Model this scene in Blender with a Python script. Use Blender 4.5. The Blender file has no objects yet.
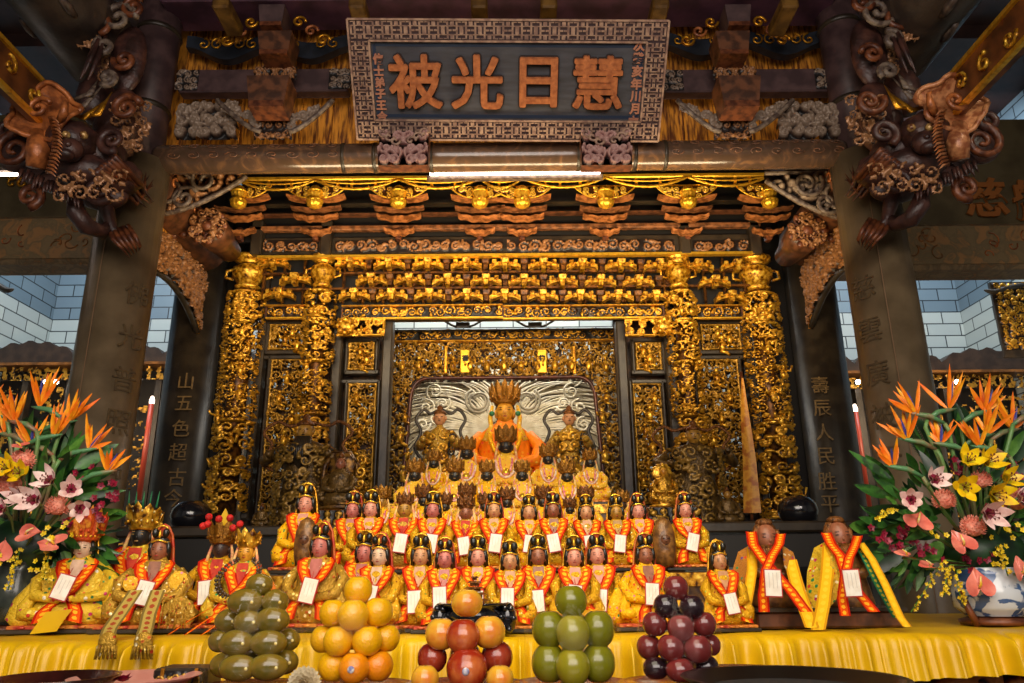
import bpy, math, random
from math import sin, cos, pi, radians as R, tan, atan2, sqrt
from mathutils import Vector, Matrix, kdtree, noise as mnoise

V = Vector
COL = bpy.context.scene.collection
# ------------------------------------------------------------------ camera frame
F = 760.0; PITCH = R(17.3); ROLL = R(0.5); CAM = V((0, 0, 1.6))
cp, sp = cos(PITCH), sin(PITCH)
UP0 = V((0, -sp, cp)); FW = V((0, cp, sp)); RT0 = V((1, 0, 0))
RT = RT0 * cos(ROLL) - UP0 * sin(ROLL)
UP = UP0 * cos(ROLL) + RT0 * sin(ROLL)

def P(px, py, Y):
    d = RT * ((px - 512) / F) + UP * ((341.5 - py) / F) + FW
    return CAM + d * (Y / d.y)

def S(px, py, Y):
    """metres covered by one pixel there"""
    d = RT * ((px - 512) / F) + UP * ((341.5 - py) / F) + FW
    return Y / d.y / F

# ------------------------------------------------------------------ mesh builder
class MB:
    def __init__(s):
        s.v = []; s.f = []; s.m = []; s.uv = {}; s.h = None; s.sm = []
    def add(s, vs, fs, m=0, smooth=True, uvs=None):
        b = len(s.v); s.v.extend(V(p) for p in vs)
        for i, f in enumerate(fs):
            if uvs is not None: s.uv[len(s.f)] = [uvs[k] for k in f]
            s.f.append([b + k for k in f]); s.m.append(m); s.sm.append(smooth)
        return b
    def box(s, c, size, rz=0, m=0, mat=None, taper=1.0, bevel=0.0):
        x, y, z = (k / 2 for k in size)
        c = V(c); M = mat if mat is not None else Matrix.Rotation(rz, 3, 'Z')
        if bevel <= 0:
            pts = [(-x, -y, -z), (x, -y, -z), (x, y, -z), (-x, y, -z),
                   (-x * taper, -y * taper, z), (x * taper, -y * taper, z), (x * taper, y * taper, z), (-x * taper, y * taper, z)]
            fs = [(0, 3, 2, 1), (4, 5, 6, 7), (0, 1, 5, 4), (1, 2, 6, 5), (2, 3, 7, 6), (3, 0, 4, 7)]
        else:
            b = min(bevel, x * .9, y * .9, z * .9); pts = []; fs = []
            def ring(zz, ins, t):
                xx, yy = (x - ins) * t, (y - ins) * t
                cc = b if ins == 0 else b * .5
                return [(-xx + cc, -yy, zz), (xx - cc, -yy, zz), (xx, -yy + cc, zz), (xx, yy - cc, zz), (xx - cc, yy, zz), (-xx + cc, yy, zz), (-xx, yy - cc, zz), (-xx, -yy + cc, zz)]
            rs = [ring(-z, b, 1), ring(-z + b, 0, 1), ring(z - b, 0, taper), ring(z, b, taper)]
            for r in rs: pts += r
            for k in range(3):
                for i in range(8):
                    j = (i + 1) % 8; fs.append((k * 8 + i, k * 8 + j, k * 8 + 8 + j, k * 8 + 8 + i))
            fs.append(tuple(range(7, -1, -1))); fs.append(tuple(range(24, 32)))
        s.add([c + M @ V(p) for p in pts], fs, m, False); return s
    def tube(s, pts, r, n=6, m=0, cap=True, flat=1.0, smooth=True):
        pts = [V(p) for p in pts]; k = len(pts)
        rr = r if isinstance(r, (list, tuple)) else [r] * k
        vs = []; fs = []; pn = None
        for i, p in enumerate(pts):
            t = (pts[min(i + 1, k - 1)] - pts[max(i - 1, 0)])
            if t.length < 1e-9: t = V((0, 0, 1))
            t.normalize()
            if pn is None:
                a = V((0, -1, 0)) if abs(t.y) < .9 else V((1, 0, 0))
            else: a = pn
            a = a - t * a.dot(t)
            if a.length < 1e-6: a = t.orthogonal()
            a.normalize(); pn = a; b = t.cross(a)
            for j in range(n):
                q = 2 * pi * j / n
                vs.append(p + (a * cos(q) * flat + b * sin(q)) * rr[i])
        for i in range(k - 1):
            for j in range(n):
                l = (j + 1) % n; fs.append((i * n + j, i * n + l, (i + 1) * n + l, (i + 1) * n + j))
        if cap: fs.append(tuple(range(n - 1, -1, -1))); fs.append(tuple(range((k - 1) * n, k * n)))
        s.add(vs, fs, m, smooth); return s
    def lathe(s, prof, n=16, c=(0, 0, 0), m=0, sx=1, sy=1, mod=None, smooth=True, M=None, cap=True):
        c = V(c); vs = []; fs = []; k = len(prof)
        for i, (r, z) in enumerate(prof):
            for j in range(n):
                q = 2 * pi * j / n; rr = r * (mod(q, i / (k - 1)) if mod else 1)
                p = V((rr * cos(q) * sx, rr * sin(q) * sy, z))
                vs.append(c + (M @ p if M is not None else p))
        for i in range(k - 1):
            for j in range(n):
                l = (j + 1) % n; fs.append((i * n + j, i * n + l, (i + 1) * n + l, (i + 1) * n + j))
        if cap:
            fs.append(tuple(range(n - 1, -1, -1))); fs.append(tuple(range((k - 1) * n, k * n)))
        s.add(vs, fs, m, smooth); return s
    def ell(s, c, r, n=10, k=7, m=0, M=None, fn=None):
        if not isinstance(r, (tuple, list)): r = (r, r, r)
        c = V(c); vs = []; fs = []
        def put(p):
            if fn: p = fn(p)
            p = V((p.x * r[0], p.y * r[1], p.z * r[2])); return c + (M @ p if M is not None else p)
        vs.append(put(V((0, 0, -1))))
        for i in range(1, k):
            t = -pi / 2 + pi * i / k
            for j in range(n):
                q = 2 * pi * j / n; vs.append(put(V((cos(t) * cos(q), cos(t) * sin(q), sin(t)))))
        vs.append(put(V((0, 0, 1))))
        for j in range(n): fs.append((0, 1 + (j + 1) % n, 1 + j))
        for i in range(k - 2):
            for j in range(n):
                l = (j + 1) % n; a = 1 + i * n; fs.append((a + j, a + l, a + n + l, a + n + j))
        a = 1 + (k - 2) * n; e = len(vs) - 1
        for j in range(n): fs.append((a + j, a + (j + 1) % n, e))
        s.add(vs, fs, m); return s
    def strip(s, pts, side, w, m=0, th=0.0, cup=0.0):
        """ribbon along pts, width w (number or list), side = vector or list; UV u across, v along (metres)"""
        pts = [V(p) for p in pts]; k = len(pts); vs = []; fs = []; uv = []; L = 0
        for i, p in enumerate(pts):
            if i: L += (p - pts[i - 1]).length
            sd = V(side[i] if isinstance(side, list) else side).normalized()
            ww = w[i] if isinstance(w, (list, tuple)) else w
            t = (pts[min(i + 1, k - 1)] - pts[max(i - 1, 0)]).normalized(); nn = t.cross(sd)
            for a in (-1, -.33, .33, 1):
                vs.append(p + sd * ww / 2 * a + nn * cup * (a * a)); uv.append(((a + 1) / 2, L))
        for i in range(k - 1):
            for a in range(3): fs.append((i * 4 + a, i * 4 + a + 1, (i + 1) * 4 + a + 1, (i + 1) * 4 + a))
        s.add(vs, fs, m, True, uv); return s
    def prism(s, outline, y0, y1, m=0, M=None, smooth=False):
        """outline in XZ extruded along Y"""
        n = len(outline); vs = [V((x, y0, z)) for x, z in outline] + [V((x, y1, z)) for x, z in outline]
        if M is not None: vs = [M @ p for p in vs]
        fs = [tuple(range(n)), tuple(range(2 * n - 1, n - 1, -1))]
        for i in range(n): j = (i + 1) % n; fs.append((i, i + n, j + n, j))
        s.add(vs, fs, m, smooth); return s
    def move(s, v, M=None, start=0):
        v = V(v)
        for i in range(start, len(s.v)): s.v[i] = (M @ s.v[i] if M is not None else s.v[i]) + v
        return s
    def build(s, name, mats, parent=None, loc=None, world=False, attr=None):
        me = bpy.data.meshes.new(name)
        vs = s.v
        if world and parent is not None:
            inv = root_matrix(parent).inverted(); vs = [inv @ p for p in vs]
        if world and parent is None and loc is not None:
            vs = [p - V(loc) for p in vs]
        me.from_pydata([tuple(p) for p in vs], [], s.f)
        if not isinstance(mats, (list, tuple)): mats = [mats]
        for m in mats: me.materials.append(m)
        me.polygons.foreach_set('material_index', s.m)
        me.polygons.foreach_set('use_smooth', s.sm)
        if s.uv:
            ul = me.uv_layers.new(name='UVMap')
            for fi, us in s.uv.items():
                st = me.polygons[fi].loop_start
                for k, u in enumerate(us): ul.data[st + k].uv = u
        if s.h is not None:
            at = me.attributes.new('h', 'FLOAT', 'POINT'); at.data.foreach_set('value', s.h)
        me.update()
        o = bpy.data.objects.new(name, me); COL.objects.link(o)
        if loc is not None: o.location = loc
        if parent is not None: o.parent = parent
        return o

def root_matrix(o):
    M = Matrix.LocRotScale(o.location, o.rotation_euler, o.scale)
    return root_matrix(o.parent) @ M if o.parent else M

def tag(o, label=None, cat=None, group=None, kind=None):
    if label: o['label'] = label
    if cat: o['category'] = cat
    if group: o['group'] = group
    if kind: o['kind'] = kind
    return o

def thing(name, label, cat, loc=(0, 0, 0), rz=0, group=None):
    o = bpy.data.objects.new(name, None); COL.objects.link(o)
    o.location = loc; o.rotation_euler = (0, 0, rz); o.empty_display_size = .05
    return tag(o, label, cat, group)

def copy_tree(o, parent=None):
    c = o.copy(); COL.objects.link(c)
    if parent is not None: c.parent = parent
    for ch in [x for x in KIDS(o)]: copy_tree(ch, c)
    return c
def KIDS(o):
    return [x for x in bpy.data.objects if x.parent is o] if not hasattr(o, 'children') else list(o.children)

# ------------------------------------------------------------------ materials
def lin(c): return tuple((x / 12.92 if x <= .04045 else ((x + .055) / 1.055) ** 2.4) for x in c)
def rgb(h):
    h = h.lstrip('#'); return lin(tuple(int(h[i:i + 2], 16) / 255 for i in (0, 2, 4))) + (1,)
MAT = {}
def mat(name, c1, c2=None, scale=20, rough=.5, metal=0, bump=0, bscale=None, c3=None, lo=.4, hi=.6, emit=0, coat=0, dist=0, sub=0, coord='Object', stretch=None):
    if name in MAT: return MAT[name]
    m = bpy.data.materials.new(name); m.use_nodes = True; N = m.node_tree.nodes; L = m.node_tree.links
    b = N['Principled BSDF']; b.inputs['Roughness'].default_value = rough; b.inputs['Metallic'].default_value = metal
    if coat: b.inputs['Coat Weight'].default_value = coat; b.inputs['Coat Roughness'].default_value = .15
    if sub: b.inputs['Subsurface Weight'].default_value = sub; b.inputs['Subsurface Scale'].default_value = .01
    b.inputs['Base Color'].default_value = rgb(c1)
    tc = N.new('ShaderNodeTexCoord'); src = tc.outputs[coord]
    if stretch:
        mp = N.new('ShaderNodeMapping'); mp.inputs['Scale'].default_value = stretch
        L.new(src, mp.inputs[0]); src = mp.outputs[0]
    if c2:
        nz = N.new('ShaderNodeTexNoise'); nz.inputs['Scale'].default_value = scale; nz.inputs['Detail'].default_value = 5; nz.inputs['Distortion'].default_value = dist
        L.new(src, nz.inputs['Vector']); rp = N.new('ShaderNodeValToRGB'); e = rp.color_ramp.elements
        e[0].position = lo; e[0].color = rgb(c1); e[1].position = hi; e[1].color = rgb(c2)
        if c3: x = e.new((lo + hi) / 2); x.color = rgb(c3)
        L.new(nz.outputs['Fac'], rp.inputs[0]); L.new(rp.outputs[0], b.inputs['Base Color'])
        if emit: L.new(rp.outputs[0], b.inputs['Emission Color'])
    elif emit: b.inputs['Emission Color'].default_value = rgb(c1)
    if emit: b.inputs['Emission Strength'].default_value = emit
    if bump:
        n2 = N.new('ShaderNodeTexNoise'); n2.inputs['Scale'].default_value = bscale or scale; n2.inputs['Detail'].default_value = 4
        L.new(src, n2.inputs['Vector']); bp = N.new('ShaderNodeBump'); bp.inputs['Strength'].default_value = bump; bp.inputs['Distance'].default_value = .01
        L.new(n2.outputs['Fac'], bp.inputs['Height']); L.new(bp.outputs[0], b.inputs['Normal'])
    MAT[name] = m; return m

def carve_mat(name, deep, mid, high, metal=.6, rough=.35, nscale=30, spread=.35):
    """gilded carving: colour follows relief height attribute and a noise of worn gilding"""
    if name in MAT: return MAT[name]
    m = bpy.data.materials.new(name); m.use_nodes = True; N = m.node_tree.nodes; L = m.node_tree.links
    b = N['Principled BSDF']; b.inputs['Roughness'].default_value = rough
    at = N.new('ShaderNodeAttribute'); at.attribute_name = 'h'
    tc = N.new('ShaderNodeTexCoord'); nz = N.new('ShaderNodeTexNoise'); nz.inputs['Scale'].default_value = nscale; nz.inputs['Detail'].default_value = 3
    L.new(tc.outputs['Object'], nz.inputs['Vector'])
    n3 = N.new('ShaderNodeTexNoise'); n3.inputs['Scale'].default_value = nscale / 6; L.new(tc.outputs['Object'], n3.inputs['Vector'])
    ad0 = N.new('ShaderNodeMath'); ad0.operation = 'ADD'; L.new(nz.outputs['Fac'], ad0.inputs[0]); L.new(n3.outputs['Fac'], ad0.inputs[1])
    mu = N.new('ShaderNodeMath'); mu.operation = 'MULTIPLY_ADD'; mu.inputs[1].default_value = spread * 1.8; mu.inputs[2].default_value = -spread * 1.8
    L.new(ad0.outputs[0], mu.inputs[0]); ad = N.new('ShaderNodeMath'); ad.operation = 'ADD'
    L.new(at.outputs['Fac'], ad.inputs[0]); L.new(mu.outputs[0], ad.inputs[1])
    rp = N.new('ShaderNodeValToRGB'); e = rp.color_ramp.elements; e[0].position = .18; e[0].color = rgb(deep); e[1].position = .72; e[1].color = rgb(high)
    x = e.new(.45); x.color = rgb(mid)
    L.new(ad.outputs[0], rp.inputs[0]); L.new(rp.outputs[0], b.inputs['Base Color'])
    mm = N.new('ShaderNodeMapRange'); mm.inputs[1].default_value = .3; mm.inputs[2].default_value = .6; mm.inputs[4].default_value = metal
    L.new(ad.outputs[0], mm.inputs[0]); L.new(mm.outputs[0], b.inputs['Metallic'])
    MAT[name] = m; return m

def brick_mat(name, c1, c2, mortar, w=.42, h=.16):
    m = bpy.data.materials.new(name); m.use_nodes = True; N = m.node_tree.nodes; L = m.node_tree.links
    b = N['Principled BSDF']; b.inputs['Roughness'].default_value = .45
    tc = N.new('ShaderNodeTexCoord'); br = N.new('ShaderNodeTexBrick'); br.inputs['Scale'].default_value = 1
    br.inputs['Brick Width'].default_value = w; br.inputs['Row Height'].default_value = h; br.inputs['Mortar Size'].default_value = .008
    br.inputs['Color1'].default_value = rgb(c1); br.inputs['Color2'].default_value = rgb(c2); br.inputs['Mortar'].default_value = rgb(mortar)
    L.new(tc.outputs['UV'], br.inputs['Vector']); L.new(br.outputs['Color'], b.inputs['Base Color'])
    return m

def robe_mat(name, base, cols, scale=55, metal=.25, rough=.42, bump=.5):
    """brocade: small coloured motifs scattered over silk"""
    if name in MAT: return MAT[name]
    m = bpy.data.materials.new(name); m.use_nodes = True; N = m.node_tree.nodes; L = m.node_tree.links
    b = N['Principled BSDF']; b.inputs['Roughness'].default_value = rough; b.inputs['Metallic'].default_value = metal; b.inputs['Specular IOR Level'].default_value = .2
    tc = N.new('ShaderNodeTexCoord'); oi = N.new('ShaderNodeObjectInfo'); va = N.new('ShaderNodeVectorMath'); va.operation = 'ADD'
    cx = N.new('ShaderNodeCombineXYZ'); mr = N.new('ShaderNodeMath'); mr.operation = 'MULTIPLY'; mr.inputs[1].default_value = 7.0
    L.new(oi.outputs['Random'], mr.inputs[0])
    for k in range(3): L.new(mr.outputs[0], cx.inputs[k])
    L.new(tc.outputs['Object'], va.inputs[0]); L.new(cx.outputs[0], va.inputs[1])
    vo = N.new('ShaderNodeTexVoronoi'); vo.inputs['Scale'].default_value = scale; L.new(va.outputs[0], vo.inputs['Vector'])
    sx = N.new('ShaderNodeSeparateColor'); L.new(vo.outputs['Color'], sx.inputs[0])
    rp = N.new('ShaderNodeValToRGB'); rp.color_ramp.interpolation = 'CONSTANT'; e = rp.color_ramp.elements
    n = len(cols) * 2
    e[0].position = 0; e[0].color = rgb(base); e[1].position = .4; e[1].color = rgb(cols[0])
    for i, c in enumerate(cols[1:]): x = e.new(.4 + .6 * (i + 1) / len(cols)); x.color = rgb(c)
    L.new(sx.outputs[0], rp.inputs[0])
    ms = N.new('ShaderNodeMapRange'); ms.inputs[1].default_value = .28; ms.inputs[2].default_value = .4; ms.inputs[3].default_value = 1; ms.inputs[4].default_value = 0
    L.new(vo.outputs['Distance'], ms.inputs[0])
    mx = N.new('ShaderNodeMix'); mx.data_type = 'RGBA'; mx.inputs[6].default_value = rgb(base); L.new(ms.outputs[0], mx.inputs[0]); L.new(rp.outputs[0], mx.inputs[7])
    L.new(mx.outputs[2], b.inputs['Base Color'])
    n2 = N.new('ShaderNodeTexNoise'); n2.inputs['Scale'].default_value = scale * 2; L.new(va.outputs[0], n2.inputs['Vector'])
    bp = N.new('ShaderNodeBump'); bp.inputs['Strength'].default_value = bump; bp.inputs['Distance'].default_value = .006; L.new(n2.outputs['Fac'], bp.inputs['Height']); L.new(bp.outputs[0], b.inputs['Normal'])
    MAT[name] = m; return m

def ribbon_mat(name, edge, body, dot, pitch=.022):
    """sash: red edges, orange body, a row of gold characters down the middle (UV: u across, v metres along)"""
    m = bpy.data.materials.new(name); m.use_nodes = True; N = m.node_tree.nodes; L = m.node_tree.links
    b = N['Principled BSDF']; b.inputs['Roughness'].default_value = .7; b.inputs['Specular IOR Level'].default_value = .08
    uv = N.new('ShaderNodeUVMap'); sx = N.new('ShaderNodeSeparateXYZ'); L.new(uv.outputs[0], sx.inputs[0])
    def M_(op, a, bb=None, c=None):
        n = N.new('ShaderNodeMath'); n.operation = op
        for i, q in enumerate((a, bb, c)):
            if q is None: continue
            if isinstance(q, (int, float)): n.inputs[i].default_value = q
            else: L.new(q, n.inputs[i])
        return n.outputs[0]
    u = M_('ABSOLUTE', M_('SUBTRACT', sx.outputs[0], .5))
    w = M_('ABSOLUTE', M_('SUBTRACT', M_('FRACT', M_('DIVIDE', sx.outputs[1], pitch)), .5))
    d = M_('SQRT', M_('ADD', M_('POWER', M_('MULTIPLY', u, 1.9), 2), M_('POWER', w, 2)))
    nz = N.new('ShaderNodeTexNoise'); nz.inputs['Scale'].default_value = 260; tc = N.new('ShaderNodeTexCoord'); L.new(tc.outputs['Object'], nz.inputs['Vector'])
    d = M_('ADD', d, M_('MULTIPLY', M_('SUBTRACT', nz.outputs['Fac'], .5), .35))
    isdot = M_('LESS_THAN', d, .33); isedge = M_('GREATER_THAN', u, .34)
    m1 = N.new('ShaderNodeMix'); m1.data_type = 'RGBA'; m1.inputs[6].default_value = rgb(body); m1.inputs[7].default_value = rgb(dot); L.new(isdot, m1.inputs[0])
    m2 = N.new('ShaderNodeMix'); m2.data_type = 'RGBA'; L.new(m1.outputs[2], m2.inputs[6]); m2.inputs[7].default_value = rgb(edge); L.new(isedge, m2.inputs[0])
    L.new(m2.outputs[2], b.inputs['Base Color'])
    return m

def emis(name, c, s):
    if name in MAT: return MAT[name]
    m = bpy.data.materials.new(name); m.use_nodes = True; b = m.node_tree.nodes['Principled BSDF']
    b.inputs['Base Color'].default_value = rgb(c); b.inputs['Emission Color'].default_value = rgb(c); b.inputs['Emission Strength'].default_value = s
    MAT[name] = m; return m

# ------------------------------------------------------------------ scroll carving
def scroll_points(w, h, cell, seed, sym=False, inside=None, turns=1.35, fat=1.0):
    rnd = random.Random(seed); pts = []
    nx = max(1, round(w / cell)); nz = max(1, round(h / cell)); cw, ch = w / nx, h / nz
    for j in range(nz):
        for i in range(nx):
            cx = -w / 2 + cw * (i + .5) + rnd.uniform(-.15, .15) * cw; cz = ch * (j + .5) + rnd.uniform(-.15, .15) * ch
            if inside and not inside(cx, cz): continue
            d = rnd.choice((-1, 1)); a0 = rnd.uniform(0, 2 * pi); Rr = min(cw, ch) * rnd.uniform(.42, .62)
            n = 16
            for k in range(n + 1):
                t = k / n; a = a0 + d * t * turns * 2 * pi; r = Rr * (1 - .85 * t)
                pts.append((cx + r * cos(a), cz + r * sin(a), cell * fat * (.08 + .05 * (1 - t) + (.07 if k == n else 0))))
            # a leaf off the scroll and a tail linking outwards
            a = a0 + rnd.uniform(-1, 1)
            for k in range(7):
                t = k / 6; pts.append((cx + (Rr + cell * .5 * t) * cos(a + t * .8 * d), cz + (Rr + cell * .5 * t) * sin(a + t * .8 * d), cell * fat * (.13 * (1 - t) + .05)))
    if sym: pts = [p for p in pts if p[0] <= cell * .1]; pts += [(-x, z, r) for x, z, r in pts]
    return pts

def carving(w, h, cell, step, depth, seed, sym=False, inside=None, solid=False, fat=1.0, extra=None, turns=1.35, rim=False):
    """relief sheet in XZ facing -Y, x centred, z from 0; only where scrolls are (openwork) unless solid"""
    pts = scroll_points(w, h, cell, seed, sym, inside, turns, fat)
    if extra: pts += extra
    if rim:
        rr = cell * fat * .11; nn = int(w / step); mm = int(h / step)
        for i in range(nn + 1): x = -w / 2 + w * i / nn; pts += [(x, rr * .9, rr), (x, h - rr * .9, rr)]
        for j in range(mm + 1): z = h * j / mm; pts += [(-w / 2 + rr * .9, z, rr), (w / 2 - rr * .9, z, rr)]
    kd = kdtree.KDTree(len(pts))
    for i, p in enumerate(pts): kd.insert((p[0], p[1], 0), i)
    kd.balance(); nx = max(2, int(w / step)); nz = max(2, int(h / step)); H = {}; mb = MB(); idx = {}; hs = []
    g = {}
    for j in range(nz + 1):
        z = h * j / nz
        for i in range(nx + 1):
            x = -w / 2 + w * i / nx
            if inside and not inside(x, z): continue
            best = 0
            for co, k, d in kd.find_n((x, z, 0), 3):
                r = pts[k][2]
                if d < r: best = max(best, sqrt(1 - (d / r) ** 2) * (r / (cell * fat * .13)) ** .5)
            if best > 0 or solid: g[i, j] = min(1.2, best)
    if not solid:   # keep only the pieces that hold together
        comp = {}; best_c = []; 
        for k0 in g:
            if k0 in comp: continue
            st = [k0]; comp[k0] = k0; grp = []
            while st:
                a = st.pop(); grp.append(a)
                for dx, dz in ((1, 0), (-1, 0), (0, 1), (0, -1)):
                    q = (a[0] + dx, a[1] + dz)
                    if q in g and q not in comp: comp[q] = k0; st.append(q)
            best_c.append(grp)
        best_c.sort(key=len); big = set(best_c[-1])
        if len(best_c) > 1 and len(best_c[-1]) < .55 * len(g):   # bridge with a thin web instead
            for j in range(nz + 1):
                for i in range(nx + 1):
                    x = -w / 2 + w * i / nx; z = h * j / nz
                    if (i, j) not in g and (not inside or inside(x, z)) and ((i * 7 // 10) % 6 == 0 or (j * 7 // 10) % 6 == 0): g[i, j] = .05
        else: g = {k: v for k, v in g.items() if k in big}
    for (i, j), b in g.items():
        idx[i, j] = len(mb.v); mb.v.append(V((-w / 2 + w * i / nx, -depth * b, h * j / nz))); hs.append(b)
    for (i, j) in g:
        q = [(i, j), (i + 1, j), (i + 1, j + 1), (i, j + 1)]
        if all(k in g for k in q): mb.f.append([idx[k] for k in q]); mb.m.append(0); mb.sm.append(True)
    mb.h = hs
    return mb

def wrap(mb, r):
    """bend a flat relief round a vertical cylinder of radius r facing -Y"""
    mb.v = [V(((r - p.y) * sin(p.x / r), -(r - p.y) * cos(p.x / r), p.z)) for p in mb.v]; return mb

def place(mb, origin, rz=0, rx=0, sx=1):
    M = Matrix.Rotation(rz, 3, 'Z') @ Matrix.Rotation(rx, 3, 'X')
    o = V(origin); mb.v = [o + M @ V((p.x * sx, p.y, p.z)) for p in mb.v]; return mb

def spiral(c, r, turns, d=1, a0=0, n=18, plane='xz', k=.9, y=0):
    out = []
    for i in range(n + 1):
        t = i / n; a = a0 + d * turns * 2 * pi * t; q = r * (1 - k * t)
        out.append(V(c) + (V((q * cos(a), y * t, q * sin(a))) if plane == 'xz' else V((0, q * cos(a), q * sin(a)))))
    return out

def thick_glyph(ch, size, depth, rad, n=10):
    """brush-weight character: the glyph swelled by rad"""
    g = text_mesh(ch, size, depth, 0); out = MB()
    for i in range(n + 1):
        a = 2 * pi * i / n; r = rad if i < n else 0
        out.add([p + V((r * cos(a), -.0004 * i, r * sin(a))) for p in g.v], g.f, 0, False)
    return out

def smooth_path(pts, sub=4):
    P_ = [V(p) for p in pts]; out = []
    for i in range(len(P_) - 1):
        p0, p1, p2, p3 = P_[max(i - 1, 0)], P_[i], P_[i + 1], P_[min(i + 2, len(P_) - 1)]
        for k in range(sub):
            t = k / sub; out.append(.5 * ((2 * p1) + (p2 - p0) * t + (2 * p0 - 5 * p1 + 4 * p2 - p3) * t * t + (3 * p1 - p0 - 3 * p2 + p3) * t ** 3))
    out.append(P_[-1]); return out

def text_mesh(s, size, extrude=.004, offset=0, shear=0, spacing=1.0):
    cu = bpy.data.curves.new('t', 'FONT'); cu.body = s; cu.size = size; cu.extrude = extrude; cu.offset = offset
    cu.align_x = 'CENTER'; cu.align_y = 'CENTER'; cu.shear = shear; cu.space_line = spacing; cu.resolution_u = 3
    o = bpy.data.objects.new('t', cu); COL.objects.link(o); bpy.context.view_layer.update()
    dg = bpy.context.evaluated_depsgraph_get(); me = bpy.data.meshes.new_from_object(o.evaluated_get(dg))
    mb = MB(); xs = [v.co.copy() for v in me.vertices]
    if xs:
        cx = (min(v.x for v in xs) + max(v.x for v in xs)) / 2; cy = (min(v.y for v in xs) + max(v.y for v in xs)) / 2
        mb.add([V((v.x - cx, -v.z, v.y - cy)) for v in xs], [list(p.vertices) for p in me.polygons], 0, False)
    bpy.data.objects.remove(o); bpy.data.curves.remove(cu); bpy.data.meshes.remove(me)
    return mb
# ------------------------------------------------------------------ palette
XC = -0.05
def mir(p): return V((2 * XC - p[0], p[1], p[2]))
def side(p, s): return V(p) if s < 0 else mir(p)

m_col = mat('column_lacquer', '#75634a', '#5a4b36', 6, .38, 0, .15, 30, lo=.35, hi=.7)
m_coldark = mat('dark_lacquer', '#3a3023', '#261e16', 7, .4, 0, .15, 30)
m_purple = mat('purple_beam_paint', '#5c3a4a', '#402834', 5, .5, 0, .1)
m_plank = mat('plank_paint', '#56403f', '#3f2d2e', 9, .5, 0, .2)
m_rbeam = mat('lacquered_round_beam', '#54402f', '#86603f', 7, .2, 0, .1, 40, c3='#5c4536', lo=.35, hi=.72, coat=.5, dist=2)
m_painted = mat('painted_beam', '#8f7654', '#a5703c', 9, .5, 0, .15, c3='#6b5a42', lo=.38, hi=.72, dist=1.5)
m_board = mat('olive_board', '#685a3c', '#54472c', 4, .6)
m_blue = mat('dark_blue_paint', '#1e2530', '#10161e', 10, .5)
m_orange = mat('orange_wood_grain', '#d08a2c', '#5e3010', 6, .5, 0, .1, stretch=(9, 9, 1.2), lo=.4, hi=.62)
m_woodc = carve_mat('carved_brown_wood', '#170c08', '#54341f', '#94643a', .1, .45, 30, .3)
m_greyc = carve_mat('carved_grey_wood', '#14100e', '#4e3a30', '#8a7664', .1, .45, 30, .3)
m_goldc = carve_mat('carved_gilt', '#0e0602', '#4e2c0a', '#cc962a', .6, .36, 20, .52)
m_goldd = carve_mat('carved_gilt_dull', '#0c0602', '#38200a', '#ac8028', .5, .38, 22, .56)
m_gold = mat('gilt_plain', '#e0a02c', '#8a4a12', 26, .3, .8, .3, 60, lo=.45, hi=.75)
m_goldb = mat('gilt_bright', '#ffc63a', '#c07a18', 30, .3, .7, .2, 60, lo=.5, hi=.8)
m_brown = mat('brown_wood', '#6b4128', '#3f2517', 16, .4, 0, .2)
m_redbrown = mat('reddish_wood', '#7a4426', '#4a2414', 22, .42, .1, .3)
m_dark = mat('shadow_wood', '#120d0a', rough=.6)
m_grey = mat('grey_carved_stone_paint', '#7d6c5c', '#4c3c34', 30, .5, 0, .4)
m_copper = mat('copper_ear', '#c0723c', '#7c4526', 18, .35, .15, .4, 40)
m_txt = mat('calligraphy_gold', '#8c6e40', '#6e5632', 40, .5)

def bk(name, mb, m, kind='structure', **k):
    o = mb.build(name, m); tag(o, kind=kind); return o

# ------------------------------------------------------------------ room shell
ZC = 7.0
fl = MB().box((0, 4, -.05), (13, 16, .1)); bk('floor', fl, mat('stone_floor', '#4a4038', '#5e5347', 3, .4))
ce = MB().box((0, 4, ZC + .05), (13, 16, .1))
for i in range(9): ce.box((0, -3 + i * 1.6, ZC - .08), (13, .16, .16))
bk('ceiling', ce, mat('ceiling_wood', '#3a2420', '#2a1a18', 4, .6))
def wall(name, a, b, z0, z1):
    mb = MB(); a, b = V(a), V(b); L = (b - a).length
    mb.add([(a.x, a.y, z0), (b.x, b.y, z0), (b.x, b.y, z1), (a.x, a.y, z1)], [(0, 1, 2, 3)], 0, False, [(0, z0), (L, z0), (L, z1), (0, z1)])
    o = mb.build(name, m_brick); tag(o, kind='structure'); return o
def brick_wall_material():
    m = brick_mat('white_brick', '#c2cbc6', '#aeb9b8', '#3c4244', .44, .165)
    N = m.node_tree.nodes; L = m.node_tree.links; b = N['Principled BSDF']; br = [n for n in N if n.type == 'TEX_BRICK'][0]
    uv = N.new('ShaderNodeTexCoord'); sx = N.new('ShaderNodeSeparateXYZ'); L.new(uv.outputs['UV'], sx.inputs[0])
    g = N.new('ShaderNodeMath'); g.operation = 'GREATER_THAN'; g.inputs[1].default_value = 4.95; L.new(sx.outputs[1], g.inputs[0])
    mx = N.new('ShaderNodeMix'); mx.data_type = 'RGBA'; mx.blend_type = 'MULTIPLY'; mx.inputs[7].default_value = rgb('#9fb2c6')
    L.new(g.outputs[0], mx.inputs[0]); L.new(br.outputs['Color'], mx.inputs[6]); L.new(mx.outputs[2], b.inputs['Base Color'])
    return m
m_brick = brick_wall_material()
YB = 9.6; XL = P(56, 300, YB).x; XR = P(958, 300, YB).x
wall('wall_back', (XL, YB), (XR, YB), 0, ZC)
wall('wall_left', (XL, -3), (XL, YB), 0, ZC)
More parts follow.
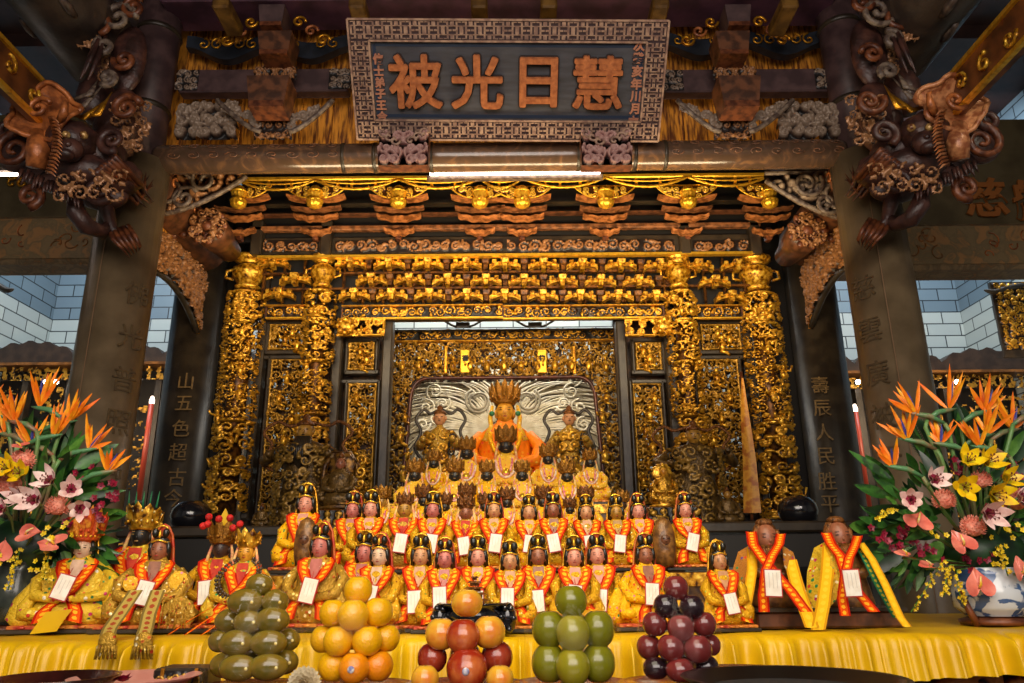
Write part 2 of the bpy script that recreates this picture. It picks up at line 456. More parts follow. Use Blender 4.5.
wall('wall_right', (XR, YB), (XR, -3), 0, ZC)

# ------------------------------------------------------------------ columns
YF, YR = 4.6, 6.2
XFL = P(98, 430, YF).x; XFR = P(905, 430, YF).x
XRL = P(184, 430, YR).x; XRR = P(829, 430, YR).x
def glyphs(parent, text, pxs, Y, size, m, rz=0, name='character'):
    for ch, (px, py) in zip(text, pxs):
        mb = text_mesh(ch, size, .004, 0); p = P(px, py, Y); place(mb, p, rz); mb.build(name, m, parent, world=True)

def column(s, X, Y, r, ztop, front):
    nm = 'temple_column'; side_w = 'left' if s < 0 else 'right'
    lab = ('thick brown lacquered front column on the %s with a dragon bracket at its head' % side_w) if front else \
          ('dark rear column on the %s, gold characters running down its face' % side_w)
    t = thing(nm, lab, 'column', (X, Y, 0), 0)
    mb = MB().lathe([(r * 1.02, .3), (r, 1.0), (r, ztop)], 28); mb.build('shaft', m_col if front else m_coldark, t)
    MB().lathe([(r * 1.5, 0), (r * 1.6, .1), (r * 1.35, .2), (r * 1.5, .3), (r * 1.05, .36)], 24).build('stone_base', m_grey, t)
    if front:
        z1 = P(160, 165, Y).z
        MB().lathe([(.145, ztop), (.145, z1 + 1.5)], 24).build('upper_post', m_plank, t)
        for py in (36, 112):
            z = P(160, py, Y).z; MB().lathe([(.15, z - .02), (.158, z), (.15, z + .02)], 24).build('band', m_coldark, t)
        MB().strip([(-.03 * s - .06, -r - .003, 1.0), (-.03 * s - .06, -r - .003, ztop - .4)], (1, 0, 0), .006).build('board_edge', mat('board_edge', '#7a5c40', rough=.5), t)
        # worn gilt characters wrapped on the inner flank
        a = R(58); n = V((-s * sin(a), -cos(a), 0)); chars = '佛光普照萬' if s < 0 else '慈雲廣被天'
        for k, ch in enumerate(chars):
            mg = text_mesh(ch, .17, .003, 0); z = P(100, 300 + k * 42, Y).z
            place(mg, V((0, 0, z)) + n * (r + .001), rz=-s * a); mg.build('character', mat('worn_gilt', '#5f4c30', '#4c3d2a', 40, .5), t)
    return t
zt = P(150, 165, YF).z
colFL = column(-1, XFL, YF, .2, zt, True); colFR = column(1, XFR, YF, .2, zt, True)
zr = P(200, 190, YR).z
colRL = column(-1, XRL, YR, .205, zr, False); colRR = column(1, XRR, YR, .205, zr, False)
glyphs(colRL, '山五色超古今', [(186, 381), (184, 403), (181, 428), (178, 452), (177, 477), (173, 498)], YR - .215, .15, m_txt, 0)
glyphs(colRR, '壽辰人民胜平', [(820, 385), (822, 408), (824, 432), (826, 456), (827, 481), (830, 504)], YR - .215, .15, m_txt, 0)

# near-black boards added as the shade between rear column and altar screen
for s in (-1, 1):
    X0 = XRL if s < 0 else XRR; X1 = P(238 if s < 0 else 776, 400, 6.3).x
    mb = MB().box(((X0 + X1) / 2, 6.36, zr / 2), (abs(X1 - X0), .05, zr)); bk('shade_board_left' if s < 0 else 'shade_board_right', mb, m_dark)

# ------------------------------------------------------------------ great round beam and the timber above it
m_rbmot = mat('faded_motif', '#8a5a3a', '#5c4030', 20, .4)
zb = P(505, 157, YF).z
t = thing('round_beam', 'lacquered round brown beam spanning between the front columns under the plaque', 'beam', (XC, YF, zb))
x0, x1 = XFL + .12 - XC, XFR - .12 - XC
MB().tube([(x0, 0, 0), (x0 + .03, 0, 0), (x1 - .03, 0, 0), (x1, 0, 0)], [.09, .1, .1, .09], 24).build('log', m_rbeam, t)
for px in (345, 376, 432, 578, 634, 664):
    x = P(px, 157, YF).x - XC; MB().tube([(x - .012, 0, 0), (x + .012, 0, 0)], .104, 24).build('band', m_coldark, t)
for s in (-1, 1):   # painted scroll sleeves
    xs = [P(q, 157, YF).x - XC for q in ((170, 345) if s < 0 else (664, 842))]
    mb = MB()
    rnd = random.Random(3 + s)
    for k in range(9):
        xx = xs[0] + (xs[1] - xs[0]) * (k + .5) / 9
        for d in (-1, 1):
            sp_ = [V((xx + .05 * (1 - .8 * q) * cos(d * q * 7 + k), -.104 * cos(a), .104 * sin(a))) for q in [i / 10 for i in range(11)] for a in [.1 + .35 * d * 1 + .25 * (1 - .8 * q) * sin(d * q * 7 + k)]]
            mb.tube(sp_, .0035, 5)
    mb.build('painted_scrolls', m_rbmot, t)

zb1 = P(505, 19, YF).z
t = thing('eaves_beam', 'broad purple painted beam across the very top above the plaque', 'beam', (XC, YF, zb1))
MB().box(((x0 + x1) / 2, -.05, .42), (x1 - x0 + .1, .34, .84), bevel=.02).build('beam_body', m_purple, t)
for px in (228, 361, 480, 548, 657, 783):
    p = P(px, 17, YF - .32)
    MB().box((0, 0, 0), (.11, .3, .09), bevel=.012).move(p).build('beam_end', mat('ochre_block', '#7a5720', '#54380f', 12, .5), t, world=True)

# wooden slatted backing behind the brackets
mb = MB(); za, zc_ = P(505, 143, 4.85).z, P(505, 5, 4.85).z
xa, xb = XFL, XFR; n = 44
for i in range(n):
    x = xa + (xb - xa) * (i + .5) / n; mb.box((x, 4.86 + .01 * (i % 2), (za + zc_) / 2), ((xb - xa) / n * .96, .03, zc_ - za), m=0)
o = mb.build('painted_backboard', m_orange); tag(o, 'orange grained board showing between the brackets behind the plaque', 'panel')

# tie plank at mid height, both sides of the plaque
for s in (-1, 1):
    a = P(182 if s < 0 else 662, 84, 4.68); b = P(350 if s < 0 else 832, 84, 4.68); h = .19
    t = thing('tie_plank', 'flat dark plum plank with painted ends %s of the plaque' % ('left' if s < 0 else 'right'), 'beam', (a + b) / 2)
    w = (b - a).length; MB().box((0, 0, 0), (w, .1, h), bevel=.01).build('plank', m_plank, t)
    for k in range(2):
        x = (-w / 2 if k == 0 else w / 2); 
        cm = carving(.16, h * .9, .06, .006, .012, 11 + k, solid=True); place(cm, (x * .9, -.052, -h * .45)); cm.build('painted_end', m_greyc, t)
    # wavy dark blue arm above
    z = P(505, 48, 4.72).z - ((a + b) / 2).z
    out = []; nn = 36
    for i in range(nn + 1): q = i / nn; out.append((-w / 2 + w * q, z + .05 + .035 * cos(q * 2 * pi * 2)))
    for i in range(nn, -1, -1): q = i / nn; out.append((-w / 2 + w * q, z - .07 + .055 * cos(q * 2 * pi * 2)))
    MB().prism(out, -.02, .05).build('wavy_arm', m_blue, t)
    for q in (.15, .36, .62, .85):
        for d in (-1, 1):
            c = V((-w / 2 + w * q + d * .05, -.03, z + .0)); mb = MB().tube(spiral(c, .05, 1.2, d, pi / 2, 16), .007, 5); mb.build('scroll', m_gold, t)

# bracket stacks left and right of the plaque
for s in (-1, 1):
    c0 = 275 if s < 0 else 735
    wd = 'left' if s < 0 else 'right'
    t = thing('bracket_stack', 'stacked timber bracket set on the round beam %s of the plaque' % wd, 'bracket', P(c0, 140, 4.5))
    def blk(px, py, wpx, hpx, Y, m, tp=1.25, name='block'):
        p = P(px, py, Y); k = S(px, py, Y); mb = MB().box((0, 0, 0), (wpx * k / tp, .16, hpx * k * 1.05), taper=tp); mb.move(p).build(name, m, t, world=True)
        mb = MB().box((0, 0, 0), (wpx * k * .8, .165, hpx * k * .22)); mb.move(p - V((0, .01, hpx * k * .45))).build('block_edge', m_redbrown, t, world=True)
    blk(c0 + (3 if s < 0 else -5), 51, 34, 24, 4.42, m_brown)
    blk(c0 + (-4 if s < 0 else 2), 99, 42, 32, 4.36, m_brown)
    blk(c0, 24, 26, 22, 4.46, m_plank)
    p = P(c0 - 2, 140, 4.5); k = S(c0, 130, 4.5)
    cm = carving(38 * k, 22 * k, .07, .006, .03, 5, sym=True, solid=True); place(cm, p); cm.build('carved_foot', m_woodc, t, world=True)
    p = P(c0, 80, 4.5); cm = carving(44 * k, 16 * k, .06, .006, .03, 6, sym=True, solid=True); place(cm, p); cm.build('carved_collar', m_woodc, t, world=True)
    for d in (-1, 1):   # carved wings rising outwards
        c = P(c0 + d * 34, 132, 4.5); W_, H_ = 42 * k, 34 * k
        def ins(x, z, W_=W_, H_=H_, d=d):
            u = d * x / W_ + .5; return z / H_ > .75 * (1 - u) ** 1.0 * 0 + .55 * u and z / H_ < .62 + .45 * u
        cm = carving(W_, H_, .075, .006, .035, 17 + d, inside=lambda x, z, W_=W_, H_=H_, d=d: (lambda u: z / H_ > .75 * u - .1 and z / H_ < .5 + .55 * u)(d * x / W_ + .5), fat=1.75)
        place(cm, c); cm.build('carved_wing', m_greyc, t, world=True)
        pts = [P(c0 + d * (14 + q * 44), 132 - 32 * q ** 1.4, 4.47) for q in [i / 10 for i in range(11)]]
        MB().tube(pts, [.018] * 11, 6).build('wing_edge', m_grey, t, world=True)
        for q in range(3):
            cc = P(c0 + d * (24 + q * 12), 22 + q * 9, 4.5); MB().tube(spiral(cc, .05, 1.3, d, 0), .011, 6).build('cloud_scroll', m_gold if q != 1 else m_copper, t, world=True)

# carved dark panels by the column heads under the plank
for s in (-1, 1):
    k = S(210, 120, 4.6); c = P(207 if s < 0 else 808, 140, 4.6)
    cm = carving(60 * k, 42 * k, .09, .007, .06, 31, fat=1.7, solid=True); place(cm, c, sx=-s)
    o = cm.build('carved_corner_panel', m_greyc, loc=None); tag(o, 'dark carved scroll panel on the round beam beside the %s column post' % ('left' if s < 0 else 'right'), 'carving')

# ------------------------------------------------------------------ plaque
YT, YBt = 3.92, 4.44
bl, br_ = P(361, 138, YBt), P(659, 139.5, YBt); tl, tr = P(346, 18, YT), P(666, 20.5, YT)
cen = (bl + br_ + tl + tr) / 4; wv = ((br_ - bl) + (tr - tl)) / 2; hv = ((tl - bl) + (tr - br_)) / 2
W_, H_ = wv.length, hv.length; ax = wv.normalized(); az = (hv - ax * hv.dot(ax)).normalized(); ay = az.cross(ax)
PM = Matrix((ax, ay, az)).transposed()
plq = bpy.data.objects.new('name_plaque', None); COL.objects.link(plq); plq.location = cen; plq.rotation_euler = PM.to_euler()
tag(plq, 'large dark plaque with four big orange characters and a fretwork border', 'plaque')
m_plq = mat('plaque_field', '#4e4f56', '#3c3a3c', 5, .5, 0, .1, stretch=(1, 1, 6), lo=.35, hi=.7)
m_fret = mat('fret_strips', '#b08f78', '#86675a', 30, .5); m_fretb = mat('fret_ground', '#3f2a2c', rough=.6)
MB().box((0, 0, 0), (W_ - .2, .04, H_ - .2)).build('field', m_plq, plq)
bw = .125
mb = MB()
for c, sz in (((0, 0, H_ / 2 - bw / 2), (W_, .07, bw)), ((0, 0, -H_ / 2 + bw / 2), (W_, .07, bw)), ((-W_ / 2 + bw / 2, 0, 0), (bw, .07, H_ - 2 * bw)), ((W_ / 2 - bw / 2, 0, 0), (bw, .07, H_ - 2 * bw))): mb.box(c, sz)
mb.build('border', m_fretb, plq)
mb = MB(); cell = bw * .46   # interlocking fret
def swast(cx, cz, L, fl):
    w = .006; y = -.038
    for (dx, dz, sx_, sz_) in ((0, 0, L, w), (0, 0, w, L), (L / 2, fl * L / 4, w, L / 2), (-L / 2, -fl * L / 4, w, L / 2), (-fl * L / 4, L / 2, L / 2, w), (fl * L / 4, -L / 2, L / 2, w)):
        mb.box((cx + dx, y, cz + dz), (sx_ + w, .01, sz_ + w if sz_ > w else w))
def fill(xa, xb, za, zb2):
    nx = max(1, round((xb - xa) / cell)); nz = max(1, round((zb2 - za) / cell))
    for i in range(nx):
        for j in range(nz): swast(xa + (xb - xa) * (i + .5) / nx, za + (zb2 - za) * (j + .5) / nz, cell * .8, 1 if (i + j) % 2 else -1)
e = .012
fill(-W_ / 2 + e, W_ / 2 - e, H_ / 2 - bw + e, H_ / 2 - e); fill(-W_ / 2 + e, W_ / 2 - e, -H_ / 2 + e, -H_ / 2 + bw - e)
fill(-W_ / 2 + e, -W_ / 2 + bw - e, -H_ / 2 + bw, H_ / 2 - bw); fill(W_ / 2 - bw + e, W_ / 2 - e, -H_ / 2 + bw, H_ / 2 - bw)
mb.build('fretwork', m_fret, plq)
mb = MB()
for (xx, zz) in ((W_, H_), (W_ - 2 * bw, H_ - 2 * bw)):
    for c, sz in (((0, -.04, zz / 2), (xx, .02, .012)), ((0, -.04, -zz / 2), (xx, .02, .012)), ((-xx / 2, -.04, 0), (.012, .02, zz)), ((xx / 2, -.04, 0), (.012, .02, zz))): mb.box(c, sz)
mb.build('moulding', m_fret, plq)
mb = MB()
xx, zz = W_ - 2 * bw - .05, H_ - 2 * bw - .05
for c, sz in (((0, -.021, zz / 2), (xx, .004, .02)), ((0, -.021, -zz / 2), (xx, .004, .02)), ((-xx / 2, -.021, 0), (.02, .004, zz)), ((xx / 2, -.021, 0), (.02, .004, zz))): mb.box(c, sz)
mb.build('blue_line', mat('plaque_blue', '#23324a', rough=.5), plq)
m_char = mat('plaque_characters', '#c87a46', '#a05a32', 30, .45, .1, .3, lo=.35, hi=.65)
m_charedge = mat('character_edge', '#2a1c1a', rough=.6)
for ch, px in zip('被光日慧', (413, 475, 537, 597)):
    u = (px - 506) / 314 * W_; sz = .345
    a = thick_glyph(ch, sz, .018, .0085); place(a, (u, -.045, .0)); o = a.build('character', m_char, plq)
    a = thick_glyph(ch, sz, .006, .017); place(a, (u, -.026, 0)); a.build('character_outline', m_charedge, o)
for tx, px, dz, sz in (('歲次癸亥年川月立', 636, .03, .072), ('信士弟子王合立', 376, -.08, .066)):
    u = (px - 506) / 314 * W_
    for k, ch in enumerate(tx):
        a = text_mesh(ch, sz, .004, .003); place(a, (u - .0 * k, -.026, dz + (len(tx) / 2 - .5 - k) * sz * 1.08)); a.build('inscription', mat('inscription_red', '#b0765c', rough=.5), plq)
# carved lion-face rests under the plaque
for s in (-1, 1):
    px = 403 if s < 0 else 607; p = P(px, 165, 4.32); k = S(px, 150, 4.32)
    t = thing('plaque_rest', 'pinkish carved bracket on the round beam under the %s end of the plaque' % ('left' if s < 0 else 'right'), 'bracket', p)
    cm = carving(50 * k, 36 * k, .085, .005, .045, 44, sym=True, solid=True, fat=1.3); cm.build('face_carving', mat_lion if False else carve_mat('carved_pink', '#2c1616', '#7d4f4c', '#b08880', .05, .5, 30, .2), t)
    MB().box((0, .045, 18 * k), (50 * k, .09, 36 * k)).build('block', m_redbrown, t)
    for d in (-1, 1):
        mb = MB()
        for q in range(3): mb.tube(spiral((d * (.05 + .04 * q), -.045, .15 + .03 * q), .035, 1, d, 0, 12), .009, 5)
        mb.build('curl', m_fret, t)

# ------------------------------------------------------------------ side beams and boards, rear plane
m_bsc = mat('beam_motif', '#a86a30', '#7a5630', 20, .5)
for s in (-1, 1):
    wd = 'left' if s < 0 else 'right'
    xo = XL if s < 0 else XR; xi = XRL if s < 0 else XRR; pxm = 45 if s < 0 else 980
    z0, z1 = P(pxm, 270 if s < 0 else 275, YR).z, P(pxm, 223 if s < 0 else 230, YR).z
    t = thing('painted_tie_beam', 'wide painted beam running from the %s rear column to the side wall' % wd, 'beam', ((xo + xi) / 2, YR, (z0 + z1) / 2))
    w = abs(xi - xo); h = z1 - z0
    MB().box((0, 0, 0), (w, .3, h), bevel=.03).build('beam_body', m_painted, t)
    MB().box((0, -.16, 0), (w - .1, .01, h - .08)).build('painted_field', mat('beam_field', '#8a7450', '#a87c4c', 8, .5, c3='#7c6a4a', dist=1), t)
    rnd = random.Random(4)
    for k in range(5):
        mb = MB(); cx = -w / 2 + w * (k + .5) / 5
        for q in range(6):
            mb.tube(spiral((cx + rnd.uniform(-.2, .2), -.168, rnd.uniform(-.1, .1)), rnd.uniform(.04, .09), rnd.uniform(.4, 1), rnd.choice((-1, 1)), rnd.uniform(0, 6), 10), .007, 4)
        mb.build('painted_motif', m_bsc if k % 2 else m_copper, t)
    t2z = P(pxm, 205, 6.35).z
    b = MB().box(((xo + xi) / 2, 6.4, z1 + .62), (w, .06, 1.25)); o = b.build('upper_board_left' if s < 0 else 'upper_board_right', m_board)
    o.name = 'upper_board'; tag(o, 'plain olive brown board above the %s painted beam' % wd, 'panel')
    if s > 0:
        a = text_mesh('慈', .42, .01, .01); place(a, P(985, 197, 6.34)); a.build('character', mat('orange_character', '#a8642a', rough=.5), o, world=True)
        a = text_mesh('航', .42, .01, .01); place(a, P(1035, 200, 6.34)); a.build('character', mat('orange_character', '#a8642a', rough=.5), o, world=True)
    else:
        mb = MB(); c = P(12, 183, 6.34)
        for q in range(4): mb.tube(spiral(c + V((.1 * (q % 2), 0, .08 * (q // 2))), .07, 1, 1, q, 12), .012, 5)
        mb.build('painted_motif', MAT['orange_character'] if 'orange_character' in MAT else m_gold, o, world=False)
    # beam from the front column back to the rear column, and the gusset hanging below it
    xf = XFL if s < 0 else XFR; z = P(200, 250, 6.0).z; xm = (xf + xi) / 2
    t = thing('linking_beam', 'brown beam linking the %s front column to the rear column' % wd, 'beam', (xm, 5.4, z))
    mb = MB().tube([(0, -.75, .03), (0, -.6, .03), (0, .6, 0), (0, .72, 0)], [.13, .2, .2, .12], 14); mb.build('beam_body', m_brown, t)
    mb = MB()
    for q in range(5): mb.tube(spiral((-s * .2, -.5 + .2 * q, .02), .06, 1, 1, q, 12, 'yz'), .01, 5)
    mb.build('painted_scrolls', m_copper, t)
    Lg, Hg = 1.3, .55
    cm = carving(Lg, Hg, .1, .009, .05, 51, fat=1.3, solid=True, inside=lambda x, z: (1 - z / Hg) < .58 + .4 * abs(2 * x / Lg) ** 2)
    place(cm, (0, 0, 0), rz=pi / 2 if s < 0 else -pi / 2, sx=1 if s < 0 else -1)
    t = thing('openwork_gusset', 'pierced carved gusset with an orange edge under the %s linking beam' % wd, 'carving', (xm, 5.38, z - .2 - Hg))
    cm.build('openwork', m_woodc, t)
    MB().tube([(0, -Lg / 2, Hg), (0, Lg / 2, Hg)], .025, 6).build('top_rail', m_orange, t)
    MB().tube([(0, Lg / 2, Hg), (0, Lg / 2, 0)], .025, 6).build('end_rail', m_orange, t)
    pts = [(0, Lg * (q - .5), Hg * (1 - .58 - .4 * abs(2 * q - 1) ** 2)) for q in [i / 12 for i in range(13)]]
    MB().tube(pts, .025, 6).build('lower_rail', m_coldark, t)

# ------------------------------------------------------------------ side shrines at the rear
m_cornice = mat('cornice_wood', '#3a2a20', '#291c15', 10, .5, 0, .3)
for s in (-1, 1):
    wd = 'left' if s < 0 else 'right'; Y = 8.6
    xo = XL + .02 if s < 0 else XR - .02; xi = -3.05 if s < 0 else 2.95
    zc0 = P(40, 365, Y).z if s < 0 else P(980, 372, Y).z; w = abs(xi - xo); xm = (xo + xi) / 2
    t = thing('side_shrine', 'dark carved shrine cabinet with a humped cornice by the %s brick wall' % wd, 'shrine', (xm, Y, 0))
    out = [(-w / 2, zc0 - .02)]
    n = 60
    for i in range(n + 1):
        q = i / n; out.append((-w / 2 + w * q, zc0 + .1 + .15 * abs(sin(q * pi * 3)) ** .7 + .02 * sin(q * 90)))
    out.append((w / 2, zc0 - .02)); MB().prism(out, -.12, .12).build('cornice', m_cornice, t)
    MB().box((0, -.02, zc0 - .03), (w, .3, .03)).build('cornice_rail', mat('rail_orange', '#8c5a26', '#5c3a18', 10, .4), t)
    MB().box((0, .22, zc0 / 2), (w, .04, zc0)).build('backing', m_dark, t)
    cm = carving(w, .16, .1, .014, .03, 61, fat=1.1); place(cm, (0, -.1, zc0 - .22)); cm.build('frieze', m_goldd, t)
    nb = 6
    for i in range(nb + 1):
        x = -w / 2 + w * i / nb; MB().box((x, -.06, (zc0 - .2) / 2), (.07, .1, zc0 - .2)).build('post', m_coldark, t)
    pm = None
    for i in range(nb):
        x = -w / 2 + w * (i + .5) / nb; pw = w / nb - .12
        for z0_, hh, kk in ((zc0 - .62, .34, 0), (zc0 - 1.5, .8, 1), (zc0 - 2.3, .72, 0)):
            cm = carving(pw, hh, .13, .016, .03, 70 + i * 3 + kk, fat=1.0); place(cm, (x, -.08, z0_)); cm.build('openwork_panel', m_goldd, t)
    for i, q in enumerate(([(132, 400), (152, 401)] if s < 0 else [(855, 409)])):
        p = P(*q, 7.7); hp = 1.0
        c = thing('electric_candle', ['tall thin red candle lamp nearer the front column left', 'tall thin red candle lamp nearer the rear column left'][i] if s < 0 else 'tall thin red candle lamp between the two right columns', 'candle', p - V((0, 0, hp + .03)))
        MB().lathe([(.026, 0), (.026, hp)], 12).build('candle_tube', mat('candle_red', '#9a3a26', rough=.35, emit=.15), c)
        MB().lathe([(.024, hp), (.026, hp + .04), (.012, hp + .08)], 12).build('lamp_tip', emis('tip', '#ffe8d0', 5), c)
        MB().lathe([(.06, -.03), (.06, 0), (.026, .02)], 12).build('holder', m_coldark, c)
        # stand under it
        MB().lathe([(.09, -p.z + hp + .03), (.07, -p.z + hp + .1), (.02, -p.z + hp + .16), (.02, -.03)], 12).build('stand', m_coldark, c)
    for i, px in enumerate((46, 56, 98, 134) if s < 0 else (858, 868, 957)):
        p = P(px, 382, 8.3); c = MB().ell((0, 0, 0), .028, 8, 6).build('small_lamp', emis('spotlamp', '#fff4ea', 14)); c.location = p
        tag(c, 'tiny white spotlight glowing in the %s shrine' % wd, 'lamp', 'tiny white spotlights in the %s shrine' % wd)
        MB().tube([(0, .0, 0), (0, .12, .06)], .008, 6).build('lamp_arm', m_coldark, c)

# eaves of small shrine roofs poking in at both edges
for s in (-1, 1):
    Yt_ = 7.6; px = -4 if s < 0 else 1010; a = P(px, 300, Yt_)
    t = thing('shrine_eave', 'dark upturned eave tip at the %s edge in front of the brick wall' % ('left' if s < 0 else 'right'), 'roof', (a.x, Yt_, a.z))
    pts = [P(-30, 280, Yt_), P(-6, 284, Yt_), P(6, 290, Yt_), P(14, 289, Yt_)] if s < 0 else [P(1040, 283, Yt_), P(1008, 288, Yt_), P(995, 292, Yt_), P(984, 290, Yt_)]
    MB().tube(smooth_path(pts, 4), [.035] * 9 + [.03, .024, .016, .006], 8).build('eave_tip', m_coldark, t, world=True)
    if s > 0:
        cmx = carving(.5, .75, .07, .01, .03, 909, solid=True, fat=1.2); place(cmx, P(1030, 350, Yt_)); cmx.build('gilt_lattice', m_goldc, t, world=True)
        MB().box(P(1030, 352, Yt_ + .02) + V((0, 0, .36)), (.56, .03, .84)).build('frame', m_coldark, t, world=True)
# ------------------------------------------------------------------ the gilt altar screen
m_arm = mat('canopy_arm', '#c88048', '#7c4820', 22, .4, .1, .35, 50)
m_arm2 = mat('canopy_arm_dark', '#9c643c', '#5c3820', 22, .4, .1, .35, 50)
m_fr = mat('frieze_gilt', '#ffcf4c', '#4a2408', 34, .32, .55, .25, 60, c3='#cc901e', lo=.34, hi=.66)
def X_(px, Y, py=300): return P(px, py, Y).x
def Z_(py, Y, px=505): return P(px, py, Y).z
YS = 6.0
scr = thing('altar_screen', 'great gilt openwork altar screen of carved columns, panels and bracket tiers', 'altar', (XC, YS, 0))
def part(mb, name, m, par=None): return mb.build(name, m, par or scr, world=True)
def bar(px0, py0, px1, py1, Y, th, m, name, bevel=0, par=None):
    a = P(px0, (py0 + py1) / 2, Y); b = P(px1, (py0 + py1) / 2, Y); k = S((px0 + px1) / 2, (py0 + py1) / 2, Y)
    hz = P((px0 + px1) / 2, py0, Y).z - P((px0 + px1) / 2, py1, Y).z
    c = (a + b) / 2; mb = MB().box(c, ((b - a).x, th, hz), bevel=bevel); return part(mb, name, m, par)
def vpost(pxt, pyt, pxb, pyb, w, Y, m, name='post', th=.08):
    a, b = P(pxt, pyt, Y), P(pxb, pyb, Y); x = (a.x + b.x) / 2; w = w * S(pxt, (pyt + pyb) / 2, Y)
    return part(MB().box((x, Y, (a.z + b.z) / 2), (w, th, a.z - b.z), bevel=.012), name, m)
def relief(px0, py0, px1, py1, Y, cell, seed, m, name, depth=.03, solid=False, sym=False, fat=1.0, step=.0085, rim=False, inside=None):
    a = P(px0, (py0 + py1) / 2, Y); b = P(px1, (py0 + py1) / 2, Y); pm = (px0 + px1) / 2
    z1, z0 = P(pm, py0, Y).z, P(pm, py1, Y).z
    cm = carving(b.x - a.x, z1 - z0, cell, step, depth, seed, sym=sym, solid=solid, fat=fat, rim=rim, inside=inside)
    place(cm, ((a.x + b.x) / 2, Y, z0)); return part(cm, name, m)

def holed(px0, py0, px1, py1, Y, seed, thr=.16, inside=None, par=None, frame=None):
    """dark inner ply with ragged piercings that let the lit wall behind glint through"""
    a = P(px0, (py0 + py1) / 2, Y); b = P(px1, (py0 + py1) / 2, Y); pm = (px0 + px1) / 2; z1, z0 = P(pm, py0, Y).z, P(pm, py1, Y).z
    st = .011; nx = int((b.x - a.x) / st); nz = int((z1 - z0) / st); mb = MB(); idx = {}
    for j in range(nz):
        for i in range(nx):
            x = a.x + (i + .5) * st; z = z0 + (j + .5) * st
            if inside and not inside(x, z): continue
            if (not frame or frame(x, z)) and mnoise.noise(V((x * 26, seed * 3.1, z * 17))) > thr + .12 + .25 * mnoise.noise(V((x * 3, seed, z * 3))): continue
            f = []
            for (u, v) in ((0, 0), (1, 0), (1, 1), (0, 1)):
                kk = (i + u, j + v)
                if kk not in idx: idx[kk] = len(mb.v); mb.v.append(V((a.x + kk[0] * st, Y, z0 + kk[1] * st)))
                f.append(idx[kk])
            mb.f.append(f); mb.m.append(0); mb.sm.append(False)
    return part(mb, 'inner_ply', m_ply, par)
m_ply = mat('inner_ply', '#1c0f06', '#4a2a0e', 30, .4, .3, .3)
def figs(px0, py0, px1, py1, Y, n, seed, par=None):
    r_ = random.Random(seed)
    for i in range(n):
        px = px0 + (px1 - px0) * (.2 + .6 * ((i * .618 + seed * .37) % 1)); py = py0 + (py1 - py0) * (i + .7) / n; p = P(px, py, Y); k = S(px, py, Y) * r_.uniform(.75, 1.1); mb = MB()
        mb.ell(p, (3.4 * k, .03, 6 * k), 8, 6); mb.ell(p + V((0, -.01, 8 * k)), 2.3 * k, 8, 6)
        for d in (-1, 1): mb.tube([p + V((d * 2 * k, 0, 4 * k)), p + V((d * 5 * k, -.02, r_.uniform(-1, 3) * k)), p + V((d * 6.5 * k, -.03, r_.uniform(-2, 8) * k))], 1.1 * k, 5)
        mb.tube([p + V((-3 * k, 0, -5 * k)), p + V((3 * k, -.01, -6.5 * k)), p + V((7 * k, 0, -9 * k))], 1.6 * k, 5)
        part(mb, 'carved_figure', m_fr, par)
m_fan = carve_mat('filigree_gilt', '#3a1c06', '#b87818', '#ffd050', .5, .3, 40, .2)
YA = 5.5
# fringe rail, posts and beaded swags
pend = [240, 316, 399, 480, 522, 605, 687, 768]
a, b = P(238, 176, YA), P(770, 179, YA)
zt1 = (a.z + b.z) / 2
part(MB().box(((a.x + b.x) / 2, YA, zt1), (b.x - a.x, .04, .035), bevel=.006), 'valance_rail', m_goldb)
part(MB().box(((a.x + b.x) / 2, YA + .01, zt1 - .085), (b.x - a.x, .02, .014)), 'valance_rail', m_goldb)
for px in (269, 292, 338, 352, 376, 432, 455, 499, 545, 560, 580, 636, 660, 715, 735, 750):
    p = P(px, 181, YA); part(MB().box((p.x, YA, zt1 - .05), (.022, .025, .08), bevel=.004), 'baluster', m_goldb)
for i in range(len(pend) - 1):
    xa, xb = X_(pend[i], YA, 180), X_(pend[i + 1], YA, 180)
    for dr, r in ((.085, .009), (.035, .006)):
        pts = [(xa + (xb - xa) * q, YA - .02, zt1 - .02 - dr * (1 - (2 * q - 1) ** 2) - (.0)) for q in [j / 24 for j in range(25)]]
        mb = MB().tube(pts, [r * (1 + .5 * (j % 2)) for j in range(25)], 6); part(mb, 'swag', m_goldb)
for i, px in enumerate(pend):
    p = P(px, 186, YA - .03); k = S(px, 190, YA)
    t = MB().lathe([(.3 * k, 14 * k * .0), (3.5 * k, -1 * k), (7 * k, -7 * k), (6.4 * k, -11 * k), (4.5 * k, -14 * k), (7.4 * k, -17 * k), (6.2 * k, -22 * k), (1.5 * k, -25 * k)], 40, p, mod=lambda q, u: 1 + .16 * abs(cos(q * 5)) * (1 if .1 < u < .95 else 0), smooth=True)
    for zz in (-7, -17): t.lathe([(7.6 * k, zz * k - .01), (8.6 * k, zz * k), (7.6 * k, zz * k + .01)], 20, p)
    lot = part(t, 'lotus_pendant', m_goldb)
    for d in (-1, 1):
        if (i == 0 and d < 0) or (i == len(pend) - 1 and d > 0): continue
        Wd, Hd = 25 * k, 13 * k
        cm = carving(Wd, Hd, .06, .0055, .015, 80 + i, inside=lambda x, z, Wd=Wd, Hd=Hd, d=d: (z / Hd) > ((d * x / Wd + .5)) ** 2.2, fat=1.1, solid=True)
        place(cm, (p.x + d * (6 * k + Wd / 2), YA - .02, p.z - 13 * k)); part(cm, 'filigree_fan', m_fan)
        pts = [(p.x + d * (6 * k + Wd * q), YA - .015, p.z - 12 * k + Hd * q ** 2.2) for q in [j / 8 for j in range(9)]]
        part(MB().tube(pts, .008, 5), 'fan_edge', m_goldb)
